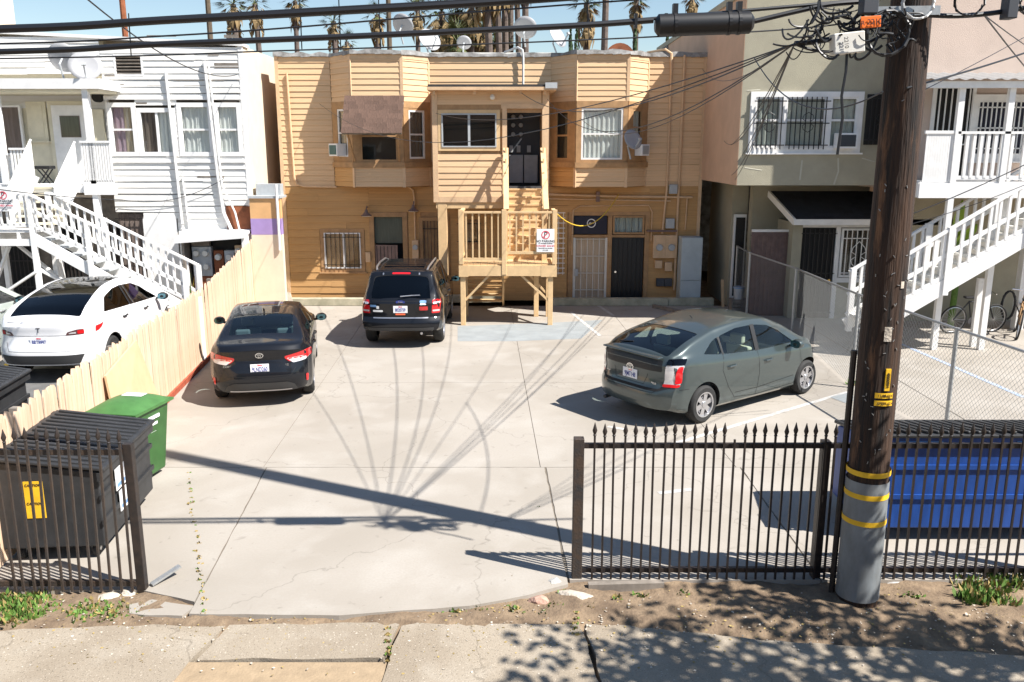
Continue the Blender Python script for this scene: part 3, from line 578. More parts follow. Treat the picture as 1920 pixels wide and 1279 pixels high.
# --- white electric crossover ---
S = dict(name='crossover', L=4.75, paint='car_white', r=.36, tw=.235, track=.94, axles=(.95, 3.84), spokes=5, rim='rim_dark', corner=.30, fcorner=.42,
  top=[(0,1.05),(.06,1.15),(.3,1.215),(.7,1.36),(1.2,1.51),(1.8,1.605),(2.3,1.625),(2.7,1.58),(3.2,1.38),(3.75,1.08),(4.0,1.02),(4.5,.84),(4.75,.66)],
  belt=[(0,1.02),(.4,1.12),(1.2,1.12),(3.3,1.02),(4.3,.86),(4.75,.62)], hw=[(0,.84),(.3,.93),(1,.96),(3.7,.955),(4.4,.90),(4.75,.74)], bot=[(0,.36),(.5,.24),(4.2,.22),(4.75,.26)],
  rear=[(.2,.16),(.4,.03),(.55,0),(.75,.05),(.85,.10),(1.05,.08),(1.15,.10)], front=[(.2,.12),(.5,0),(.8,.2)], cabin=(.38,3.6), tumble=.19,
  side_glass=[[(.85,1.20),(1.2,1.42),(1.65,1.52),(1.95,1.535),(1.95,1.145)],[(2.0,1.14),(2.0,1.535),(2.5,1.50),(2.9,1.36),(3.42,1.06)]],
  top_glass=[([(.36,-.64),(.36,.64),(.9,.60),(1.5,.54),(2.7,.52),(2.7,-.52),(1.5,-.54),(.9,-.60)],1.15),([(2.78,-.56),(2.78,.56),(3.58,.70),(3.58,-.70)],1.1)],
  glass_side='glass_dark', glass_rear='glass_dark', seams=[[(1.98,1.12),(1.98,.4)],[(1.1,1.1),(1.2,.7),(1.4,.45),(2,.4)],[(3.45,1.02),(3.4,.5),(2,.4)],[(.42,.78),(.55,.78)]], handles=[(1.55,1.0),(2.6,.97)], handle_mat='seam',
  pillar=[([(1.975,1.14),(1.975,1.54)],.06)], rear_seams=[[(-.62,.78),(-.56,.62),(.56,.62),(.62,.78)],[(-.6,1.135),(.6,1.135)],[(-.60,.90),(.60,.90)]],
  rear_parts=[('taillight*',[(.46,.90),(.73,.90),(.73,1.0),(.64,1.0),(.49,.96)],'lamp_smoke'),('lower_bumper',[(-.66,.38),(.66,.38),(.74,.55),(-.74,.55)],'lower_trim'),('taillight_lens*',[(.64,.915),(.73,.915),(.73,.99),(.64,.985)],'lamp_red'),('taillight_lens*',[(.50,.925),(.62,.925),(.62,.96),(.53,.95)],'lamp_clear')],
  side_parts=[('taillight_side',[(.44,.91),(.50,.93),(.64,1.06),(.45,1.02)],'lamp_red')],
  seat_rows=[(1.45,1.1,True),(2.4,1.1,True)], seat='seat_dark', mirror=(3.25,.98,1.1,'car_trim'))
car, bvh = build_car(S, 'white crossover with black glass roof parked beyond the wooden fence', (0, 0, 0), (1, 0, 0))
TES = car
place(car, 0, (-8.56, 15.0), (-.03, 1))
plate(car, bvh, .80, 'BRTB997')
text('emblem', 'T', .13, (rearx(bvh, 0, 1.0)-.008, 0, 1.0), (R(90), 0, R(-90)), 'rim_dark', None).parent = car
# --- sage car at the picture's edge ---
S2 = dict(S); S2.update(name='crossover', paint='car_sage', glass_side='glass_mid', rim='rim', handle_mat='chrome', mirror=(3.1,.98,1.12,'black'))
car, bvh = build_car(S2, 'pale sage car cut off by the left edge, left of the white crossover', (0, 0, 0), (1, 0, 0))
place(car, 0, (-11.35, 14.6), (-.02, 1)); SAGE = car
# ---------------- ground ----------------
def sheet(name, x0, x1, y0, y1, z, m, nx=2, ny=2, amp=0, kind='structure', edge=None):
    b = MB(); vs = []
    for j in range(ny+1):
        for i in range(nx+1):
            x = x0+(x1-x0)*i/nx; y = y0+(y1-y0)*j/ny; zz = z+(random.uniform(-amp, amp) if amp else 0)
            if edge: x, y = edge(x, y, i, j, nx, ny)
            vs.append((x, y, zz))
    b.add(vs, [(j*(nx+1)+i, j*(nx+1)+i+1, (j+1)*(nx+1)+i+1, (j+1)*(nx+1)+i) for j in range(ny) for i in range(nx)])
    o = b.build(name, m, smooth=amp > 0)
    if kind: o['kind'] = kind
    return o
sheet('ground', -900, 900, -300, 1500, -0.30, 'dirt')
def dz(x, y):   # dirt strip between the alley and the lots
    k = max(0, min(1, (y-6.75)/.35)); return -0.115 + .085*k*k*(3-2*k) + 0.010*math.sin(x*3.1+y*5)+0.010*math.sin(x*7.7-y*3) + random.uniform(-.012, .012)
b = MB(); NX, NY = 220, 24; vs = []
for j in range(NY+1):
    for i in range(NX+1):
        x = -9+18*i/NX; y = 5.6+2.9*j/NY; vs.append((x, y, dz(x, y)))
b.add(vs, [(j*(NX+1)+i, j*(NX+1)+i+1, (j+1)*(NX+1)+i+1, (j+1)*(NX+1)+i) for j in range(NY) for i in range(NX)])
b.build('dirt_strip', 'dirt', smooth=True)['kind'] = 'structure'
# alley slabs, broken edge towards the dirt
alley = thing('alley', None, None, (0, 6, -.06), kind='structure')
def slab(parent, pts, z0, z1, m, name='slab', jit=.02):
    P = []
    for a, c in zip(pts, pts[1:]+pts[:1]):
        n = max(1, int((Vector(c)-Vector(a)).length/.16))
        for k in range(n):
            p = Vector(a).lerp(Vector(c), k/n); P.append((p.x+random.uniform(-jit, jit), p.y+random.uniform(-jit, jit)))
    return MB().prism(P, z0, z1, 'Z').build(name, m, parent)
AZ = -.03
slab(alley, [(-7.5,3),(-3.02,3),(-2.72,6.45),(-2.62,7.0),(-3.6,7.02),(-4.6,6.93),(-7.5,6.75)], -.2, AZ, 'alley_concrete')
slab(alley, [(-2.66,6.47),(-1.08,6.52),(-1.02,7.05),(-2.56,7.02)], -.2, AZ+.004, 'alley_concrete')
slab(alley, [(-1.04,3),(1.0,3),(.62,7.04),(-.98,7.06),(-1.05,6.5)], -.2, AZ, 'alley_concrete')
slab(alley, [(1.03,3),(9,3),(9,6.3),(4.5,6.55),(2.2,6.78),(1.2,7.0),(.66,7.04)], -.2, AZ-.006, 'alley_concrete')
sheet('alley_patch', -3.0, -1.06, 3, 6.46, AZ-.012, mat('tan_patch', (.33,.245,.155), .95, var=.15, scale=6, bump=.3) and 'tan_patch')
# parking lot: concrete slabs with open joints over a dark bed
lot = thing('parking_lot', None, None, (0, 15, 0), kind='structure')
mat('joint', (.16,.135,.105), .95, var=.2, scale=9); MB().box((-6.75, 7.84, -.16), (7.2, 23.1, -.008)).build('joint_bed', 'joint', lot)
xs = [-6.75, -3.30, .45, 3.1, 7.2]; ys = [10.9, 15.2, 19.3, 23.1]
def lean(x, y): return x - (y-9)*.035 if abs(x) < 4 else x
rows = [[(lean(a, y0), y0), (lean(c, y0), y0), (lean(c, y1), y1), (lean(a, y1), y1)] for y0, y1 in zip(ys, ys[1:]) for a, c in zip(xs, xs[1:])]
g = .0045
for q in rows:
    MB().prism([(q[0][0]+g, q[0][1]+g), (q[1][0]-g, q[1][1]+g), (q[2][0]-g, q[2][1]-g), (q[3][0]+g, q[3][1]-g)], -.1, 0, 'Z').build('slab', 'concrete', lot)
slab(lot, [(-6.75,7.62),(-3.6,7.60),(-3.02,7.38),(-3.33,10.89),(-6.75,10.89)], -.1, 0, 'concrete', jit=.006)
slab(lot, [(-2.99,7.16),(-1.6,7.14),(-.4,7.3),(.15,7.5),(.55,7.72),(.44,10.89),(-3.31,10.89)], -.1, 0, 'concrete', jit=.006)
slab(lot, [(.58,7.80),(3.08,7.80),(3.08,10.89),(.46,10.89)], -.1, 0, 'concrete', jit=.006)
slab(lot, [(3.10,7.80),(7.2,7.80),(7.2,10.89),(3.10,10.89)], -.1, 0, 'concrete', jit=.006)
slab(lot, [(-3.56,7.18),(-3.05,7.13),(-3.0,7.34),(-3.45,7.45),(-3.62,7.35)], -.12, -.012, 'concrete', 'broken_slab')
def paint(pts, m='paint_line', z=.004): return MB().add([(p[0], p[1], z) for p in pts], [tuple(range(len(pts)))]).build('painted_line', m, lot)
def line(a, c, w, m='paint_line', z=.004):
    a = Vector(a).to_2d(); c = Vector(c).to_2d(); d = (c-a).normalized(); n = Vector((-d.y, d.x))*w/2; return paint([a-n, c-n, c+n, a+n], m, z)
for a, c in (((1255,835),(1590,735)), ((1235,925),(1298,918)), ((1140,800),(1175,806)), ((1070,585),(1125,630)), ((1120,572),(1150,592)), ((560,577),(520,590))): line(G(*a), G(*c), .09)
paint([G(858,640), G(858,612), G(1040,605), G(1130,600), G(1090,635), G(960,640)], 'patch', .0022)
paint([G(1555,745), G(1600,735), G(1600,752), G(1585,756)], 'patch', .005)
# neighbouring lots
sheet('left_lot', -60, -6.78, 7.8, 40, -.006, 'asphalt'); sheet('left_apron', -16, -6.80, 16.2, 22.4, 0.0, 'concrete')
sheet('right_lot', 7.22, 60, 7.8, 40, -.004, 'concrete')
b = MB(); a, c = G(1690, 645), G(1920, 745); d = (c-a).normalized(); n = Vector((-d.y, d.x, 0))*.05
o = b.add([(p.x, p.y, .001) for p in (a-n, c-n, c+n, a+n)], [(0,1,2,3)]).build('painted_stripe', 'blue_line'); o['kind'] = 'structure'
o = MB().add([(p.x, p.y, .001) for p in (G(0,690), G(60,640), G(75,650), G(10,700))], [(0,1,2,3)]).build('painted_stripe', 'yellow'); o['kind'] = 'structure'
# low kerb wall in front of the tan house
kw = thing('kerb_wall', 'low weathered concrete kerb wall along the foot of the tan house', 'wall', (0, 23.2, 0))
for x0, x1, y in ((-6.62, -2.2, 23.1), (-2.19, -.3, 23.6), (1.12, 4.3, 23.1), (4.31, 5.55, 23.1)):
    MB().box((x0, y, 0), (x1, y+.22, .2)).build('kerb_block', 'curb_concrete', kw, bevel=.012)
# ---------------- clapboard walls ----------------
_bm = {}
def board_mesh(m, h, t=.02):
    k = (m, h, t)
    if k not in _bm:
        b = MB(); b.prism([(-t, 0), (0, 0), (0, h*.98), (-.004, h*.98), (-t, .012)], 0, 1, 'X')
        _bm[k] = b.mesh('board', m)
    return _bm[k]
def siding(parent, a, c, z0, z1, pitch, holes=(), m='tan_board', jit=.003, t=.02, miss=0.0, split=0.0):
    """boards on the vertical plane from a to c (xy); holes are (s0, s1, z0, z1) in metres along it"""
    a = Vector((a[0], a[1])); c = Vector((c[0], c[1])); L = (c-a).length; ang = math.atan2(c.y-a.y, c.x-a.x); O = org(parent)
    n = int(round((z1-z0)/pitch)); p = (z1-z0)/n; me = board_mesh(m, round(p, 4), t); out = 0
    for k in range(n):
        zb = z0+k*p; segs = [(0.0, L)]
        for h0, h1, hz0, hz1 in holes:
            if zb+p*.5 > hz0 and zb+p*.5 < hz1:
                ns = []
                for s0, s1 in segs:
                    if h1 <= s0 or h0 >= s1: ns.append((s0, s1)); continue
                    if h0 > s0+.03: ns.append((s0, h0))
                    if h1 < s1-.03: ns.append((h1, s1))
                segs = ns
        for s0, s1 in segs:
            cuts = [s0, s1]
            if split and s1-s0 > 1.6 and random.random() < split: cuts = [s0, s0+(s1-s0)*random.uniform(.25, .75), s1]
            for q0, q1 in zip(cuts, cuts[1:]):
                if random.random() < miss: continue
                o = bpy.data.objects.new('board', me); C.objects.link(o); o.parent = parent
                d = (c-a)/L; pt = a+d*q0
                nrm = Vector((d.y, -d.x)); j = random.uniform(0, jit)
                o.location = Vector((pt.x+nrm.x*j, pt.y+nrm.y*j, zb+random.uniform(-jit, jit)))-O
                o.rotation_euler = (random.uniform(-.012, .012) if jit > .004 else 0, random.uniform(-.0018, .0018)*(jit/.003), ang); o.scale = (q1-q0-.003, 1, 1); out += 1
    return out
def wallbox(parent, lo, hi, m, name='wall'): return MB().box(lo, hi).build(name, m, parent)
def frame(parent, x0, x1, z0, z1, y, w, d, m, name='frame', sill=False):
    b = MB(); b.box((x0-w, y-d, z0-w), (x0, y, z1+w)); b.box((x1, y-d, z0-w), (x1+w, y, z1+w)); b.box((x0, y-d, z1), (x1, y, z1+w)); b.box((x0, y-d, z0-w), (x1, y, z0))
    if sill: b.box((x0-w-.05, y-d-.05, z0-w-.035), (x1+w+.05, y, z0-w+.0))
    return b.build(name, m, parent)
def curtain(parent, x0, x1, z0, z1, y, m, amp=.02, n=None):
    n = n or int((x1-x0)/.045)+2; b = MB(); vs = []
    for i in range(n+1):
        x = x0+(x1-x0)*i/n; yy = y+amp*math.sin(i*1.9+random.uniform(-.5, .5)); vs += [(x, yy, z0), (x+random.uniform(-.01, .01), yy*1+.0, z1)]
    b.add(vs, [(2*i, 2*i+2, 2*i+3, 2*i+1) for i in range(n)]); return b.build('curtain', m, parent, smooth=True)
def window(parent, x0, x1, z0, z1, y, m='white_trim', fr=.05, split=None, slide=False, cur=None, dep=.07, room='room_dark'):
    """a glazed window set in the plane y, facing -Y"""
    w = MB(); w.box((x0+.003, y+.26, z0+.003), (x1-.003, y+.27, z1-.003)); W_ = w.build('window', room, parent)
    frame(W_, x0+fr, x1-fr, z0+fr, z1-fr, y+.03, fr, dep, m)
    if split: MB().box((x0+fr, y-.02, split-.025), (x1-fr, y+.028, split+.025)).build('meeting_rail', m, W_)
    if slide: xm = slide; MB().box((xm-.03, y-.02, z0+fr), (xm+.03, y+.028, z1-fr)).build('mullion', m, W_)
    MB().box((x0+fr, y+.004, z0+fr), (x1-fr, y+.010, z1-fr)).build('pane', 'pane', W_)
    if cur:
        for c0, c1, mm in cur: curtain(W_, x0+fr+(x1-x0-2*fr)*c0, x0+fr+(x1-x0-2*fr)*c1, z0+fr, z1-fr, y+.06, mm)
    return W_
def bars(parent, x0, x1, z0, z1, y, n, m='black', r=.009, cross=(.12, .88), name='security_bars'):
    b = MB()
    for i in range(n): x = x0+(x1-x0)*(i+.5)/n; b.bar((x, y, z0), (x, y, z1), r*2, r*2)
    for q in cross: z = z0+(z1-z0)*q; b.bar((x0-.04, y, z), (x1+.04, y, z), r*2, r*2.4)
    return b.build(name, m, parent)
TY = 24.0
tan = thing('tan_house', 'two-storey tan clapboard house with two bay windows behind the parking lot', 'house', (-.6, 24, 0))
X0, X1, ZT = -6.36, 5.22, 6.68
core = wallbox(tan, (X0+.02, TY+.32, 0), (X1-.02, TY+11, ZT-.03), 'brown_trim', 'core')
# upper-storey backing strips leave room for window depth
lw = wallbox(tan, (X0+.02, TY+.005, 0), (-4.9, TY+.3, ZT-.02), 'brown_trim', 'left_wall')
siding(lw, (X0+.06, TY), (-4.9, TY), 3.2, ZT-.06, .147, split=.25)
lowL = wallbox(tan, (-4.9, TY+.005, 0), (-3.93, TY+.3, 3.2), 'brown_trim', 'lower_wall')
WX0, WX1, WZ0, WZ1 = -5.27, -4.25, .92, 1.92      # barred ground-floor window
siding(lowL, (X0+.06, TY), (-3.98, TY), .0, 3.2, .2, [(WX0-.12-X0-.06, WX1+.12-X0-.06, WZ0-.16, WZ1+.16)], 'shaded_tan_board', jit=.006, split=.6)
MB().box((X0-.02, TY-.03, 0), (X0+.075, TY+.02, ZT)).build('corner_board', 'tan_trim', tan)
MB().box((X1-.06, TY-.03, 0), (X1+.03, TY+.02, ZT)).build('corner_board', 'tan_trim', tan)
frame(lowL, WX0, WX1, WZ0, WZ1, TY+.0, .11, .035, 'brown_trim', 'casing', True)
w = window(tan, WX0, WX1, WZ0, WZ1, TY-.015, 'white_trim', .03, slide=-4.72, cur=[(0, .48, 'curtain_dark'), (.5, 1, 'curtain_tan')]); bars(w, WX0, WX1, WZ0-.02, WZ1, TY-.07, 8, 'iron', .007)
# door bay with the open security door
mid = wallbox(tan, (-3.0, TY+.005, 0), (1.6, TY+.3, 3.2), 'brown_trim', 'lower_wall')
D0, D1, DZ = -3.86, -3.06, 2.36
frame(tan, D0, D1, -.2, DZ, TY+.02, .13, .06, 'brown_trim', 'door_frame')
siding(mid, (-3.98+0, TY), (1.62, TY), 2.5, 3.2, .2, [], 'shaded_tan_board', jit=.006, split=.5)
siding(mid, (-2.9, TY), (-2.55, TY), 0, 2.5, .2, [], 'shaded_tan_board')
MB().box((D0, TY+.05, 1.62), (D1, TY+.08, DZ)).build('door_panel', 'gray_green', tan)
MB().box((D0, TY+.24, 0), (D1, TY+.25, 1.62)).build('hallway_shade_panel', 'dark', tan)  # flat dark panel: the unlit doorway's shade is its colour
dr = MB().box((D0+.02, TY-.02, .05), (D0+.66, TY+.01, 1.58), R(-8), (D0, TY, 0)).build('security_door', 'mauve_metal', tan)
for k in range(6): MB().bar((D0+.06+k*.105, TY-.035-k*.012, .08), (D0+.06+k*.105, TY-.035-k*.012, 1.55), .016, .016).build('door_bar', 'iron', dr)
bd = MB().box((-2.5, TY+.02, 0), (-1.85, TY+.06, 2.25)).build('barred_door', 'sign_white', tan)
bars(bd, -2.5, -1.85, .05, 2.25, TY-.03, 7, 'iron', .008, (.1, .5, .9)); frame(bd, -2.5, -1.85, 0, 2.25, TY+.02, .1, .06, 'brown_trim', 'door_frame')
siding(mid, (-1.74, TY), (1.55, TY), 0, 2.5, .2, [(.25, .85, 1.55, 2.3)], 'shaded_tan_board', split=.4)
w = window(tan, -1.5, -.9, 1.6, 2.25, TY-.012, 'brown_trim', .05); bars(w, -1.5, -.9, 1.6, 2.25, TY-.06, 5, 'iron', .007)
for x, z in ((-4.02, 2.42), (-2.72, 2.55)):       # two bell-shaped porch lamps
    lp = MB().lathe([(.035, .16), (.05, .09), (.10, .03), (.155, 0), (.15, -.015), (.06, -.01)], (x, TY-.26, z), 16).build('wall_lamp', 'mauve_metal', tan, smooth=True)
    MB().tube([(x, TY, z+.20), (x, TY-.15, z+.24), (x, TY-.26, z+.16)], .014, 6).build('lamp_arm', 'mauve_metal', lp)
    MB().lathe([(.11, -.03), (.14, -.012), (.02, -.005)], (x, TY-.26, z), 14).build('lamp_globe', 'box_cream', lp, smooth=True)
mb = MB().box((-2.80, TY-.12, 1.0), (-2.62, TY-.02, 1.72)).build('meter_box', 'tan_trim', tan, bevel=.01)
MB().lathe([(.07, -.16), (.075, -.12)], (-2.71, TY, 1.52), 16, 'Y').build('meter_dial', 'box_gray', mb)
MB().tube([(-2.71, TY-.06, 1.7), (-2.71, TY-.06, 2.9), (-2.74, TY-.06, 3.1), (-2.9, TY-.06, 3.22)], .022, 6).build('conduit', 'tan_trim', tan)
MB().box((-4.12, TY-.09, 1.1), (-3.98, TY-.02, 1.38)).build('mail_box', 'tan_trim', tan, bevel=.01)
# right ground floor
rw = wallbox(tan, (3.85, TY+.005, 0), (X1-.02, TY+.3, ZT-.02), 'brown_trim', 'right_wall')
siding(rw, (3.66, TY), (X1-.06, TY), 3.2, ZT-.06, .147)
siding(rw, (3.82, TY), (X1-.06, TY), 0, 3.2, .2, [], 'shaded_tan_board'); wallbox(tan, (1.6, TY+.005, 2.42), (3.85, TY+.3, 3.2), 'brown_trim', 'lower_wall')
siding(rw, (1.55, TY), (3.82, TY), 2.5, 3.2, .2, [], 'shaded_tan_board')
for x0, x1 in ((1.58, 1.72), (2.68, 2.80), (3.72, 3.84)): MB().box((x0, TY-.04, 0), (x1, TY+.05, 2.398)).build('door_jamb', 'brown_trim', tan)
MB().box((1.58, TY-.04, 2.40), (3.84, TY+.05, 2.5)).build('door_head', 'brown_trim', tan)
for x0, x1 in ((1.72, 2.68), (2.80, 3.72)): MB().box((x0, TY-.03, 1.79), (x1, TY+.05, 1.86)).build('transom_bar', 'brown_trim', tan)
gd = MB().box((1.74, TY+.06, .0), (2.66, TY+.10, 1.78)).build('grid_door', 'curtain_tan', tan)
b = MB()
for i in range(6): b.bar((1.78+i*.168, TY, 0), (1.78+i*.168, TY, 1.77), .018, .018)
for z in (.30, .78, 1.26, 1.74): b.bar((1.74, TY, z), (2.66, TY, z), .018, .018)
b.bar((1.745, TY, 0), (1.745, TY, 1.78), .05, .03); b.bar((2.655, TY, 0), (2.655, TY, 1.78), .05, .03)
b.build('door_grille', 'box_cream', gd); MB().box((1.76, TY-.05, .70), (1.86, TY-.015, .90)).build('lock_plate', 'box_gray', gd)
bk = MB().box((2.82, TY+.02, 0), (3.70, TY+.07, 1.78)).build('black_door', 'black', tan)
for i in range(7): MB().bar((2.88+i*.127, TY, .05), (2.88+i*.127, TY, 1.75), .016, .016).build('door_bar', 'black', bk)
MB().lathe([(.03, -.05), (.035, -.02), (.02, .02)], (2.92, TY-.0, .82), 12, 'Y').build('door_knob', 'chrome', bk, smooth=True)
tr = MB().box((1.74, TY+.02, 1.88), (2.66, TY+.05, 2.39)).build('transom', 'sign_navy', tan)
b = MB()
for k in range(24):
    A, B = 2*math.pi*k/24, 2*math.pi*(k+1)/24
    b.quad(*[(2.22+q*math.cos(t), TY+.014, 2.18+q*math.sin(t)) for q, t in ((.125, A), (.125, B), (.10, B), (.10, A))])
b.build('round_logo', 'sign_white', tr); MB().tube([(2.15, TY+.012, 2.17), (2.19, TY+.012, 2.19), (2.23, TY+.012, 2.175), (2.29, TY+.012, 2.20)], [.012, .022, .016, .02], 6).build('logo_mark', 'sign_white', tr)
w = window(tan, 2.82, 3.70, 1.88, 2.39, TY-.0, 'brown_trim', .05, room='room_dark', cur=[(0, 1, 'blinds')]); bars(w, 2.9, 3.62, 1.92, 2.35, TY-.03, 4, 'iron', .006, ())
def pipe(pts, r=.022, m='tan_trim', name='conduit'): return MB().tube(pts, r, 7).build(name, m, tan, smooth=True)
pipe([(1.0, TY-.06, 2.98), (2.9, TY-.06, 2.93), (5.0, TY-.06, 2.90)], .032); pipe([(1.0, TY-.06, 2.86), (4.4, TY-.06, 2.80)], .018); pipe([(3.9, TY-.05, 1.7), (3.9, TY-.05, 2.5), (3.8, TY-.05, 2.68), (1.9, TY-.05, 2.66), (1.7, TY-.05, 2.55), (1.68, TY-.05, 1.3)], .016)
pipe([(4.28, TY-.06, 6.62), (4.28, TY-.06, 3.1), (4.20, TY-.06, 1.9)], .03); pipe([(4.62, TY-.06, 6.66), (4.60, TY-.06, .3)], .034); pipe([(4.86, TY-.05, 2.9), (4.84, TY-.05, 2.0)], .018)
pipe([(-6.05, TY-.06, 6.2), (-6.0, TY-.06, 3.45), (-5.93, TY-.06, 3.25), (-5.75, TY-.06, 3.2), (-4.85, TY-.06, 3.18)], .028)
MB().box((2.33, TY-.09, 2.78), (2.43, TY-.02, 3.06)).build('pipe_clamp', 'mauve_metal', tan)
for x0, x1, z0, z1, m in ((3.95,4.30,1.22,1.86,'tan_trim'), (4.30,4.62,1.22,1.86,'tan_trim'), (4.02,4.22,.93,1.15,'tan_trim'), (4.3,4.5,.85,1.1,'tan_trim'), (4.08,4.3,.42,.64,'box_dark'), (4.31,4.52,.42,.64,'box_dark'), (4.28,4.52,2.05,2.32,'box_gray'), (4.34,4.56,3.0,3.25,'box_gray'), (3.76,4.6,1.95,2.0,'mauve_metal')):
    MB().box((x0, TY-.14, z0), (x1, TY-.02, z1)).build('utility_box', m, tan, bevel=.008)
for x in (4.12, 4.46): MB().lathe([(.085, -.21), (.095, -.17), (.095, -.14)], (x, TY, 1.52), 18, 'Y').build('meter_dial', 'box_gray', tan, smooth=True)
lt = MB()
for x in (1.17, 1.30, 1.43): lt.bar((x, TY-.12, .75), (x, TY-.12, 2.5), .014, .02)
for k in range(13): lt.bar((1.12, TY-.135, .8+k*.14), (1.48, TY-.135, .8+k*.14), .014, .02)
lt.build('trellis', 'white_trim', tan)
# bays
def bay(xa, xb, xc, xd, zb, zt, win, name):
    by = 23.3; root = tan
    poly = [(xa, TY), (xb, by), (xc, by), (xd, TY)]
    inn = lambda e: [(xa+e, TY+.3), (xa+e*.8, TY), (xb+e*.45, by+e), (xc-e*.45, by+e), (xd-e*.8, TY), (xd-e, TY+.3)]
    B = MB().prism(inn(.02), zb, 3.83, 'Z').build(name, 'brown_trim', root); MB().prism(inn(.02), 5.33, zt, 'Z').build('bay_head', 'brown_trim', B)
    MB().prism(inn(.22), 3.83, 5.33, 'Z').build('bay_core', 'room_dark', B)
    facets = list(zip(poly, poly[1:]))
    for i, (p, q) in enumerate(facets):
        siding(B, p, q, 5.42, zt-.04, .147); siding(B, p, q, zb+.02, 3.74, .147, m='shaded_tan_board' if i == 0 else 'tan_board')  # left facet below the sill has its shade painted into the boards
        d = Vector((q[0]-p[0], q[1]-p[1])); L = d.length; d /= L; nr = Vector((d.y, -d.x))
        ang = math.atan2(d.y, d.x)
        def lb(nm, s0, s1, t0, t1, z0, z1, m, par=B, piv=p):
            b = MB(); vs = []
            for z in (z0, z1):
                for s_, t_ in ((s0, t0), (s1, t0), (s1, t1), (s0, t1)): vs.append((p[0]+d.x*s_+nr.x*t_, p[1]+d.y*s_+nr.y*t_, z))
            b.add(vs, [(0,3,2,1),(4,5,6,7),(0,1,5,4),(1,2,6,5),(2,3,7,6),(3,0,4,7)]); return b.build(nm, m, par)
        lb('belt_trim', 0, L, 0, .03, 5.27, 5.44, 'brown_trim'); lb('sill_trim', -.02, L+.02, 0, .06, 3.72, 3.86, 'brown_trim'); lb('frieze', 0, L, 0, .028, zt-.14, zt-.02, 'tan_trim')
        s0, s1, z0, z1, fm, cur, room = win[i]
        lb('casing', 0, s0, -.02, .022, 3.84, 5.29, 'brown_trim'); lb('casing', s1, L, -.02, .022, 3.84, 5.29, 'brown_trim')
        if z0 > 3.87: lb('casing', s0, s1, -.02, .02, 3.84, z0, 'brown_trim')
        if z1 < 5.27: lb('casing', s0, s1, -.02, .02, z1, 5.29, 'brown_trim')
        wv = lb('window', s0, s1, -.20, -.19, z0, z1, room)
        for a0, a1, c0, c1 in ((s0, s0+.05, z0, z1), (s1-.05, s1, z0, z1), (s0+.05, s1-.05, z0, z0+.05), (s0+.05, s1-.05, z1-.05, z1), (s0+.05, s1-.05, (z0+z1)/2-.02, (z0+z1)/2+.025)): lb('sash', a0, a1, -.03, .012, c0, c1, fm, wv)
        lb('pane', s0+.05, s1-.05, -.022, -.016, z0+.05, z1-.05, 'pane', wv)
        if cur:
            b = MB(); n = int((s1-s0-.1)/.04); vs = []
            for k in range(n+1):
                s_ = s0+.05+(s1-s0-.1)*k/n; t_ = -.06+.02*math.sin(k*2.0+random.uniform(-.4, .4)); vs += [(p[0]+d.x*s_+nr.x*t_, p[1]+d.y*s_+nr.y*t_, z) for z in (z0+.03, z1-.03)]
            b.add(vs, [(2*k, 2*k+2, 2*k+3, 2*k+1) for k in range(n)]); b.build('curtain', cur, wv, smooth=True)
        lb('corner_trim', L-.05, L+.03, 0, .03, 5.44, zt-.02, 'tan_trim'); lb('corner_trim', L-.05, L+.03, 0, .03, zb, 3.72, 'tan_trim')
    return B
bay(-4.88, -4.22, -2.88, -2.24, 3.2, ZT-.04, [(.25, .72, 4.0, 5.25, 'white_trim', 'curtain_tan', 'room_dark'), (.18, 1.18, 3.88, 5.2, 'brown_trim', None, 'dark'), (.18, .74, 3.95, 5.22, 'white_trim', 'curtain_dark', 'dark')], 'bay_window')
bay(1.05, 1.70, 3.06, 3.68, 3.2, ZT-.04, [(.2, .70, 3.92, 5.2, 'brown_trim', None, 'rust_panel'), (.14, 1.24, 3.93, 5.26, 'white_trim', 'curtain', 'room_dark'), (.2, .68, 4.3, 5.24, 'brown_trim', 'blinds', 'dark')], 'bay_window')
# shingled awning over the left bay
aw = thing('window_awning', 'brown shingled awning over the left bay window of the tan house', 'awning', (-3.6, 23.1, 4.6))
p0, p1 = Vector((-4.34, 23.24, 5.55)), Vector((-2.84, 23.24, 5.55)); q0 = Vector((-4.38, 22.55, 4.62))
MB().add([p0, p1, (-2.84, 22.55, 4.62), q0, p0+Vector((0,.05,-.06)), p1+Vector((0,.05,-.06)), (-2.84, 22.6, 4.57), q0+Vector((0,.05,-.05))], [(0,1,2,3),(4,7,6,5),(0,4,5,1),(1,5,6,2),(2,6,7,3),(3,7,4,0)]).build('awning_deck', 'bare_wood', aw)
sh = MB().box((0, 0, 0), (1, -.19, .012)).mesh('shingle', 'shingle_brown'); ang = math.atan2(.93, .69)
for r in range(8):
    x = -4.40 - (.12 if r % 2 else 0)
    while x < -2.86:
        w_ = random.uniform(.14, .30); xa, xb_ = max(x, -4.39), min(x+w_, -2.82)
        if xb_-xa > .03:
            o = bpy.data.objects.new('shingle', sh); C.objects.link(o); o.parent = aw; o.scale = (xb_-xa-.004, 1, 1)
            t = r/8; o.location = Vector((xa, 23.24-.69*t, 5.565-.93*t+random.uniform(0, .006)))-org(aw); o.rotation_euler = (ang, 0, 0)
        x += w_
for x in (-4.25, -2.95): MB().bar((x, 22.62, 4.60), (x+(.06 if x < -3.5 else -.06), 23.26, 3.9), .04, .05).build('awning_brace', 'brown_trim', aw)
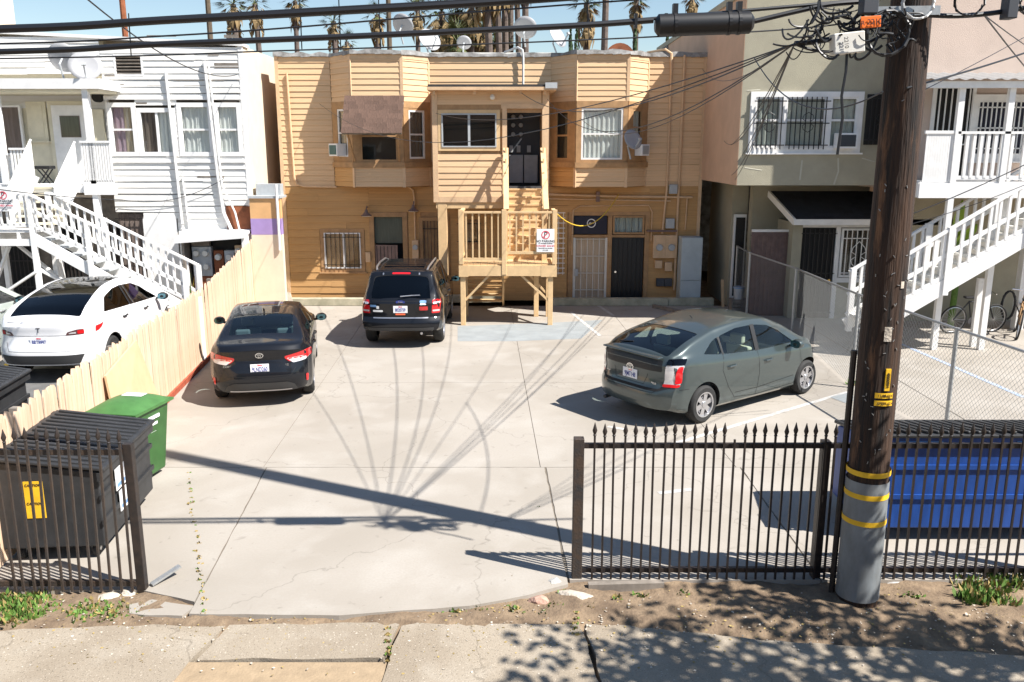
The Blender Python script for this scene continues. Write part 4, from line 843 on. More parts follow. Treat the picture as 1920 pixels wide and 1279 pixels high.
# air conditioners
def ac_unit(p, rz, label, grille, w=.42, h=.33, d=.45):
    a = thing('air_conditioner', label, 'air conditioner', p)
    MB().box((p[0]-w/2, p[1]-d, p[2]), (p[0]+w/2, p[1], p[2]+h)).build('case', 'sign_white', a, bevel=.012)
    g_ = MB().box((p[0]-w/2+.04, p[1]-d-.006, p[2]+.04), (p[0]+w/2-.04, p[1]-d-.001, p[2]+h-.04)).build('grille', grille, a)
    for k in range(7): MB().box((p[0]-w/2+.05, p[1]-d-.016, p[2]+.055+k*.033), (p[0]+w/2-.05, p[1]-d-.006, p[2]+.065+k*.033)).build('louver', grille, g_)
    a.rotation_euler.z = rz; return a
ac_unit((-4.60, 23.72, 4.02), R(-47), 'white air conditioner with teal grille in the left bay window', 'ac_teal', .42, .33, .30)
ac_unit((3.42, 23.66, 4.03), R(47), 'small white air conditioner in the right bay window', 'box_gray', .36, .30, .24)
# porch box above the stair
BY = 22.72
pb = tan
boxw = MB(); boxw.box((-2.02, BY+.02, 2.88), (-1.86, TY+.3, 5.7)); pbx = boxw.build('porch_room', 'tan_board', pb)
MB().box((-1.86, BY+.02, 2.88), (-.18, BY+.12, 4.2)).build('wall', 'brown_trim', pbx); MB().box((-1.86, BY+.02, 5.12), (.93, BY+.12, 5.7)).build('wall', 'brown_trim', pbx); MB().box((-.36, BY+.02, 4.2), (-.18, BY+.12, 5.12)).build('wall', 'brown_trim', pbx)
MB().box((-1.86, BY+.02, 2.88), (-.18, TY, 3.2)).build('porch_floor', 'brown_trim', pbx); MB().box((.76, BY+.02, 2.6), (.93, TY+.3, 5.12)).build('wall', 'brown_trim', pbx)
siding(pbx, (-1.92, BY), (-.24, BY), 2.98, 4.08, .155, m='tan_board', jit=.007); siding(pbx, (-1.92, BY), (.76, BY), 5.32, 5.70, .147)
MB().box((-1.94, BY-.015, 5.12), (-.22, BY+.02, 5.32)).build('head_board', 'brown_trim', pbx)
for x0, x1, z0, z1 in ((-2.06,-1.92,2.84,5.7), (.78,.95,2.4,5.7), (-.25,-.13,2.84,5.25), (-1.917,-.253,2.84,2.99)): MB().box((x0, BY-.03, z0), (x1, BY+.03, z1)).build('corner_board', 'tan_trim', pbx)
MB().box((-.28, BY-.045, 5.22), (.80, BY+.02, 5.34)).build('door_head', 'tan_trim', pbx)
frame(pbx, -1.82, -.40, 4.25, 5.10, BY-.005, .09, .03, 'tan_lumber', 'casing')
window(pbx, -1.82, -.40, 4.25, 5.10, BY-.01, 'box_gray', .035, slide=-1.11, room='dark')
MB().box((-2.13, 22.42, 5.74), (1.10, TY+.05, 5.80)).build('porch_roof', 'tar', pbx); MB().box((-2.15, 22.38, 5.66), (1.12, TY+.02, 5.737)).build('roof_fascia', 'tan_trim', pbx); MB().box((.84, 22.36, 5.70), (1.14, 22.75, 5.84)).build('gutter_end', 'box_gray', pbx)
for x in (-1.98, -.95, .22, .84): MB().box((x-.03, 22.5, 5.56), (x+.03, 22.62, 5.66)).build('rafter_tail', 'tan_trim', pbx)
MB().lathe([(.005, -.07), (.05, -.05), (.068, 0), (.05, .05), (.03, .07)], (-.50, BY-.08, 5.5), 14).build('globe_lamp', 'box_cream', pbx, smooth=True)
MB().box((-.13, TY-.05, 3.2), (.78, TY+.02, 5.25)).build('meter_wall', 'box_dark', pbx); MB().box((-.16, BY, 3.14), (.80, TY, 3.22)).build('sill_floor', 'tar', pbx); MB().box((-.15, BY-.06, 3.12), (.79, BY-.01, 3.26)).build('door_sill', 'box_dark', pbx)
for x0, x1, z0, z1 in ((-.08,.30,3.3,4.05), (.33,.70,3.3,4.05)): MB().box((x0, TY-.2, z0), (x1, TY-.055, z1)).build('panel_cabinet', 'box_gray', pbx, bevel=.01)
for x in (.03, .24):
    for z in (5.06, 4.84, 4.6): MB().lathe([(.05, -.16), (.06, -.05)], (x, TY, z), 14, 'Y').build('meter_dial', 'box_gray', pbx)
for x in (-.02, .18, .46): MB().box((x-.05, TY-.215, 4.12), (x+.05, TY-.055, 4.3)).build('breaker_box', 'box_gray', pbx)
ub = wallbox(tan, (-2.24, TY+.005, 5.8), (1.05, TY+.3, ZT-.02), 'brown_trim', 'upper_wall'); siding(ub, (-2.24, TY), (1.05, TY), 5.82, ZT-.06, .147, jit=.006)
wallbox(tan, (-2.24, TY+.005, 3.2), (-2.03, TY+.3, 5.8), 'tan_trim', 'upper_wall'); wallbox(tan, (.95, TY+.005, 3.2), (1.06, TY+.3, 5.8), 'tan_trim', 'upper_wall')
# roof edge: grey rolled roofing, uneven
b = MB(); prof = [(-6.4, TY), (-4.9, TY), (-4.22, 23.28), (-2.88, 23.28), (-2.22, TY), (1.05, TY), (1.68, 23.28), (3.08, 23.28), (3.7, TY), (5.26, TY)]
for (xa, ya), (xb_, yb) in zip(prof, prof[1:]):
    n = max(2, int(abs(xb_-xa)/.22)); pts = [(xa+(xb_-xa)*k/n, ya+(yb-ya)*k/n) for k in range(n+1)]; zz = [ZT+random.uniform(.0, .07) for _ in pts]
    for k in range(n):
        (x, y), (x2, y2) = pts[k], pts[k+1]; b.add([(x, y-.07, ZT-.05-random.uniform(0, .04)), (x2, y2-.07, ZT-.06), (x2, y2-.05, zz[k+1]), (x, y-.05, zz[k]), (x, TY+.7, zz[k]+.02), (x2, TY+.7, zz[k+1]+.02), (x, TY+.7, ZT-.1), (x2, TY+.7, ZT-.1)], [(0,1,2,3),(3,2,5,4),(0,3,4,6),(1,7,5,2),(6,7,1,0)])
b.build('roof_edge', 'roof_gray', tan); MB().box((-6.2, 24.6, ZT-.04), (5.1, 34.9, ZT+.02)).build('flat_roof', 'roof_gray', tan)
MB().box((-2.6, 25.6, ZT), (1.2, 28.5, ZT+.22)).build('roof_curb', 'box_cream', tan)
pipe([(-.2, TY+.6, ZT+.12), (.15, TY+.0, ZT+.18), (.28, TY-.12, ZT+.10), (.30, TY-.12, ZT-.1), (.30, TY-.12, 5.8)], .032, 'pvc', 'vent_pipe')
pipe([(3.7, TY+.5, ZT+.1), (4.1, TY-.05, ZT+.12), (4.26, TY-.07, ZT+.02), (4.28, TY-.07, 6.2)], .035, 'tan_trim', 'vent_pipe')
# ---- the wooden stair ----
st = thing('wooden_stair', 'tan painted wooden stair with railed landing in front of the tan house', 'stair', (-.1, 21, 0))
LY, LB, DZ_ = 20.45, 21.7, 1.50
for k in range(14): MB().box((-1.25+k*.1643, LY, DZ_-.035), (-1.25+k*.1643+.159, LB, DZ_)).build('deck_board', 'tan_lumber', st)
for nm, lo, hi in (('beam', (-1.27, LY-.04, 1.22), (1.07, LY-.002, 1.47)), ('beam', (-1.25, LB-.05, 1.25), (1.05, LB, 1.46)), ('joist', (-1.27, LY, 1.22), (-1.22, LB-.05, 1.46)), ('joist', (1.02, LY, 1.22), (1.07, LB-.05, 1.46))): MB().box(lo, hi).build(nm, 'tan_lumber', st)
for x, y in ((-1.19, LY+.06), (.93, LY+.06), (-1.19, LB-.1), (.93, LB-.1), (.62, LB-.1)): MB().box((x-.06, y-.06, 0), (x+.06, y+.06, 1.46)).build('post', 'tan_lumber', st, bevel=.006)
MB().box((.70, LY-.045, 1.2), (1.08, LY-.041, 1.48)).build('gusset', 'tan_lumber', st); MB().box((-1.28, LY-.045, 1.2), (-1.05, LY-.041, 1.48)).build('gusset', 'tan_lumber', st)
for a, c in (((-1.13, LY+.06, .62), (-.55, LY+.06, 1.23)), ((.87, LY+.06, .62), (.22, LY+.06, 1.23)), ((-1.19, LY+.12, .6), (-1.19, LY+.75, 1.23)), ((.93, LY+.12, .6), (.93, LY+.75, 1.23)), ((.87, LB-.1, .62), (.3, LB-.1, 1.23))): MB().bar(a, c, .05, .09, (0, 1, 0)).build('brace', 'tan_lumber', st)
def railing(par, a, c, n, zt, zb, m, post=False, pw=.035, rw=.09):
    a = Vector(a); c = Vector(c); MB().bar(a+Vector((0,0,zt)), c+Vector((0,0,zt)), rw, .045).build('top_rail', m, par); MB().bar(a+Vector((0,0,zb)), c+Vector((0,0,zb)), .04, .07).build('bottom_rail', m, par)
    d = (c-a); me = MB().box((-pw/2, -pw/2, zb), (pw/2, pw/2, zt-.02)).mesh('baluster', m)
    for k in range(n):
        o = bpy.data.objects.new('baluster', me); C.objects.link(o); o.parent = par; o.location = a+d*((k+.5)/n)-org(par)
for x in (-1.22, -.19, 1.02): MB().box((x-.055, LY-.055, DZ_-.25 if x > -.5 and x < .5 else DZ_), (x+.055, LY+.055, 2.80)).build('rail_post', 'tan_lumber', st, bevel=.006)
railing(st, (-1.17, LY, 0), (-.25, LY, 0), 6, 2.74, 1.62, 'tan_lumber'); railing(st, (-.13, LY, 0), (.97, LY, 0), 7, 2.74, 1.78, 'tan_lumber'); railing(st, (-1.22, LY+.06, 0), (-1.22, LB, 0), 7, 2.74, 1.62, 'tan_lumber'); railing(st, (1.02, LY+.06, 0), (1.02, LB-.2, 0), 6, 2.74, 1.62, 'tan_lumber')
N = 9
for k in range(N):
    z = DZ_+(k+1)*(3.2-DZ_)/N; y = LB-.35+k*(BY-.05-LB+.35)/N
    MB().box((-.12, y, z-.04), (.76, y+.24, z)).build('tread', 'tan_lumber', st); MB().box((-.12, y+.02, z-.19), (.76, y+.04, z-.04)).build('riser', 'tan_lumber', st)
for x in (-.16, .80):
    MB().bar((x, LB-.4, DZ_+.05), (x, BY-.03, 3.1), .05, .28).build('stringer', 'tan_lumber', st)
    MB().bar((x+(.02 if x < 0 else .04), LB-.62, 2.76), (x, BY-.1, 4.22), .13, .05).build('hand_rail', 'tan_lumber', st)
    MB().box((x-.06, LB-.58, DZ_), (x+.06, LB-.47, 2.80)).build('rail_post', 'tan_lumber', st)
    for k in range(5): MB().bar((x, LB-.3+k*.27, 1.8+k*.34), (x, LB-.3+k*.27, 2.98+k*.33), .04, .04).build('baluster', 'tan_lumber', st)
for k in range(7):
    z = DZ_-(k+1)*DZ_/8; y = LB+k*.2
    MB().box((-1.2, y, z-.04), (-.25, y+.24, z)).build('tread', 'tan_lumber', st)
for x in (-1.22, -.24): MB().bar((x, LB, DZ_-.1), (x, LB+1.5, .05), .05, .26).build('stringer', 'tan_lumber', st)
MB().box((-1.96, BY-.01, 0), (-1.72, BY+.2, 2.86)).build('porch_post', 'tan_lumber', st, bevel=.01); MB().box((-2.0, BY+.0, 2.68), (-.2, BY+.14, 2.86)).build('porch_beam', 'tan_lumber', st)
def no_parking(p, label, w=.42, h=.55, s=1):
    x, y, z = p; t = thing('no_parking_sign', label, 'sign', (x, y, z)); MB().box((x-w/2, y-.008, z), (x+w/2, y, z+h)).build('plate', 'sign_white', t)
    b = MB(); cz = z+h*.74; r = w*.24
    for k in range(24):
        A, B = 2*math.pi*k/24, 2*math.pi*(k+1)/24; b.quad(*[(x+q*math.cos(a_), y-.011, cz+q*math.sin(a_)) for q, a_ in ((r, A), (r, B), (r*.8, B), (r*.8, A))])
    b.bar((x-r*.62, y-.0125, cz-r*.62), (x+r*.62, y-.0125, cz+r*.62), r*.18, .002, (0, 1, 0)); b.build('prohibition_ring', 'sign_red', t)
    for s_, sz, zz, m, wd in (('P', .19*w/.42, cz-.003, 'sign_black', .8), ('NO PARKING', .075, z+h*.47, 'sign_black', .95), ('TOWED AWAY', .062, z+h*.26, 'sign_red', 1.0), ('AT OWNERS EXPENSE', .032, z+h*.37, 'sign_black', 1.0), ('VIOLATORS WILL BE CITED', .026, z+h*.16, 'sign_black', 1.0), ('CVC 22658', .026, z+h*.08, 'sign_black', 1.0)):
        text('lettering', s_, sz*1.05, (x, y-.010, zz), FRONT, m, t, sx=wd)
    return t
no_parking((.80, LY-.05, 1.80), 'white no parking sign fixed to the railing of the tan stair')
rope = thing('yellow_cord', 'yellow cord drooping from the tan stair to the house wall', 'cord', (1.6, 22, 2.5)); MB().tube(sag((1.05, LY+.02, 2.72), (2.95, TY-.08, 2.98), .55), .012, 6).build('strand', 'rope_yellow', rope, smooth=True)
fr = thing('refrigerator', 'grey-white refrigerator standing against the right end of the tan house', 'refrigerator', (4.95, 23.75, 0)); MB().box((4.66, 23.45, 0), (5.24, 23.95, 1.84)).build('cabinet', 'fridge', fr, bevel=.015); MB().box((4.665, 23.42, .66), (5.235, 23.449, 1.83)).build('door', 'fridge', fr, bevel=.01); MB().box((4.665, 23.42, .04), (5.235, 23.449, .65)).build('door', 'fridge', fr, bevel=.01)
# ---------------- white house on the left ----------------
WY = 22.5
wh = thing('white_house', 'weathered white clapboard house with peeling paint on the left', 'house', (-10, 22.5, 0))
WX0, WX1 = -14.2, -6.78
def ztop(x): return 6.74 + (WX1-x)*.05
MB().prism([(WX0, 0), (WX1-.02, 0), (WX1-.02, 6.74), (WX0, ztop(WX0))], WY+.42, WY+14, 'Y').build('core', 'cream_stucco', wh)
MB().box((WX1-.16, WY+.01, 0), (WX1-.0, WY+.42, 6.72)).build('wall_end', 'cream_stucco', wh)
fw = MB().box((-10.35, WY+.30, 0), (WX1-.16, WY+.42, 6.7)).build('front_wall', 'bare_wood', wh)
wins = [(-10.24, -9.66, 4.1, 5.28, ('curtain_mauve', 'curtain_tan')), (-9.50, -8.66, 4.1, 5.15, ('curtain_dark', 'curtain')), (-8.46, -7.72, 4.1, 5.28, ('curtain', 'curtain')), (-7.52, -6.98, 4.1, 5.28, ('curtain', 'curtain'))]
holes = [(x0+10.35-.07, x1+10.35+.07, 3.95, z1_+.16) for x0, x1, z0_, z1_, *_ in wins] + [(.36, 1.05, 6.0, 6.52)]
siding(fw, (-10.35, WY), (WX1-.05, WY), 2.75, 6.7, .155, holes, 'white_board', jit=.010, t=.022, split=.45, miss=.008)
siding(fw, (-10.35, WY), (WX1-.05, WY), 0, 2.75, .155, [(0, .72, 0, 2.6), (.72, 1.6, .3, 2.45), (1.9, 3.42, .55, 2.05)], 'white_board', jit=.008, t=.022, split=.3)
siding(fw, (-14.1, WY), (-10.35, WY), 6.05, 6.95, .155, [], 'white_board', jit=.010, split=.5)
for x0, x1, z0, z1, cm in wins:
    frame(wh, x0, x1, z0, z1, WY+.0, .077, .04, 'white_trim', 'casing')
    if x0 == -9.50: w = window(wh, x0, x1, z0, z1, WY-.0, 'white_trim', .035, slide=-9.07, cur=[(0, .5, cm[0]), (.5, 1, cm[1])])
    else: w = window(wh, x0, x1, z0, z1, WY-.0, 'white_trim', .035, split=(z0+z1)/2, cur=[(0, .55, cm[0]), (.45, 1, cm[1])])
MB().box((-10.36, WY-.05, 3.86), (WX1-.1, WY-.004, 3.95)).build('sill_band', 'white_trim', wh); MB().box((-10.36, WY-.045, 5.43), (WX1-.1, WY-.004, 5.52)).build('head_band', 'white_trim', wh)
v = MB().box((-9.99, WY+.05, 6.02), (-9.32, WY+.08, 6.5)).build('attic_vent', 'dark', wh)
for k in range(6): MB().bar((-9.98, WY+.0, 6.06+k*.08), (-9.33, WY+.0, 6.06+k*.08), .06, .014, (0, .5, 1)).build('louver', 'bare_wood', v)
frame(wh, -9.97, -9.34, 6.04, 6.48, WY-.0, .05, .03, 'white_trim', 'vent_frame')
MB().box((WX1-.10, WY-.03, 0), (WX1+.015, WY+.01, 6.74)).build('corner_board', 'white_trim', wh)
b = MB().prism([(WX0, ztop(WX0)-.02), (WX1+.04, 6.72), (WX1+.04, 6.79), (WX0, ztop(WX0)+.06)], WY-.06, WY+.5, 'Y').build('roof_edge', 'white_trim', wh)
for xa_, ya_, xb_, yb_ in ((402,118,448,127), (326,146,420,151), (196,140,214,143), (275,160,302,163), (390,102,410,104), (205,157,232,159), (255,192,275,195), (415,191,445,194), (275,66,330,69), (420,65,446,71), (60,66,130,69), (345,160,385,162), (300,300,330,302), (370,330,420,333)):
    p_, q_ = at(xa_, yb_, WY-.03), at(xb_, ya_, WY-.03); MB().box((p_.x, WY-.027, p_.z), (q_.x, WY-.0225, q_.z)).build('bare_patch', 'bare_wood', wh)
def wpipe(pts, r=.03, m='white_trim', n='drain_pipe'): return MB().tube(pts, r, 7).build(n, m, wh, smooth=True)
wpipe([(-8.72, WY-.07, 6.1), (-8.62, WY-.07, 2.3)], .035); wpipe([(-7.72, WY-.07, 6.35), (-7.60, WY-.07, 3.6), (-7.52, WY-.07, 2.6), (-7.3, WY-.1, 2.05)], .045); wpipe([(-7.62, WY-.09, 6.3), (-7.50, WY-.09, 3.3), (-7.2, WY-.12, 2.6), (-7.1, WY-.12, 2.05)], .025); wpipe([(-8.52, WY-.06, 3.5), (-8.44, WY-.06, 2.0)], .022)
MB().box((-9.66, WY-.03, .3), (-8.78, WY-.003, 2.45)).build('plain_panel', 'white_trim', wh)
MB().box((-7.46, WY-.04, 2.05), (WX1-.05, WY-.022, 2.75)).build('rust_panel', 'rust_panel', wh)
# meter cupboard with lean-to hood
mc = thing('meter_cupboard', 'open cupboard of electric meters under a white hood on the white house', 'meter cupboard', (-7.8, 22.2, .5))
MB().box((-8.45, WY-.08, .55), (-6.95, WY-.03, 2.0)).build('back', 'dark', mc); MB().box((-8.50, 21.95, .55), (-8.44, WY-.03, 2.0)).build('side', 'bare_wood', mc); MB().box((-6.95, 21.95, .55), (-6.88, WY-.03, 2.06)).build('side', 'white_trim', mc)
MB().add([(-8.62, WY-.02, 2.16), (-6.84, WY-.02, 2.16), (-6.84, 21.85, 2.06), (-8.62, 21.82, 1.93), (-8.62, WY-.02, 2.10), (-6.84, WY-.02, 2.10), (-6.84, 21.85, 1.98), (-8.62, 21.82, 1.85)], [(0,1,2,3),(4,7,6,5),(0,4,5,1),(1,5,6,2),(2,6,7,3),(3,7,4,0)]).build('hood', 'white_trim', mc)
for x0, x1, z0, z1, m in ((-8.36,-7.86,.95,1.72,'box_gray'), (-8.36,-7.86,.62,.94,'rust_panel'), (-7.80,-7.55,.95,1.62,'rust_panel'), (-7.52,-7.26,.95,1.62,'box_gray'), (-7.24,-7.05,1.3,1.75,'tan_trim'), (-7.03,-6.97,1.2,1.85,'box_gray'), (-7.78,-7.6,.6,.9,'rust_panel'), (-7.5,-7.32,.6,.9,'rust_panel'), (-8.36,-7.9,1.74,1.9,'bare_wood')): MB().box((x0, WY-.24, z0), (x1, WY-.09, z1)).build('meter_case', m, mc, bevel=.008)
for x, z in ((-8.24, 1.55), (-8.0, 1.55), (-8.24, 1.2), (-8.0, 1.2), (-7.68, 1.45), (-7.39, 1.45), (-7.15, 1.6)): MB().lathe([(.07, -.33), (.085, -.28), (.09, -.24)], (x, WY, z), 16, 'Y').build('meter_dial', 'box_cream', mc, smooth=True)
# porch
PY_ = 21.45
px = lambda x, y, Y=PY_: at(x, y, Y)
prx = px(190, 160).x; pfz = 3.35
MB().box((-14.2, PY_-.1, 5.62), (prx, WY+.05, 5.86)).build('porch_roof', 'white_trim', wh); MB().box((-14.2, PY_, 5.56), (prx-.1, WY, 5.615)).build('porch_ceiling', 'cream', wh)
MB().box((-14.2, PY_, pfz-.2), (-10.3, WY+.1, pfz)).build('porch_floor', 'white_trim', wh)
bw = MB().box((-14.2, WY+.25, 0), (-10.36, WY+.42, 6.9)).build('porch_wall', 'cream', wh); siding(bw, (-14.1, WY+.25), (-10.36, WY+.25), pfz, 5.55, .16, [(1.15, 3.2, 3.3, 5.3)], 'white_board', jit=.004)
for x in (px(5, 300).x, px(172, 300).x): MB().box((x-.07, PY_-.02, 0 if x > -12 else pfz), (x+.07, PY_+.12, 5.62)).build('porch_post', 'white_trim', wh)
c = at(127, 260, WY).x; dr = MB().box((c-.42, WY+.14, pfz), (c+.42, WY+.2, 5.3)).build('porch_door', 'white_trim', wh); MB().box((c-.2, WY+.12, 4.52), (c+.27, WY+.139, 5.02)).build('door_pane', 'glass_mid', dr); MB().box((c-.22, WY+.128, 4.50), (c+.29, WY+.1395, 5.04)).build('pane_back', 'curtain_dark', dr)
MB().box((c+.32, WY+.1, 4.3), (c+.37, WY+.14, 4.36)).build('door_knob', 'black', dr); frame(wh, c-.42, c+.42, pfz, 5.3, WY+.22, .1, .06, 'cream', 'door_frame')
c2 = at(63, 230, WY).x; frame(wh, c2-.16, c2+.16, 4.5, 5.3, WY+.22, .09, .05, 'cream', 'casing', True); MB().box((c2-.16, WY+.16, 4.5), (c2+.16, WY+.2, 5.3)).build('shutter', 'cream', wh)
c3 = at(20, 240, WY).x; w = MB().box((c3-.25, WY+.14, 4.1), (c3+.18, WY+.2, 5.25)).build('screen_window', 'curtain_dark', wh); frame(w, c3-.25, c3+.18, 4.1, 5.25, WY+.2, .05, .09, 'white_trim')
MB().lathe([(.13, -.02), (.13, .12)], (at(182, 180, WY).x, WY-.02, at(182, 182, WY).z), 16, 'Y').build('wall_vent', 'dark', wh)
MB().box((-10.9, WY+.16, 4.3), (-10.5, WY+.22, 5.2)).build('shutter', 'cream', wh)
# under the porch
MB().box((-14.2, WY+.24, 0), (-10.36, WY+.245, 3.1)).build('porch_shade_sheet', 'bare_wood', wh)  # dark sheet over the cream wall carries the porch shade in its colour
for x0, x1 in ((-13.6, -12.6), (-12.2, -11.3), (-11.0, -10.4)):
    g_ = MB().box((x0, WY+.18, .3), (x1, WY+.22, 2.3)).build('barred_window', 'dark', wh); bars(g_, x0, x1, .3, 2.3, WY+.1, 9, 'iron', .009, (.15, .5, .85))
MB().box((-10.33, WY+.06, .3), (-9.68, WY+.1, 2.55)).build('screen_door', 'curtain_dark', wh); bars(wh, -10.33, -9.68, .3, 2.55, WY-.03, 5, 'iron', .008, (.05, .5, .95))
sb = thing('bench', 'small dark folding stool on the porch of the white house', 'stool', (at(85, 320, 22.1).x, 22.1, pfz)); bx = sb.location.x
MB().box((bx-.2, 21.95, pfz+.36), (bx+.2, 22.25, pfz+.44)).build('seat', 'black', sb, bevel=.02)
for y in (22.0, 22.2):
    for s in (-1, 1): MB().bar((bx-s*.14, y, pfz), (bx+s*.14, y, pfz+.36), .025, .025).build('leg', 'black', sb)
# white timber stair
ws = thing('white_stair', 'white painted timber stair with landing in front of the white house', 'stair', (-10, 20.6, 0))
SY, SB = 20.3, 21.15
def slope_rail(par, a, c, n, zt, zb, m='white_trim', rw=.09, pw=.04, mid=None):
    a = Vector(a); c = Vector(c); U = lambda q: Vector((0, 0, q))
    MB().bar(a+U(zt), c+U(zt), rw, .05).build('top_rail', m, par); MB().bar(a+U(zb), c+U(zb), .04, .08).build('bottom_rail', m, par)
    if mid: MB().bar(a+U(mid), c+U(mid), .04, .08).build('middle_rail', m, par)
    me = MB().box((-pw/2, -pw/2, zb), (pw/2, pw/2, zt)).mesh('baluster', m)
    for k in range(n):
        o = bpy.data.objects.new('baluster', me); C.objects.link(o); o.parent = par; o.location = a.lerp(c, (k+.5)/n)-org(par)
LZ = 2.32; xl = at(64, 420, SY).x; xe = at(350, 540, SY).x
for k in range(9): MB().box((-14.0, SY+.02+k*.095, LZ-.05), (xl, SY+.11+k*.095, LZ)).build('deck_board', 'white_trim', ws)
MB().box((-14.0, SY-.03, LZ-.36), (xl, SY+.015, LZ-.20)).build('beam', 'white_trim', ws); MB().box((-14.0, SB, LZ-.3), (xl, SB+.04, LZ-.06)).build('beam', 'white_trim', ws)
for k in range(4): MB().box((-13.4+k*.55, SY+.0, LZ-.2), (-13.34+k*.55, SB, LZ-.055)).build('joist', 'white_trim', ws)
for x, y, t in ((xl-.05, SY, LZ+.86), (xl-.05, SB, LZ+.86), (at(48, 480, SB).x-.5, SB, LZ), (at(100, 480, SB).x, SB+.3, LZ), (-13.6, SY, LZ+.86)): MB().box((x-.055, y-.055, 0), (x+.055, y+.055, t)).build('post', 'white_trim', ws)
for a, c in (((xl-.05, SY-.07, 1.35), (xl-1.35, SY-.07, .55)), ((xl-.05, SY+.07, 1.4), (xl+.65, SY+.5, .8)), ((xl-1.6, SY+.4, .5), (xl-.9, SY+.4, 1.9)), ((xl-.9, SB-.07, 1.9), (xl+.1, SB-.07, 1.0))): MB().bar(a, c, .05, .12, (0, 1, 0)).build('brace', 'white_trim', ws)
NS = 12; zr = LZ/NS; run = (xe+.1-xl)/NS
for k in range(NS-1):
    z = LZ-(k+1)*zr; x = xl+k*run
    MB().box((x, SY+.03, z-.05), (x+run+.03, SB-.02, z)).build('tread', 'box_gray', ws)
for y in (SY+.0, SB): MB().bar((xl-.05, y, LZ-.18), (xe+.1, y, -.02), .05, .26).build('stringer', 'white_trim', ws)
for y in (SY-.03, SB+.03):
    slope_rail(ws, (xl, y, LZ-.02), (xe, y, .52), 20, .86, .16, mid=.5 if y < SY else None)
    for q in (.36, 1.0):
        p = Vector((xl, y, LZ)).lerp(Vector((xe, y, .5)), q); MB().box((p.x-.05, y-.05, max(0, p.z-.6)), (p.x+.05, y+.05, p.z+.88)).build('rail_post', 'white_trim', ws)
slope_rail(ws, (-13.6, SY, LZ), (xl-.1, SY, LZ), 15, .84, .12)
# upper flight with two slatted sides
for (xa, ya), (xb, yb) in (((58, 262), (12, 362)), ((140, 266), (100, 352))):
    A = at(xa, ya, PY_); B = at(xb, yb, SB+.02); A.z -= .85; B.z -= .85
    MB().bar(A+Vector((0,0,.86)), B+Vector((0,0,.86)), .12, .05).build('top_rail', 'white_trim', ws); MB().bar(A+Vector((0,0,-.02)), B+Vector((0,0,-.02)), .05, .2).build('stringer', 'white_trim', ws)
    for k in range(12):
        p = A.lerp(B, (k+.5)/12); MB().box((p.x-.022, p.y-.012, p.z-.05), (p.x+.022, p.y+.012, p.z+.84)).build('slat', 'white_trim', ws)
xa, xb = at(40, 300, 21.3).x, at(120, 300, 21.3).x
for k in range(6): MB().box((xa-.15, PY_-.05-k*.09, pfz-.05-k*.17-.05), (xb-.1, PY_+.12-k*.09, pfz-.05-k*.17)).build('tread', 'cream', ws)
pr = slope_rail
A, B = at(150, 266, PY_), at(207, 266, PY_)
slope_rail(ws, (A.x, PY_, pfz), (B.x, PY_, pfz), 12, B.z-pfz, .06); MB().box((A.x, PY_-.06, pfz-.25), (B.x+.05, PY_-.005, pfz+.02)).build('fascia', 'white_trim', ws)
A2 = at(15, 262, PY_); slope_rail(ws, (A2.x, PY_, pfz), (at(52, 262, PY_).x, PY_, pfz), 6, .86, .06)
no_parking((at(12, 395, SY).x, SY-.06, at(12, 396, SY).z), 'faded no parking sign on the white stair landing at the left edge', .40, .5)
# low party wall between the houses
pw = thing('party_wall', 'low orange and purple painted wall between the white and tan houses', 'wall', (-6.5, 22.3, 0)); QY = 22.3
za, zb_, zc, zd = (at(500, y, QY).z for y in (440, 410, 372, 346)); xa, xb = at(469, 400, QY).x, at(526, 400, QY).x
MB().box((xa, QY, 0), (xb, QY+.2, za)).build('wall', 'cream_stucco', pw); MB().box((xa, QY-.003, za), (xb, QY+.2, zb_)).build('purple_band', 'purple_paint', pw); MB().box((xa, QY, zb_), (xb, QY+.2, zc)).build('orange_band', 'orange_paint', pw)
MB().box((xa-.02, QY-.04, zc), (xb+.02, QY+.6, zc+.06)).build('cap', 'box_gray', pw); MB().box((xa+.1, QY+.3, zc+.06), (xb-.05, QY+.6, zd)).build('roof_box', 'box_gray', pw)
MB().tube([(xb-.06, QY-.05, za-.4), (xb-.06, QY-.05, zd)], .035, 8).build('white_pipe', 'white_trim', pw)
# ---------------- stucco buildings on the right ----------------
gb = thing('olive_building', 'olive and peach stucco building with overhanging upper storey', 'building', (7.3, 21, 0))
GY = 20.2; GX0, GX1 = 5.24, 9.55; GZ = 3.38
W0, W1, V0, V1 = 5.46, 8.0, 4.14, 5.46
MB().box((GX0, GY, GZ), (W0, GY+.3, 7.6)).build('wall', 'olive_stucco', gb); MB().box((W1, GY, GZ), (GX1, GY+.3, 7.6)).build('wall', 'olive_stucco', gb); MB().box((W0, GY, GZ), (W1, GY+.3, V0)).build('wall', 'olive_stucco', gb); MB().box((W0, GY, V1), (W1, GY+.3, 7.6)).build('wall', 'olive_stucco', gb)
MB().box((GX0-.012, GY+.003, GZ), (GX0-.0, GY+12, 7.6)).build('side_wall', 'peach_stucco', gb); MB().box((GX0, GY+.3, GZ), (GX1, GY+12, 7.58)).build('core', 'olive_stucco', gb)
MB().box((GX0-.05, GY-.05, 7.6), (GX1, GY+12, 7.75)).build('parapet_cap', 'olive_stucco', gb)
frame(gb, W0+.1, W1-.1, V0+.1, V1-.1, GY+.01, .12, .05, 'white_trim', 'casing', True)
w_ = [(W0+.1, 6.16, 4.55), (6.26, 7.18, None), (7.28, W1-.1, None)]
for i, (x0, x1, _) in enumerate(w_):
    w = window(gb, x0, x1, V0+.1, V1-.1, GY+.02, 'white_trim', .04, split=4.85, cur=[(0, 1, 'blinds')])
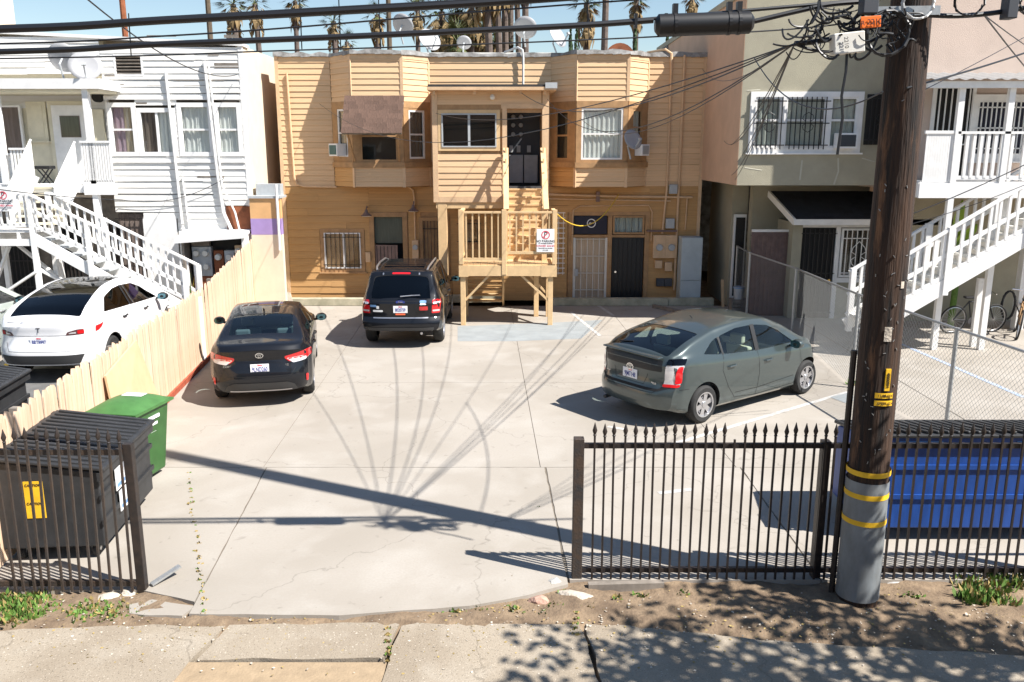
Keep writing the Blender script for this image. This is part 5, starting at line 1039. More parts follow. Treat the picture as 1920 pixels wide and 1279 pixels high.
for x in (6.21, 7.23): MB().box((x-.05, GY-.04, V0+.1), (x+.05, GY+.05, V1-.1)).build('mullion', 'white_trim', gb)
for x0, x1, n in ((5.55, 6.2, 6), (6.3, 7.2, 8), (8.12, 8.75, 6)):
    g_ = bars(gb, x0, x1, 4.2 if x0 < 8 else 4.3, 5.36 if x0 < 8 else 5.42, GY-.12, n, 'black', .010, (.08, .5, .92) if x0 < 8 else (.1, .92)); xm = (x0+x1)/2
    for s in (-1, 1):
        for q in (-1, 1): MB().tube([(xm, GY-.13, 4.8+q*.22), (xm+s*.10, GY-.13, 4.8+q*.16), (xm+s*.13, GY-.13, 4.8+q*.08), (xm+s*.05, GY-.13, 4.8+q*.02)], .008, 5).build('scroll', 'black', g_)
MB().box((8.1, GY+.0, 4.3), (8.75, GY-.02, 5.42)).build('side_window', 'dark', gb)
ac_unit((7.62, GY-.02, 4.22), 0, 'white air conditioner in the barred window of the olive building', 'box_dark', .44, .34, .3)
v = MB().box((7.36, GY-.02, 6.30), (7.74, GY-.001, 6.62)).build('wall_vent', 'sign_white', gb)
for k in range(5): MB().box((7.39, GY-.03, 6.33+k*.055), (7.71, GY-.021, 6.355+k*.055)).build('louver', 'black', v)
for pts in ([(6.72,3.95),(6.70,3.5)], [(7.55,4.0),(7.58,3.7),(7.50,3.4)], [(5.35,5.5),(5.65,5.52)], [(5.4,3.78),(5.8,3.72)], [(8.1,4.0),(8.4,3.92)]):
    MB().tube([(x, GY+.028, z) for x, z in pts], .035, 6).build('stucco_patch', 'patched_stucco', gb)
# ground floor behind the overhang
LYW = 22.6
lwl = MB().box((6.3, LYW, 0), (GX1+2.5, LYW+.3, GZ)).build('lower_wall', 'olive_stucco', gb); MB().box((5.9, LYW+.5, 0), (6.32, LYW+3, GZ)).build('lower_side', 'olive_stucco', gb)
d_ = MB().box((5.95, LYW+.40, .1), (6.28, LYW+.48, 2.5)).build('barred_door', 'white_trim', gb); MB().box((6.0, LYW+.37, .3), (6.24, LYW+.399, 2.42)).build('door_glass', 'dark', d_)
SHY = 21.35
sx0 = at(1500, 500, SHY).x; sx1 = sx0+2.9
MB().box((at(1482, 500, SHY).x, SHY, 0), (sx0, LYW, 2.42)).build('shed_corner', 'olive_stucco', gb)
sd0 = sx0+.02; sd1 = at(1562, 520, SHY).x
MB().box((sd1+.04, SHY, 0), (sx1, SHY+.12, .95)).build('shed_wall', 'olive_stucco', gb); MB().box((sd1+.04, SHY-.02, .92), (sx1, SHY+.14, 1.04)).build('shed_sill', 'white_trim', gb); MB().box((sx0, SHY-.01, 2.3), (sx1, SHY+.14, 2.46)).build('shed_head', 'white_trim', gb)
MB().box((sd1-.01, SHY-.01, 0), (sd1+.10, SHY+.14, 2.3)).build('shed_jamb', 'white_trim', gb)
sdr = MB().box((sd0, SHY+.03, 0), (sd1-.02, SHY+.1, 2.28)).build('security_door', 'dark', gb); bars(sdr, sd0, sd1-.02, .03, 2.26, SHY, 7, 'black', .010, (.05, .5, .95)); MB().lathe([(.03, -.07), (.035, -.04), (.02, .02)], (sd1-.12, SHY, .98), 10, 'Y').build('door_knob', 'brass', sdr, smooth=True)
w = window(gb, sd1+.12, sd1+1.0, 1.06, 2.28, SHY, 'white_trim', .05, room='dark'); bars(w, sd1+.18, sd1+.94, 1.1, 2.24, SHY-.06, 6, 'white_trim', .009, (.06, .82)); xm = sd1+.56
for s in (-1, 1):
    for q in (-1, 1): MB().tube([(xm, SHY-.07, 1.6+q*.36), (xm+s*.15, SHY-.07, 1.6+q*.2), (xm+s*.18, SHY-.07, 1.6+q*.10), (xm+s*.06, SHY-.07, 1.6+q*.02)], .010, 5).build('scroll', 'white_trim', w)
rx0 = at(1443, 365, LYW-.02).x; lx0 = at(1490, 428, SHY-.3).x; zt_, zl_ = 3.12, 2.52
MB().add([(rx0, LYW, zt_), (sx1+1, LYW, zt_), (sx1+1, SHY-.3, zl_), (lx0, SHY-.3, zl_), (rx0, LYW, zt_-.09), (sx1+1, LYW, zt_-.09), (sx1+1, SHY-.3, zl_-.09), (lx0, SHY-.3, zl_-.09)], [(0,1,2,3),(4,7,6,5),(0,4,5,1),(1,5,6,2),(2,6,7,3),(3,7,4,0)]).build('shed_roof', 'tar', gb)
MB().bar((rx0-.02, LYW, zt_-.05), (lx0-.03, SHY-.32, zl_-.05), .05, .16).build('rake_board', 'white_trim', gb); MB().box((lx0-.04, SHY-.35, zl_-.13), (sx1+1, SHY-.305, zl_+.01)).build('fascia', 'white_trim', gb)
shm = MB().box((0, 0, 0), (1, -.17, .010)).mesh('shingle', 'shingle_black'); an = math.atan2(zt_-zl_, LYW-SHY+.3)
for r in range(10):
    t = r/10; xx = rx0+(lx0-rx0)*t+random.uniform(-.2, 0); o_ = Vector((0, LYW-(LYW-SHY+.3)*t, zt_+.004-(zt_-zl_)*t))
    while xx < sx1+.6:
        w0 = random.uniform(.2, .34); xa_ = max(xx, rx0+(lx0-rx0)*t)
        if xx+w0-xa_ > .04:
            o = bpy.data.objects.new('shingle', shm); C.objects.link(o); o.parent = gb; o.scale = (xx+w0-xa_-.005, 1, 1); o.location = Vector((xa_, o_.y, o_.z+random.uniform(0, .004)))-org(gb); o.rotation_euler = (an, 0, 0)
        xx += w0
g0 = at(1406, 500, 21.7).x; g1 = at(1480, 500, 21.7).x; mg = MB().box((g0, 21.68, 0), (g1, 21.72, 2.15)).build('mesh_gate', 'mauve_metal', gb); bars(mg, g0, g1, .03, 2.12, 21.65, 9, 'mauve_metal', .009, (.02, .5, .98)); MB().box((g0, 21.66, 2.16), (g1, 21.74, 2.22)).build('gate_head', 'white_trim', gb)
for x0, z0, z1 in ((5.62, 0, .35), (5.62, .35, .62)):
    pass
bx_ = at(1384, 580, 22.2); pl = thing('paint_bucket', 'pale bucket on a dark crate behind the chain-link fence', 'bucket', (bx_.x, 22.2, .35)); MB().lathe([(.12, .35), (.15, .66), (.155, .68), (.13, .675), (.11, .4)], (bx_.x, 22.2, 0), 16).build('pail', 'box_gray', pl, smooth=True); MB().lathe([(.156, .64), (.158, .66)], (bx_.x, 22.2, 0), 16).build('rim_band', 'sticker_blue', pl)
cr = thing('crate', 'dark crate under the bucket behind the chain-link fence', 'crate', (bx_.x, 22.2, 0)); MB().box((bx_.x-.22, 22.0, 0), (bx_.x+.22, 22.4, .05)).build('base', 'bare_wood', cr)
for k in range(3):
    for y in (22.0, 22.38): MB().box((bx_.x-.22, y, .06+k*.1), (bx_.x+.22, y+.02, .14+k*.1)).build('slat', 'bare_wood', cr)
for x in (-.21, .19): MB().box((bx_.x+x, 22.02, .05), (bx_.x+x+.02, 22.38, .34)).build('side', 'bare_wood', cr)
MB().box((bx_.x-.22, 22.0, .335), (bx_.x+.22, 22.4, .35)).build('lid', 'bare_wood', cr)
# pink building
pk = thing('pink_building', 'pale pink stucco building with white balcony at the right edge', 'building', (12, 19, 0))
KY = 18.9; KX = at(1742, 60, KY).x
MB().box((KX, KY, 3.3), (20, KY+12, 8.2)).build('upper_wall', 'pink_stucco', pk); MB().box((KX+.5, 21.0, 0), (20, 21.3, 3.35)).build('lower_wall', 'olive_stucco', pk); MB().box((KX, KY+.02, 3.2), (20, 21.2, 3.298)).build('soffit', 'peach_stucco', pk)
fy = KY-.06
a0, a1 = at(1757, 165, KY), at(1815, 240, KY)
dd = MB().box((a0.x, KY-.03, 3.5), (a1.x, KY-.002, a0.z)).build('barred_door', 'dark', pk); bars(dd, a0.x, a1.x, 4.3, a0.z, KY-.06, 6, 'white_trim', .012, (0, 1)); frame(dd, a0.x, a1.x, 3.5, a0.z, KY-.003, .08, .04, 'white_trim', 'door_frame')
a0, a1 = at(1836, 192, KY), at(1912, 288, KY)
w = MB().box((a0.x, KY-.025, a1.z), (a1.x, KY-.002, a0.z)).build('barred_window', 'sign_navy', pk); bars(w, a0.x, a1.x, a1.z, a0.z, KY-.08, 10, 'white_trim', .011, (.1, .5, .9)); frame(w, a0.x, a1.x, a1.z, a0.z, KY-.003, .16, .05, 'white_trim', 'casing', True)
# balcony with corrugated roof and stair
bl = thing('white_balcony', 'white timber balcony and stair on the pink building at right', 'balcony', (10, 18, 0))
BLY = 17.85; bz = 3.55
bx0 = at(1727, 320, BLY).x; bx1 = bx0+4
MB().box((bx0, BLY, bz-.08), (bx1, KY, bz)).build('deck', 'white_trim', bl); MB().box((bx0-.02, BLY-.05, bz-.33), (bx1, BLY-.002, bz-.03)).build('fascia', 'white_trim', bl); MB().box((bx0-.04, BLY-.03, bz-.32), (bx0-.021, KY, bz-.02)).build('fascia', 'white_trim', bl)
zr_ = at(1780, 150, BLY).z
b = MB(); nx = 60; vs = []
for i in range(nx+1):
    x = bx0-.15+(bx1+.2-bx0)*i/nx; zz = .02*math.sin(i*1.6); vs += [(x, BLY-.2, zr_+zz), (x, KY, zr_+.22+zz)]
b.add(vs, [(2*i, 2*i+2, 2*i+3, 2*i+1) for i in range(nx)]); o = b.build('corrugated_roof', 'galv', bl, smooth=True); MB().box((bx0-.1, BLY-.12, zr_-.16), (bx1, BLY-.06, zr_-.03)).build('roof_beam', 'white_trim', bl)
pxs = [at(1795, 250, BLY).x, at(1888, 250, BLY).x]
for x in pxs: MB().box((x-.06, BLY-.045, 0), (x+.06, BLY+.06, zr_-.03)).build('post', 'white_trim', bl)
slope_rail(bl, (pxs[0], BLY, bz), (pxs[1], BLY, bz), 7, .98, .08, pw=.06); slope_rail(bl, (pxs[1], BLY, bz), (bx1, BLY, bz), 9, .98, .08, pw=.06)
for k in range(11): p = bx0+.04+k*(pxs[0]-bx0-.1)/11; MB().box((p, BLY-.012, bz+.0), (p+.055, BLY+.01, bz+1.0)).build('slat', 'white_trim', bl)
MB().box((bx0, BLY-.03, bz+.96), (pxs[0]-.06, BLY+.03, bz+1.02)).build('top_rail', 'white_trim', bl)
SY2 = 17.2
A = at(1925, 345, SY2); B = at(1700, 478, SY2); sl = (A.z-B.z)/(A.x-B.x); B2 = Vector((B.x-.75, SY2, B.z-.75*sl)); A2 = Vector((A.x+1.2, SY2, A.z+1.2*sl)); hb = Vector((0, 0, 1.08))
for y in (SY2, SY2+.95):
    a_, b_ = A2.copy(), B2.copy(); a_.y = b_.y = y
    slope_rail(bl, a_-hb, b_-hb, 24, 1.08, .14, pw=.05, mid=.58); MB().bar(a_-hb-Vector((0,0,.08)), b_-hb-Vector((0,0,.08)), .06, .28).build('stringer', 'white_trim', bl)
    for q in (.25, .62, .98): p = a_.lerp(b_, q); MB().box((p.x-.055, y-.06, p.z-1.35), (p.x+.055, y+.055, p.z+.02)).build('rail_post', 'white_trim', bl)
n = 18
for k in range(n):
    p = A2.lerp(B2, k/n)-hb; MB().box((p.x-.16, SY2+.03, p.z-.02), (p.x+.14, SY2+.92, p.z+.03)).build('tread', 'box_cream', bl)
p = at(1832, 580, SY2+.95); MB().box((p.x-.06, SY2+.9, 0), (p.x+.06, SY2+1.0, 1.5)).build('stair_post', 'white_trim', bl)
MB().box((at(1905, 560, 20).x, 19.9, 0), (at(1905, 560, 20).x+.2, 20.1, 3.2)).build('corner_post', 'white_trim', bl)
# bicycles under the stair
def bicycle(p, rz, label, m):
    t = thing('bicycle', label, 'bicycle', (0, 0, 0)); r = .33
    for x in (-.5, .52):
        tr_ = MB().tube([(x+r*math.cos(a*math.pi/14), 0, r+r*math.sin(a*math.pi/14)) for a in range(29)], .02, 6, False).build('wheel', 'tyre', t, smooth=True)
        MB().tube([(x+(r-.035)*math.cos(a*math.pi/14), 0, r+(r-.035)*math.sin(a*math.pi/14)) for a in range(29)], .010, 5, False).build('rim', 'rim', tr_)
        for k in range(10): a = k*math.pi/10; MB().bar((x+.29*math.cos(a), 0, r+.29*math.sin(a)), (x-.29*math.cos(a), 0, r-.29*math.sin(a)), .004, .004).build('spoke', 'rim', tr_)
    for a, c in (((-.05,0,.30),(-.18,0,.78)), ((-.05,0,.30),(.36,0,.70)), ((-.18,0,.75),(.36,0,.80)), ((-.5,0,.33),(-.05,0,.30)), ((-.5,0,.33),(-.18,0,.75)), ((.36,0,.66),(.52,0,.33)), ((.36,0,.66),(.33,0,.98))): MB().tube([a, c], .018, 6).build('frame_tube', m, t)
    MB().box((-.32, -.06, .84), (-.06, .06, .89)).build('saddle', 'black', t, bevel=.02); MB().tube([(.26, -.28, 1.0), (.33, -.05, 1.0), (.33, .05, 1.0), (.26, .28, 1.0)], .013, 6).build('handlebar', 'chrome', t)
    MB().lathe([(.09, -.035), (.09, -.025)], (-.05, 0, .30), 16, 'Y').build('chainring', 'rim_dark', t); MB().bar((-.05, -.05, .30), (.08, -.06, .20), .02, .015).build('crank', 'rim', t)
    t.location = p; t.rotation_euler = (R(6), 0, rz); return t
q = G(1790, 612); bicycle((q.x, 19.6, 0), R(8), 'black bicycle nearer the pole under the white stair', 'black')
q = G(1850, 618); bicycle((q.x+.35, 19.35, 0), R(62), 'bicycle with pale rims leaning behind the stair post', 'brown_trim')
bp = thing('banana_plant', 'broad green banana leaf in the dark under the white balcony', 'plant', (at(1806, 400, 20.2).x, 20.2, 0)); x_ = bp.location.x
MB().tube([(x_, 20.2, 0), (x_+.02, 20.2, 1.2), (x_-.1, 20.15, 2.2)], [.08, .07, .03], 8).build('stem', 'weed', bp)
for dx, top in ((-.05, 3.05), (.35, 2.5)):
    b = MB(); vs = []
    for k in range(9): t = k/8; w0 = .17*math.sin(math.pi*min(1, t*.9+.08)); c_ = Vector((x_-.1+dx*t, 20.15-.12*t, 2.0+(top-2.0)*t)); vs += [c_+Vector((-w0, -.03, 0)), c_+Vector((0, .03, 0)), c_+Vector((w0, -.03, 0))]
    b.add(vs, [(3*k+j, 3*k+j+1, 3*k+j+4, 3*k+j+3) for k in range(8) for j in range(2)]); b.build('leaf', 'banana_leaf', bp, smooth=True)
hr = thing('garden_hose', 'coiled black hose hanging at the right end under the stair', 'hose', (at(1888, 590, 19.8).x, 19.8, .2)); x_ = hr.location.x
MB().tube([(x_+.16*math.cos(k*.6)+.01*random.random(), 19.8+.02*math.sin(k), .62+.34*math.sin(k*.6)) for k in range(60)], .018, 6).build('coil', 'black_rubber', hr); MB().tube([(x_+.15, 19.8, .7), (x_+.28, 19.75, .4), (x_+.22, 19.7, .05), (x_, 19.7, .03)], .018, 6).build('tail', 'black_rubber', hr)

# ---------------- unseen house added behind the camera to darken reflections in panes and paint ----------------
ah = thing('added_alley_house', 'added brown stucco house, unseen behind the camera, darkening the window reflections', 'house', (0, -14, -.2))
MB().box((-26, -20, -.3), (26, -13, 6.0)).build('wall', 'peach_stucco', ah); MB().prism([(-20.6, 5.9), (-12.4, 5.9), (-16.5, 8.2)], -27, 27, 'X').build('roof', 'shingle_brown', ah)
for k in range(9):
    x = -22+k*5.5; w = MB().box((x, -13.0, 2.6), (x+1.6, -12.95, 4.4)).build('window', 'dark', ah); frame(w, x, x+1.6, 2.6, 4.4, -12.9, .1, .05, 'white_trim')
# ---------------- plank fence on the left of the lot ----------------
def fx(y): return -5.92-.108*(y-14.24)
def fh(y): return 1.48 if y < 17 else 1.48+.42*min(1, (y-17)/5)
pf = thing('plank_fence', 'pale wooden plank fence along the left side of the lot', 'fence', (-6, 15, 0))
pms = []
for k in range(4):
    w0 = .14; j = lambda: random.uniform(-.012, .012); b = MB(); b.prism([(-w0/2, 0), (w0/2, 0), (w0/2+j(), .955), (w0/4, .99+j()), (-w0/4, 1.0+j()), (-w0/2+j(), .955)], -.01, .01, 'Y'); pms.append(b.mesh('plank', 'fence_board'))
y = 7.72; ang = math.atan2(1, -.108)
while y < 22.95:
    h = fh(y)+random.uniform(-.03, .03); o = bpy.data.objects.new('plank', random.choice(pms)); C.objects.link(o); o.parent = pf
    o.location = Vector((fx(y)+random.uniform(-.006, .006), y, .02))-org(pf); o.rotation_euler = (random.uniform(-.012, .012), random.uniform(-.014, .014), ang); o.scale = (1, 1, h); y += .1465
for z in (.35, 1.2): MB().bar((fx(7.7)-.05, 7.7, z), (fx(22.9)-.05, 22.9, z), .05, .09).build('rail', 'bare_wood', pf)
MB().bar((fx(11)+.03, 11, .05), (fx(22.5)+.03, 22.5, .05), .04, .1).build('kick_board', 'red_paint', pf)
for yy in (9, 12, 15, 18, 21): MB().box((fx(yy)-.16, yy-.045, 0), (fx(yy)-.075, yy+.045, fh(yy)-.05)).build('post', 'bare_wood', pf)
MB().box((fx(16.6)+.02, 16.5, .05), (fx(16.6)+.04, 16.66, 1.36), 0).build('white_plank', 'white_trim', pf)
pn = thing('plywood_sheet', 'tan sheet of board leaning on the plank fence behind the green bin', 'board', (-5.6, 12, 0))
p0, p1 = (fx(11.2)+.22, 11.2), (fx(13.4)+.14, 13.4); q1 = (fx(12.6)+.06, 12.6); q0 = (fx(11.25)+.06, 11.25)
MB().add([(p0[0], p0[1], 0), (p1[0], p1[1], 0), (q1[0], q1[1], 1.38), (q0[0], q0[1], 1.18), (p0[0]-.03, p0[1], 0), (p1[0]-.03, p1[1], 0), (q1[0]-.03, q1[1], 1.38), (q0[0]-.03, q0[1], 1.18)], [(0,1,2,3),(7,6,5,4),(0,4,5,1),(1,5,6,2),(2,6,7,3),(3,7,4,0)]).build('sheet', 'plywood', pn)
for i, (x, w0, h, m) in enumerate(((-6.38, .40, 1.15, 'box_cream'), (-6.1, .5, .55, 'stone'))):
    o = MB().prism([(x-w0/2, 0), (x+w0/2, 0), (x+w0/2-.12, h*.8), (x-w0/2+.03, h)], 22.7-i*.1, 22.73-i*.1, 'Y').build('leaning_board', m); tag(o, ['tall pale board leaning by the kerb at the left corner of the tan house', 'short pale board leaning in front of the taller one by the kerb'][i], 'board'); o.rotation_euler = (R(-14), 0, 0)
# ---------------- iron fences ----------------
pk_ = MB(); pk_.bar((0, 0, 0), (0, 0, 1.0), .019, .019); picket_me = pk_.mesh('picket', 'iron')
fin = MB(); fin.lathe([(.012, 0), (.018, .012), (.012, .022), (.017, .036), (.024, .058), (.014, .095), (.002, .14)], (0, 0, 0), 8); finial_me = fin.mesh('finial', 'iron', smooth=True)
def picket(par, x, y, z0, z1, tilt=(0, 0), spear=True, me=None):
    o = bpy.data.objects.new('picket', me or picket_me); C.objects.link(o); o.parent = par; o.location = Vector((x, y, z0))-org(par); o.scale = (1, 1, z1-z0); o.rotation_euler = (tilt[0], tilt[1], 0)
    if spear:
        f = bpy.data.objects.new('finial', finial_me); C.objects.link(f); f.parent = o; f.location = (0, 0, 1.0); f.scale = (1, 1, 1/(z1-z0))
FY = 7.86
rf = thing('iron_fence', 'black spear-topped iron fence in front of the lot on the right', 'fence', (3.6, FY, 0))
MB().box((.60, FY-.04, -.22), (.70, FY+.06, 1.47)).build('end_post', 'iron_worn', rf, bevel=.006)
xf = lambda px, py: at(px, py, FY)
pxs_ = [1115, 1134, 1152, 1171, 1191, 1209, 1227, 1246, 1265, 1284, 1303, 1321, 1340, 1358, 1377, 1396, 1415, 1433, 1452, 1471, 1490, 1508, 1527, 1546, 1566, 1585] + [1604+19.5*k for k in range(25)]
for i, q in enumerate(pxs_):
    x = xf(q, 800).x; picket(rf, x, FY-.045, -.05+random.uniform(-.02, .02), 1.50+random.uniform(-.008, .008)-(.03 if i == 14 else 0), (random.uniform(-.006, .006), random.uniform(-.006, .006)), i != 14)
for z in (1.41, .10): MB().box((.70, FY-.032, z-.035), (7.0, FY+.012, z+.012)).build('rail', 'iron', rf)
for x in (3.05, 5.6): MB().box((x-.04, FY-.03, -.2), (x+.04, FY+.06, 1.44)).build('post', 'iron', rf)
lf = thing('iron_gate', 'bent rusty iron gate panel in front of the black dumpster', 'gate', (-4.2, 7.5, 0))
LG = 7.62
a = at(240, 1040, LG); MB().box((-3.66, LG-.03, -.28), (-3.575, LG+.05, 1.50)).build('end_post', 'iron', lf, bevel=.006)
lp = [(-10, 30), (12, 45), (32, 66), (52, 80), (73, 94), (92, 118), (112, 135), (131, 152), (150, 172), (169, 190), (188, 208), (207, 228), (227, 248)]
iw = MB().bar((0, 0, 0), (0, 0, 1.0), .02, .02).mesh('picket', 'iron_worn')
for i, (xt, xb) in enumerate(lp):
    t = at(xt, 815, LG); bt = at(xb+2, 1080, LG); picket(lf, bt.x, LG-.05, .0, 1.53+random.uniform(-.02, .01), (0, math.atan2(t.x-bt.x, 1.52)), True, iw)
for z, m in ((1.43, 'iron_worn'), (.08, 'iron_worn')): MB().box((-5.3, LG-.035, z-.035), (-3.66, LG+.01, z+.02)).build('rail', m, lf)
MB().box((-5.12, LG-.04, -.3), (-5.04, LG+.04, 1.55)).build('post', 'iron_worn', lf); MB().bar((-3.55, LG+.05, .02), (-3.35, LG+.28, .10), .06, .02).build('latch_bar', 'galv', lf)
tag(MB().box((.75, FY-.2, -.07), (1.5, FY-.13, .03), R(3)).build('timber_plank', 'bare_wood'), 'weathered plank lying under the left end of the spear-topped fence', 'plank')
# ---------------- chain-link fence ----------------
cf = thing('chain_link_fence', 'galvanised chain-link fence between the lot and the right neighbour', 'fence', (6.3, 15, 0))
cp = [((6.05, 22.9), 1.66), ((5.98, 21.4), 1.66), ((6.55, 19.55), 1.52), ((6.12, 14.85), 1.70), ((6.45, 12.1), 1.66), ((6.62, 10.4), 1.66), ((6.8, 8.6), 1.66)]
for (x, y), h in cp: MB().tube([(x, y, 0), (x, y, h+.02)], .03, 10).build('post', 'galv', cf, smooth=True); 
for ((x, y), h), ((x2, y2), h2) in zip(cp, cp[1:]):
    MB().tube([(x, y, h), (x2, y2, h2)], .021, 8).build('top_rail', 'galv', cf, smooth=True)
    L = math.hypot(x2-x, y2-y); b = MB(); sp = .085; H = lambda s: h+(h2-h)*s/L
    def P(s, z): return (x+(x2-x)*s/L, y+(y2-y)*s/L, z*H(s)/1.67)
    n = int((L+1.8)/sp)
    for dr_ in (1, -1):
        for k in range(-int(1.8/sp), n):
            s0 = k*sp if dr_ == 1 else k*sp+1.8; z0 = .04; s1 = s0+dr_*1.62; z1 = z0+1.62
            pts = []
            for t in (0, 1):
                pass
            def clip(s, z, ds, dz_):
                t0, t1 = 0.0, 1.0
                for p_, q_ in ((-ds, s-0), (ds, L-s)):
                    if p_ == 0: continue
                    r_ = q_/p_
                    if p_ < 0: t0 = max(t0, r_)
                    else: t1 = min(t1, r_)
                return (t0, t1) if t0 < t1-.01 else None
            c_ = clip(s0, z0, s1-s0, z1-z0)
            if not c_: continue
            A = P(s0+(s1-s0)*c_[0], min(z0+(z1-z0)*c_[0], 9)); B_ = P(s0+(s1-s0)*c_[1], z0+(z1-z0)*c_[1])
            b.tube([A, B_], .0024, 3, False)
    b.build('wire_mesh', 'chain_wire', cf)['kind'] = 'stuff'
# ---------------- dumpsters and cart ----------------
def dumpster(label, w, d, h, m, lidm, ribs, loc, rz, slope=.16):
    t = thing('dumpster', label, 'dumpster', (0, 0, 0))
    b = MB(); z0 = .16
    b.add([(0,0,z0),(w,0,z0),(w,d,z0),(0,d,z0),(0,0,h),(w,0,h),(w,d,h+slope),(0,d,h+slope)], [(0,3,2,1),(0,1,5,4),(1,2,6,5),(2,3,7,6),(3,0,4,7),(4,5,6,7)]); body = b.build('body', m, t, bevel=.015)
    for z in (h*.42, h*.70): MB().box((-.025, -.025, z), (w+.025, 0-.002, z+.05)).build('side_rib', m, t); MB().box((w+.002, -.02, z), (w+.03, d+.02, z+.05)).build('side_rib', m, t)
    MB().box((-.04, -.05, h-.09), (w+.04, -.003, h-.0)).build('rim', m, t); MB().box((w+.003, -.03, h-.10), (w+.045, d, h-.02)).build('rim', m, t)
    for k in range(2):
        x0, x1 = (w/2*k-.04*(k == 0), w/2*(k+1)-.012+.06*(k == 1))
        lid = MB().add([(x0,-.08,h+.01),(x1,-.08,h+.01),(x1,d+.02,h+slope+.02),(x0,d+.02,h+slope+.02),(x0,-.08,h+.05),(x1,-.08,h+.05),(x1,d+.02,h+slope+.06),(x0,d+.02,h+slope+.06)], [(0,3,2,1),(4,5,6,7),(0,1,5,4),(1,2,6,5),(2,3,7,6),(3,0,4,7)]).build('lid', lidm, t, bevel=.012)
        for r in range(ribs):
            x = x0+.07+(x1-x0-.14)*r/(ribs-1); MB().bar((x, -.03, h+.058), (x, d-.04, h+slope+.066), .045, .028).build('lid_rib', lidm, lid, bevel=.008)
    MB().tube([(0, d+.03, h+slope+.04), (w, d+.03, h+slope+.04)], .018, 6).build('hinge_rod', 'iron', t)
    for x in (.14, w-.14):
        for y in (.14, d-.14):
            c = MB().lathe([(.075, -.028), (.085, 0), (.075, .028)], (x, y, .085), 16, 'Y').build('caster', 'black_rubber', t, smooth=True); MB().box((x-.035, y-.045, .1), (x+.035, y+.045, .17)).build('fork', 'galv', c); MB().lathe([(.03, -.034), (.03, .034)], (x, y, .085), 10, 'Y').build('hub', 'rim', c)
    t.location = loc; t.rotation_euler.z = rz; return t
dk = dumpster('black plastic dumpster with ribbed lids behind the bent iron gate', 1.55, 1.02, .98, 'black_plastic', 'black_plastic', 7, (-4.24, 8.22, 0), R(95), .14)
def onthing(t, mb, name, m): o = mb.build(name, m, t); return o
onthing(dk, MB().box((-.006, .55, .50), (-.001, .74, .90)), 'warning_sticker', 'yellow')
for z in (.86, .66): text('lettering', 'CAUTION', .036, (-.009, .645, z), (R(90), 0, R(-90)), 'sign_black', dk)
for x0, z0, z1 in ((.36, .62, .86), (.42, .36, .59)): onthing(dk, MB().box((x0, -.034, z0), (x0+.28, -.027, z1)), 'notice', 'sign_white'); onthing(dk, MB().box((x0+.03, -.037, z0+.03), (x0+.25, -.0345, z0+.07)), 'notice_band', 'sticker_blue')
d2 = dumpster('dark ribbed dumpster lid showing over the plank fence beside the white crossover', 1.9, 1.25, 1.16, 'black_plastic', 'black_plastic', 9, (-6.55, 9.6, 0), R(97), .22)
bd_ = dumpster('blue steel dumpster behind the spear-topped fence', 2.6, 1.0, 1.21, 'blue_steel', 'black_plastic', 12, (3.86, 8.65, 0), 0, -.20)
onthing(bd_, MB().box((-.10, -.03, .88), (-.03, .30, 1.16)), 'lifting_pocket', 'blue_steel'); onthing(bd_, MB().box((-.05, .02, .96), (-.101, .20, 1.08)), 'label_plate', 'sign_white')
for x0, x1 in ((.25, .72), (1.5, 2.1)): onthing(bd_, MB().box((x0, -.056, 1.14), (x1, -.0505, 1.18)), 'stripe', 'blue_steel_light')
gc = thing('wheeled_bin', 'green wheeled bin beside the black dumpster', 'bin', (0, 0, 0))
b = MB(); w0, d0, w1, d1, hh = .27, .26, .33, .36, .98
b.add([(-w0,-d0,.06),(w0,-d0,.06),(w0,d0,.06),(-w0,d0,.06),(-w1,-d1,hh),(w1,-d1,hh),(w1,d1,hh),(-w1,d1,hh)], [(0,3,2,1),(0,1,5,4),(1,2,6,5),(2,3,7,6),(3,0,4,7),(4,5,6,7)]); b.build('body', 'green_plastic', gc, bevel=.03)
b = MB(); vs = []
for j in range(9):
    for i in range(9): u, v_ = -1+2*i/8, -1+2*j/8; vs.append((u*.36*(1-.05*(v_ > .7)), v_*.42, hh+.012+.11*(1-abs(u)**3)*(1-abs(v_)**3)))
b.add(vs, [(j*9+i, j*9+i+1, (j+1)*9+i+1, (j+1)*9+i) for j in range(8) for i in range(8)]); n0 = len(b.v); b.box((-.365, -.425, hh-.02), (.365, .425, hh+.01)); b.build('lid', 'green_lid', gc, smooth=True)
for x in (-.25, .0, .25): MB().box((x-.015, -d1-.045, hh-.28), (x+.015, -d1+.03, hh-.03)).build('handle_rib', 'green_plastic', gc)
MB().tube([(-.28, -d1-.06, hh-.06), (.28, -d1-.06, hh-.06)], .016, 8).build('handle', 'green_plastic', gc)
for x in (-.30, .30):
    wv = MB().lathe([(.07, -.03), (.125, -.03), (.13, 0), (.125, .03), (.07, .03)], (x, -.27, .13), 20, 'X').build('wheel', 'black_rubber', gc, smooth=True); MB().lathe([(.05, -.034), (.05, .034)], (x, -.27, .13), 12, 'X').build('hub', 'rim_dark', wv)
MB().box((-.12, .02, hh+.119), (.16, .16, hh+.124)).build('lid_print', 'sign_white', gc)
for k in range(3): MB().box((w1-.022+.0, -.12+.03*k, .82-.09*k), (w1+.006-.02*k, .12-.03*k, .86-.09*k)).build('side_print', 'sign_white', gc)
gc.location = (-4.93, 10.55, 0); gc.rotation_euler.z = R(-10)
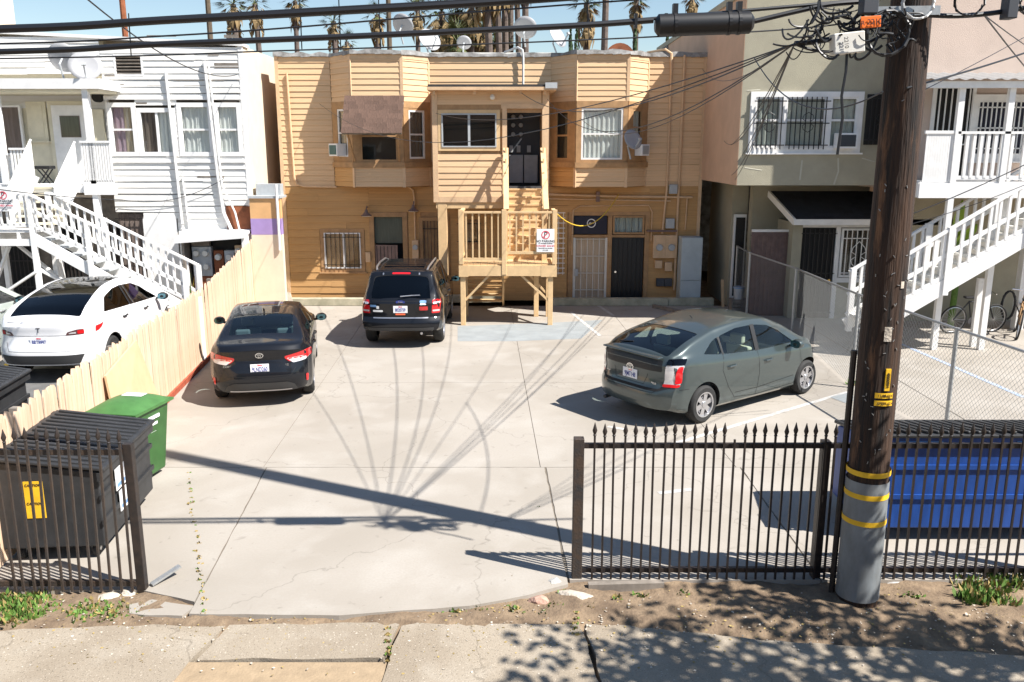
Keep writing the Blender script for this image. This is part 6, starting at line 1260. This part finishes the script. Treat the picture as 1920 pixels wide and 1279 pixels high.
# ---------------- utility pole ----------------
up = thing('utility_pole', 'dark wooden utility pole with steel sheath and yellow bands beside the iron fence', 'utility pole', (3.35, 7.5, -.2))
PB, PT = Vector((3.33, 7.5, -.25)), Vector((3.28, 7.5, 11.0))
def pol(z): return PB.lerp(PT, (z-PB.z)/(PT.z-PB.z))
def prd(z): return .185-.0045*z
zs_ = [-.25, .4, 1.2, 2.2, 3.4, 4.6, 5.8, 7.5, 9.5, 11.0]
b = MB(); N_ = 28; vs = []
for z in [(-.25+11.25*k/60) for k in range(61)]:
    c_ = pol(z)
    for j in range(N_): t = 2*math.pi*j/N_; r_ = prd(z)*(1+.018*math.sin(j*3.1+z*.7)+.012*math.sin(j*5.3-z*2.1)); vs.append((c_.x+r_*math.cos(t), c_.y+r_*math.sin(t), z))
b.add(vs, [(k*N_+j, k*N_+(j+1)%N_, (k+1)*N_+(j+1)%N_, (k+1)*N_+j) for k in range(60) for j in range(N_)]); b.build('shaft', 'pole_wood', up, smooth=True)
def pring(z0, z1, e, m, name, a0=0, a1=360, n=28):
    b = MB(); vs = []
    for z in (z0, z1):
        c_ = pol(z)
        for k in range(n+1): t = R(a0+(a1-a0)*k/n); vs.append((c_.x+(prd(z)+e)*math.cos(t), c_.y+(prd(z)+e)*math.sin(t), z))
    b.add(vs, [(k, k+1, n+2+k, n+1+k) for k in range(n)]); return b.build(name, m, up, smooth=True)
pring(.02, 1.21, .012, 'steel_sheath', 'steel_sheath')
for z in (.79, 1.05, 1.27): pring(z, z+.05, .0165, 'yellow', 'yellow_band')
for z0, z1 in ((2.03, 2.08), (1.96, 2.01)):
    pring(z0, z1, .014, 'yellow', 'number_tag', -115, -65, 8)
text('tag_lettering', '13-08-000', .034, (3.325, 7.5-prd(2)-.016, 2.055), FRONT, 'sign_black', up); text('tag_lettering', 'XP231-0X', .034, (3.325, 7.5-prd(2)-.016, 1.985), FRONT, 'sign_black', up)
MB().box((3.315, 7.5-prd(2)-.010, 2.10), (3.36, 7.5-prd(2)+.03, 2.30)).build('number_tag', 'yellow', up); text('tag_lettering', '400009M', .04, (3.3375, 7.5-prd(2)-.013, 2.20), (R(90), R(90), 0), 'sign_black', up, sx=.9)
MB().tube([(3.13, 7.62, -.2), (3.135, 7.62, 1.2), (3.14, 7.62, 2.4)], .03, 8).build('riser_conduit', 'iron', up, smooth=True)
sme = MB().box((-.012, -.004, -.002), (.012, .004, .002)).mesh('staple', 'galv')
for k in range(46):
    z = random.uniform(1.4, 4.2); a_ = R(random.uniform(-150, -30)); c_ = pol(z); o = bpy.data.objects.new('staple', sme); C.objects.link(o); o.parent = up; o.location = Vector((c_.x+(prd(z)+.004)*math.cos(a_), c_.y+(prd(z)+.004)*math.sin(a_), z))-org(up); o.rotation_euler = (0, random.uniform(0, 3), a_+R(90))
for z0, z1, a0, a1 in ((2.55, 2.68, -105, -85), (3.02, 3.08, -70, -58)): pring(z0, z1, .008, 'stone', 'paper_scrap', a0, a1, 5)
xa = lambda x, y, Y=7.28: at(x, y, Y)
def pbox(x0, y0, x1, y1, Y, d, m, name, tilt=0):
    A, B = at(x0, y1, Y), at(x1, y0, Y); o = MB().box((A.x, Y, A.z), (B.x, Y+d, B.z)).build(name, m, up, bevel=.008)
    if tilt: c_ = (A+B)/2-org(up); o.rotation_euler.y = tilt; o.location = c_-Matrix.Rotation(tilt, 3, 'Y') @ c_
    return o
pbox(1563, 60, 1624, 100, 7.15, .12, 'box_cream', 'splice_box', R(-6)); pbox(1618, -30, 1652, 25, 7.12, .12, 'box_dark', 'terminal_box')
pbox(1888, -30, 1916, 34, 7.2, .12, 'box_dark', 'terminal_box')
og = pbox(1613, 30, 1653, 52, 7.05, .008, 'sign_orange', 'orange_tag', R(-4)); 
q = at(1637, 41, 7.045); text('tag_lettering', '2210', .058, (q.x+.012, 7.043, q.z), (R(90), R(-4), 0), 'sign_black', up); q = at(1617, 44, 7.045); text('tag_lettering', 'R', .05, (q.x+.004, 7.043, q.z), (R(90), R(-4), 0), 'sign_black', up)
q = at(1590, 80, 7.14); text('box_lettering', 'R', .04, (q.x-.075, 7.135, q.z-.01), (R(90), R(80), 0), 'sign_black', up); text('box_lettering', '2210', .045, (q.x-.015, 7.135, q.z), (R(90), R(80), 0), 'sign_black', up)
MB().bar(at(1640, 22, 7.3), at(1760, 20, 7.3), .06, .07).build('bracket', 'galv', up)
def coil(x, y, r, Y, turns, name, m='cable', lo=.006):
    c_ = at(x, y, Y); pts = [(c_.x+(r+random.uniform(-.03, .03)*r)*math.cos(k*.35), Y-.03+.05*random.random(), c_.z+(r*1.0+random.uniform(-.04, .04)*r)*math.sin(k*.35)) for k in range(int(turns*18))]
    return MB().tube(pts, lo, 5).build(name, m, up)
coil(1722, 5, .125, 7.2, 4, 'cable_coil', 'pvc', .008); coil(1818, 0, .12, 7.25, 3, 'cable_coil'); coil(1664, 62, .17, 7.18, 4, 'cable_coil', 'cable', .010); coil(1936, 5, .1, 7.25, 3, 'cable_coil')
for k in range(64):      # tangle of tails beside the pole
    a_ = at(random.uniform(1510, 1690), random.uniform(10, 70), 7.22); c_ = a_+Vector((random.uniform(-.3, .3), random.uniform(-.1, .1), random.uniform(-.2, .10)))
    q1 = a_+Vector((random.uniform(-.15, .15), random.uniform(-.06, .06), random.uniform(-.25, .02))); q2 = c_+Vector((random.uniform(-.12, .12), random.uniform(-.06, .06), random.uniform(-.22, .08)))
    MB().tube([a_*(1-t)**3+q1*3*t*(1-t)**2+q2*3*t*t*(1-t)+c_*t**3 for t in [j/12 for j in range(13)]], random.choice((.005, .008, .011)), 5).build('cable_tail', 'cable', up, smooth=True)
MB().tube([at(1588, 100, 7.2), at(1586, 135, 7.2), at(1578, 180, 7.2), at(1580, 220, 7.2), at(1570, 290, 7.2)], .012, 6).build('hanging_cable', 'cable', up, smooth=True)
# ---------------- cables ----------------
def cable(label, pts, r, name='cable', m='cable', group=None):
    b = MB().tube(pts, r, 8); o = b.build(name, m, smooth=True); tag(o, label, 'cable', group); return o
CY = 7.3
def run(P, Y=CY, ext=True):
    v = [at(x, y, Y) for x, y in P]
    if ext:
        d = v[0]-v[1]; v = [v[0]+d*3.0+Vector((0, 0, .12))]+v
    out = []
    for i in range(len(v)-1):
        for k in range(6): out.append(tuple(Vector(catmull([tuple(v[max(i-1,0)]), tuple(v[i]), tuple(v[i+1]), tuple(v[min(i+2,len(v)-1)])], [1, 6, 1])[1+k])))
    out.append(tuple(v[-1])); return out
cable('thickest black overhead cable, uppermost across the top left', run([(0, 55), (300, 39), (600, 23), (900, 6), (1200, -14), (1500, -30), (1690, -40)]), .030)
cable('second thick black overhead cable ending at the splice case', run([(0, 97), (300, 83), (600, 71), (900, 57), (1100, 47), (1225, 38)]), .024)
cable('thin black cable lashed just above the uppermost thick cable', run([(0, 49), (300, 33), (600, 16), (900, -1), (1200, -21)]), .010)
cable('thin overhead wire between the two thick cables', run([(0, 82), (300, 68), (530, 53), (900, 22), (1220, -2), (1690, -30)]), .007)
cable('thin overhead wire just below the second thick cable', run([(0, 110), (530, 95), (900, 83), (1250, 68), (1480, 55), (1620, 40)]), .006)
cable('messenger wire above the splice case running to the pole', run([(1100, 45), (1250, 33), (1420, 18), (1600, 2), (1700, -8)], CY, False), .014)
cable('black cable from the splice case into the tangle at the pole', run([(1415, 40), (1500, 20), (1560, 8), (1640, 2)], CY, False), .02)
cable('heavy cable leaving the pole towards the right edge', run([(1700, 25), (1780, 30), (1850, 26), (1930, 14), (2100, -10)], CY, False), .02)
sc = thing('splice_case', 'large black cylindrical splice case hanging on the overhead cable', 'splice case', tuple(at(1320, 45, CY)))
A, B = at(1228, 48, CY), at(1412, 42, CY); d = (B-A).normalized()
MB().tube([A, A+d*.02, A+d*.03, B-d*.03, B-d*.02, B], [.05, .075, .088, .088, .075, .05], 20).build('case', 'black', sc, smooth=True)
for q in (.2, .75, .85): p = A.lerp(B, q); MB().tube([p-d*.012, p+d*.012], .094, 20).build('clamp_band', 'black', sc); MB().box((p.x-.02, p.y-.03, p.z+.085), (p.x+.02, p.y+.03, p.z+.16)).build('hanger', 'black', sc)
for x in (1192, 1248):
    p = at(x, 38, CY); tag(MB().box((p.x-.012, p.y-.03, p.z-.06), (p.x+.012, p.y+.03, p.z+.05)).build('cable_hanger', 'black'), 'small black hanger clip on the cables left of the splice case' if x < 1220 else 'small black hanger clip touching the splice case', 'clip')
K = at(1490, 82, 7.3); K2 = at(1640, 55, 7.35)
def drop(label, frm, to, s, r=.006): cable(label, sag(frm, to, s, 20), r*.8, 'drop_wire')
TG = [('porch beam of the tan house', (.24, 22.55, 5.6), .5, .009), ('left bay of the tan house', (-5.2, 23.9, 5.4), .9, .007), ('porch window of the tan house', (-1.95, 22.6, 5.1), .35, .008), ('stair door of the tan house', (.9, 22.6, 5.45), .75, .008), ('right bay of the tan house', (1.8, 23.25, 5.0), .55, .007), ('peach side wall low down', (5.2, 20.6, 3.6), .2, .007), ('corner of the tan house roof', (5.1, 23.9, 6.3), .3, .006), ('middle of the peach wall', (5.2, 21.5, 4.4), .35, .006), ]
cable('bundle of service wires leaving the tangle at the pole', sag(K, at(1650, 45, 7.32), .03), .022, 'wire_bundle'); cable('second looser bundle curving into the tangle at the pole', sag(K, at(1660, 62, 7.25), .10), .012, 'wire_bundle')
for n_, p, s, r_ in TG: drop('service wire sagging from the pole to the '+n_, K, p, s, r_)
for k, (x, z) in enumerate(((5.2, 3.5), (5.3, 3.9), (5.22, 4.3))): drop(('lowest', 'middle', 'highest')[k]+' of three loose wires dropping from the pole to the peach wall', K, (x, 20.25+.3*k, z), .12, .007)
drop('wire looping from the peach wall across the olive window to the pole', at(1415, 110, 12), at(1655, 172, 7.35), .35, .009)
drop('long wire from the left edge down to the white house wall', at(130, -30, 10), at(445, 140, 22.4), .35, .012)
drop('dark wire crossing the white stair rail at far left', at(-40, 350, 19.5), at(230, 375, 22.4), .05, .014)
drop('wire from the white house meters to the party wall', at(230, 375, 22.4), at(420, 335, 22.4), .25, .01)
drop('thick wire rising from the pole clamp to the right edge', at(1700, 165, 7.3), at(1990, 75, 9), .02, .011); drop('thin wire under the thick one right of the pole', at(1690, 190, 7.3), at(1990, 30, 11), .02, .005)
drop('steep wire from the right cable towards the balcony roof', at(1845, 28, 7.3), at(1990, 200, 12), .03, .008); drop('second steep wire from the right cable', at(1845, 28, 7.3), at(2000, 130, 12), .03, .006)
drop('wire below the balcony rising to the right edge', at(1700, 405, 12), at(1960, 290, 12), .03, .009); drop('lower of two wires under the balcony', at(1690, 425, 12), at(1960, 330, 12), .05, .006)
for x, y, y2 in ((243, 70, 105), (563, 22, 92), (636, 17, 95), (711, 30, 92), (1102, 42, 75)): 
    p, q_ = at(x-2, y-45, 7.34), at(x+3, y2, 7.34); tag(MB().tube([p, q_], .005, 5).build('tie_wire', 'cable'), 'thin vertical tie wire on the overhead cables %s' % {243: 'above the attic vent', 563: 'over the left wall of the tan house', 636: 'over the left bay', 711: 'right of the left bay', 1102: 'over the right bay'}[x], 'wire')
# ---------------- satellite dishes ----------------
def dish(c_, r, yaw, label, m='dish', tiltup=25, foot=.5):
    t = thing('satellite_dish', label, 'satellite dish', (0, 0, 0)); b = MB(); n = 24; rings = [0, .35, .7, 1.0]; vs = [(0, .09*r, 0)]
    for q in rings[1:]:
        for k in range(n): a = 2*math.pi*k/n; vs.append((q*r*1.08*math.cos(a), .09*r*(1-q*q)*1.6-.05*r, q*r*math.sin(a)))
    fs = [(0, 1+k, 1+(k+1) % n) for k in range(n)]
    for i in range(2): fs += [(1+i*n+k, 1+(i+1)*n+k, 1+(i+1)*n+(k+1) % n, 1+i*n+(k+1) % n) for k in range(n)]
    b.add(vs, fs); o = b.build('reflector', m, t, smooth=True); sm = o.modifiers.new('thick', 'SOLIDIFY'); sm.thickness = .012
    MB().bar((0, 0, -r*.9), (0, -r*1.0, -r*.35), .03, .03).build('feed_arm', 'box_gray', t); MB().box((-.05, -r*1.08, -r*.4), (.05, -r*.92, -r*.22)).build('feed_horn', 'box_gray', t)
    MB().tube([(0, .08*r, 0), (0, .22, -.1), (0, .22, -foot)], .025, 7).build('mast', 'box_gray', t)
    t.location = c_; t.rotation_euler = (R(-tiltup), 0, R(yaw)); return t
dish(at(755, 47, 27), .34, 150, 'grey satellite dish on the tan roof, leftmost there'); dish(at(985, 52, 27), .34, 160, 'grey satellite dish on the tan roof behind the vent pipe'); dish(at(1045, 68, 26.5), .36, 55, 'white satellite dish on the tan roof, seen side on', 'dish'); dish(at(805, 75, 27.5), .36, 40, 'pale satellite dish half hidden behind the tan roof edge', 'dish'); dish(at(870, 80, 28), .22, 170, 'small dish low on the tan roof between the larger ones')
dish(at(1186, 262, 22.9), .27, 35, 'white satellite dish mounted on the right bay window', 'dish', 20, .45); dish(at(118, 108, 21.8), .36, 175, 'grey satellite dish on the white porch roof', 'dish', 20, .55); dish(at(160, 124, 21.6), .36, 20, 'white satellite dish beside the grey one on the porch roof', 'dish', 20, .45)
o = MB().prism([(.42*math.cos(k*math.pi/12), .42*math.sin(k*math.pi/12)) for k in range(13)], 24.9, 25.0, 'Y').build('roof_vent', 'rust_panel'); o.location = Vector((3.0, 24.95, 6.66)); tag(o, 'rusty half-round vent on the right end of the tan roof', 'vent')
# ---------------- palms, cypresses and far posts ----------------
ORD = ['first', 'second', 'third', 'fourth', 'fifth', 'sixth', 'seventh', 'eighth', 'ninth', 'tenth', 'eleventh', 'twelfth', 'thirteenth', 'fourteenth', 'fifteenth', 'sixteenth', 'seventeenth', 'eighteenth', 'nineteenth', 'twentieth', 'twenty-first', 'twenty-second', 'twenty-third', 'twenty-fourth', 'twenty-fifth', 'twenty-sixth', 'twenty-seventh', 'twenty-eighth']
def palm_crown(seed, R_=1.5):
    rnd = random.Random(seed); b = MB()
    for k in range(46):
        az = rnd.uniform(0, 6.283); el = rnd.uniform(-1.25, 1.2); dead = el < -.35; L = R_*rnd.uniform(.75, 1.1)*(.85 if dead else 1); b.cur = 1 if dead else 0
        d = Vector((math.cos(az)*math.cos(el), math.sin(az)*math.cos(el), math.sin(el))); sd_ = Vector((-math.sin(az), math.cos(az), 0)); st_ = d*L*.45
        b.add([sd_*.02, -sd_*.02, st_-sd_*.02, st_+sd_*.02], [(0, 1, 2, 3)])
        for j in range(11):
            f = (j-5)/5; e = (d+sd_*f*.9+Vector((0, 0, -.25-.4*abs(f)*(1 if not dead else .2)))).normalized(); tip = st_+e*L*.55*(1-.25*abs(f)); w = sd_*.035
            b.add([st_-w, st_+w, tip], [(0, 1, 2)])
    for k in range(40):       # skirt of dead fronds
        az = rnd.uniform(0, 6.283); b.cur = 1; d = Vector((math.cos(az), math.sin(az), 0)); z0 = rnd.uniform(-.2, -1.6); s = Vector((-d.y, d.x, 0))*.13
        b.add([d*.15+Vector((0, 0, z0)), d*rnd.uniform(.4, .6)+Vector((0, 0, z0-.5))-s, d*rnd.uniform(.25, .55)+Vector((0, 0, z0-1.1)), d*.5+Vector((0, 0, z0-.5))+s], [(0, 1, 2, 3)])
    return b.mesh('crown', ['palm_leaf', 'palm_dead'])
crowns = [palm_crown(s) for s in (1, 2, 3)]
pal = [(437, 8, 62), (478, 6, 70), (553, 2, 80), (625, 40, 70), (650, 78, 90), (707, 28, 75), (783, 18, 80), (828, 22, 60), (850, 34, 62), (868, 60, 66), (884, 10, 60), (905, 55, 75), (912, -60, 55), (932, -50, 60), (945, -55, 62), (958, -60, 66), (968, -48, 70), (985, -52, 60), (1100, 8, 62), (1138, -70, 60), (1193, 0, 70), (1298, -6, 75), (892, 84, 62), (928, 80, 66), (860, 82, 58)]
pal.sort()
for i, (x, y, D) in enumerate(pal):
    top = at(x, y, D); t = thing('palm_tree', '%s palm tree from the left among the row beyond the roofs' % ORD[i], 'palm tree', (top.x, D, -.3), 'palm trees beyond the roofs')
    bn = top.x+random.uniform(-.4, .4); MB().tube([(bn, D, -.3), (bn*.5+top.x*.5+.1, D, top.z*.5), tuple(top)], [.32, .24, .2], 8).build('trunk', 'palm_trunk', t, smooth=True)
    o = link('crown', crowns[i % 3], t); o.location = top-org(t); s = random.uniform(.85, 1.2)*(1.45 if 820 < x < 930 else 1); o.scale = (s, s, s); o.rotation_euler.z = random.uniform(0, 6)
for i, (x, y, D) in enumerate(((1070, 55, 60), (1081, 54, 60), (1192, 50, 62), (1252, 62, 62))):
    p = at(x, y, D); t = thing('cypress_tree', ['left of the two slim cypresses side by side behind the tan roof', 'right of the two slim cypresses side by side behind the tan roof', 'slim cypress behind the right bay of the tan house', 'slim cypress behind the rusty roof vent'][i], 'cypress', (p.x, D, -.3)); MB().tube([(p.x, D, -.3), (p.x, D, p.z-.3)], [.14, .03], 6).build('trunk', 'bark', t)
    b = MB()
    for k in range(420):
        z = random.uniform(1, p.z); q = 1-(z-1)/(p.z-1); r = .48*min(1, q*2.2)**.8*random.uniform(.5, 1); a = random.uniform(0, 6.28); c_ = Vector((p.x+r*math.cos(a), D+r*math.sin(a), z)); e = Vector((random.uniform(-.08, .08), random.uniform(-.08, .08), .32)); s = Vector((-math.sin(a), math.cos(a), 0))*.09; b.add([c_-s, c_+s, c_+e], [(0, 1, 2)])
    b.build('crown', 'leaf_dark', t)
for x, y, D, m, lb in ((226, -30, 40, 'rust_panel', 'reddish brown distant pole above the white house roof'), (387, -30, 45, 'bark', 'slim dark distant pole above the white house, right of the reddish one'), (727, -30, 50, 'bark', 'dark distant pole behind the dishes on the tan roof')):
    p = at(x, y, D); t = thing('distant_pole', lb, 'pole', (p.x, D, -.3)); MB().tube([(p.x, D, -.3), (p.x, D, p.z)], [.17, .13], 8).build('shaft', m, t, smooth=True); MB().box((p.x-1.0, D-.06, p.z-.6), (p.x+1.0, D+.06, p.z-.48)).build('crossarm', m, t)
fb = at(10, 20, 38); t = thing('far_building', 'cream building top showing at the upper left corner', 'building', (fb.x-6, 40, 0)); MB().box((fb.x-14, 38, 0), (fb.x-.3, 39.2, fb.z+2.2)).build('wall', 'cream_stucco', t); MB().box((fb.x-14, 37.9, fb.z-1.0), (fb.x+.1, 38, fb.z-.7)).build('ledge', 'white_trim', t)
t = thing('far_roof', 'grey gabled roof peeking between the tan house and the peach wall', 'building', (5.5, 30, 0)); MB().prism([(4.6, 0), (9, 0), (9, 8.3), (6.3, 8.3), (4.6, 7.2)], 30, 40, 'Y').build('wall', 'roof_gray', t)
# ---------------- street tree outside the frame: its crown throws the leaf shade on the alley ----------------
tr = thing('street_tree', 'leafy tree at the right whose crown shades the alley', 'tree', (7.2, 3.9, -.1))
MB().tube([(7.2, 3.9, -.1), (7.1, 3.95, 1.6), (6.9, 4.1, 3.2), (6.5, 4.3, 4.8)], [.17, .14, .11, .05], 10).build('trunk', 'bark', tr, smooth=True)
b = MB(); cl = []
for k in range(900):
    c_ = Vector((random.uniform(3.2, 9.4), random.uniform(1.6, 5.9), random.uniform(3.0, 6.0)))
    if (c_.x-6.2)**2/8.5+(c_.y-3.8)**2/4.4+(c_.z-4.5)**2/2.4 < 1 and c_.x > .66*c_.y+.75 and len(cl) < 95: cl.append(c_)
for c_ in cl:
    for k in range(64):
        p = c_+Vector((random.gauss(0, .2), random.gauss(0, .2), random.gauss(0, .15))); a = random.uniform(0, 6.28); d = Vector((math.cos(a), math.sin(a), random.uniform(-.7, .2))).normalized()*random.uniform(.10, .18); s = Vector((-d.y, d.x, random.uniform(-.05, .05))).normalized()*.045; b.add([p, p+d*.5+s, p+d, p+d*.5-s], [(0, 1, 2, 3)])
b.build('crown', 'leaf', tr)
for i, c_ in enumerate(cl[:14]): MB().tube([(6.9, 4.1, 3.2), tuple(Vector((6.9, 4.1, 3.2)).lerp(c_, .5)+Vector((0, 0, .2))), tuple(c_)], [.05, .03, .012], 6).build('branch', 'bark', tr)
# ---------------- weeds, rubble and litter ----------------
def weeds(name, spots, m1, m2, label):
    b = MB()
    for x, y, z, n, r, h in spots:
        for k in range(n):
            b.cur = 0 if random.random() < .68 else 1; a = random.uniform(0, 6.28); q = r*math.sqrt(random.random()); p = Vector((x+q*math.cos(a), y+q*math.sin(a)*.7, z)); d = Vector((random.uniform(-.6, .6), random.uniform(-.6, .6), 1)).normalized()*h*random.uniform(.4, 1.2); s = Vector((math.cos(a+1), math.sin(a+1), 0))*random.uniform(.006, .014)
            b.add([p-s, p+s, p+d*.6+s*1.4, p+d, p+d*.6-s*1.4], [(0, 1, 2, 3, 4)])
    o = b.build(name, [m1, m2]); tag(o, label, 'weeds', None, 'stuff'); return o
def gs(x, y, n, r, h, z=-.05): g_ = G(x, y, z); return (g_.x, g_.y, z, n, r, h)
weeds('weeds', [gs(30+random.uniform(-30, 50), 1125+random.uniform(-10, 45), 40, .16, .09) for _ in range(16)]+[gs(random.uniform(90, 270), random.uniform(1130, 1165), 26, .13, .05) for _ in range(16)], 'weed', 'dry_weed', 'green weeds under the bent iron gate')
weeds('weeds', [gs(x, y+6, 22, .08, .05) for x, y in ((260,1150),(590,1148),(740,1142),(850,1139),(900,1138),(960,1137),(1040,1133),(1060,1110),(1100,1135),(1160,1120),(1200,1112),(1280,1110),(1030,1095))]+[gs(random.uniform(280, 1050), 1148, 8, .07, .025) for _ in range(40)], 'weed', 'dry_weed', 'small weeds along the broken edge of the driveway')
weeds('weeds', [gs(random.uniform(1810, 1925), random.uniform(1085, 1135), 40, .14, .12) for _ in range(18)]+[gs(1660+random.uniform(0, 60), 1120, 10, .08, .05) for _ in range(4)], 'weed', 'dry_weed', 'leafy weeds by the fence right of the pole')
weeds('weeds', [gs(350+(y-890)*.135+random.uniform(-5, 5), y+random.uniform(-4, 4), random.randint(1, 7), .025, .022, .0) for y in range(890, 1150, 7)]+[gs(1010, 950, 3, .02, .02, 0)]+[gs(728, y, 9, .03, .03, -.03) for y in range(1180, 1250, 12)]+[gs(1080, y, 8, .03, .03, -.03) for y in range(1150, 1200, 10)], 'dry_weed', 'weed', 'dry weeds growing in the joints of the concrete')
weeds('weeds', [gs(1597, 722, 30, .10, .14, 0)], 'weed', 'dry_weed', 'tuft of weeds at the foot of a chain-link post')
def rock(p, sx, sy, sz, m, label, rz=0):
    b = bmesh.new(); bmesh.ops.create_icosphere(b, subdivisions=2, radius=1)
    for v in b.verts: k = 1+random.uniform(-.16, .16); v.co = Vector((v.co.x*sx*k, v.co.y*sy*k, max(-.5, v.co.z)*sz*k))
    me = bpy.data.meshes.new('rubble'); b.to_mesh(me); b.free(); me.materials.append(M[m]); o = link('rubble', me); o.location = p; o.rotation_euler.z = rz; tag(o, label, 'rubble')
for x, y, sx, sy, sz, m, lb in ((1012, 1130, .11, .07, .07, 'stone_pink', 'pinkish lump of rubble at the driveway edge'), (1085, 1122, .22, .09, .06, 'stone', 'long pale concrete chunk by the left fence post'), (1040, 1098, .09, .07, .08, 'stone_gray', 'rounded grey stone against the left fence post'), (1000, 1105, .10, .07, .05, 'stone_gray', 'grey chunk at the corner of the driveway slab'), (205, 1122, .13, .07, .05, 'stone', 'flat pale brick under the bent gate'), (240, 1115, .09, .06, .06, 'stone', 'small pale block beside the flat brick'), (1675, 1092, .12, .06, .05, 'stone_gray', 'crumpled grey rubble right of the pole base'), (1700, 1105, .07, .04, .03, 'stone', 'small pale scrap right of the pole'), (84, 1172, .05, .04, .02, 'stone', 'little tan stone on the alley at left'), (1465, 1130, .05, .05, .02, 'sticker_blue', 'blue-grey litter scrap in the dirt by the fence'), (1425, 1129, .03, .03, .02, 'sign_white', 'white litter scrap in the dirt by the fence'), (710, 1152, .07, .04, .02, 'sign_white', 'white scrap on the driveway edge')): rock(G(x, y, -.05), sx, sy, sz, m, lb, random.uniform(-.4, .4))
b = MB()
for k in range(1500):
    p = G(random.uniform(0, 1920), random.triangular(1095, 1270, 1140), -.026); s = random.uniform(.006, .018); a = random.uniform(0, 6); d = Vector((math.cos(a), math.sin(a), 0))*s; n = Vector((-d.y, d.x, s*.3))*.6; b.cur = k % 2; b.add([p-d, p+n, p+d, p-n], [(0, 1, 2, 3)])
tag(b.build('leaf_litter', ['dry_weed', 'stone']), 'scattered dry leaves and grit on the dirt and alley', 'litter', None, 'stuff')
p, q = G(1225, 577), G(1275, 588); o = MB().bar((p.x, p.y, .05), (q.x, q.y, .05), .09, .09).build('timber_offcut', 'bare_wood'); tag(o, 'weathered timber offcut lying on the lot near the kerb', 'timber')
p = G(1322, 555); o = MB().bar((5.75, 22.9, .0), (5.72, 23.0, .75), .07, .04).build('wooden_stake', 'plywood'); tag(o, 'short wooden stake by the dark gap right of the refrigerator', 'stake')
MB_ = MB().box((5.28, 29, 0), (6.0, 29.2, 7)).build('gap_shade_panel', 'dark'); tag(MB_, 'dark panel standing in for the shade between the tan and olive buildings', 'wall')  # panel added to fill the gap, its shade put into the dark colour
yc = thing('agave_plant', 'yellow-green spiky plant at the foot of the white stair', 'plant', (at(352, 520, 21.2).x, 21.2, 0)); x_ = yc.location.x
for k in range(9): a = k*.7; MB().add([(x_-.03, 21.2, .3), (x_+.03, 21.2, .3), (x_+.16*math.cos(a), 21.2+.16*math.sin(a), .95+.12*(k % 3))], [(0, 1, 2)]).build('leaf', 'rope_yellow' if k % 2 else 'weed', yc)
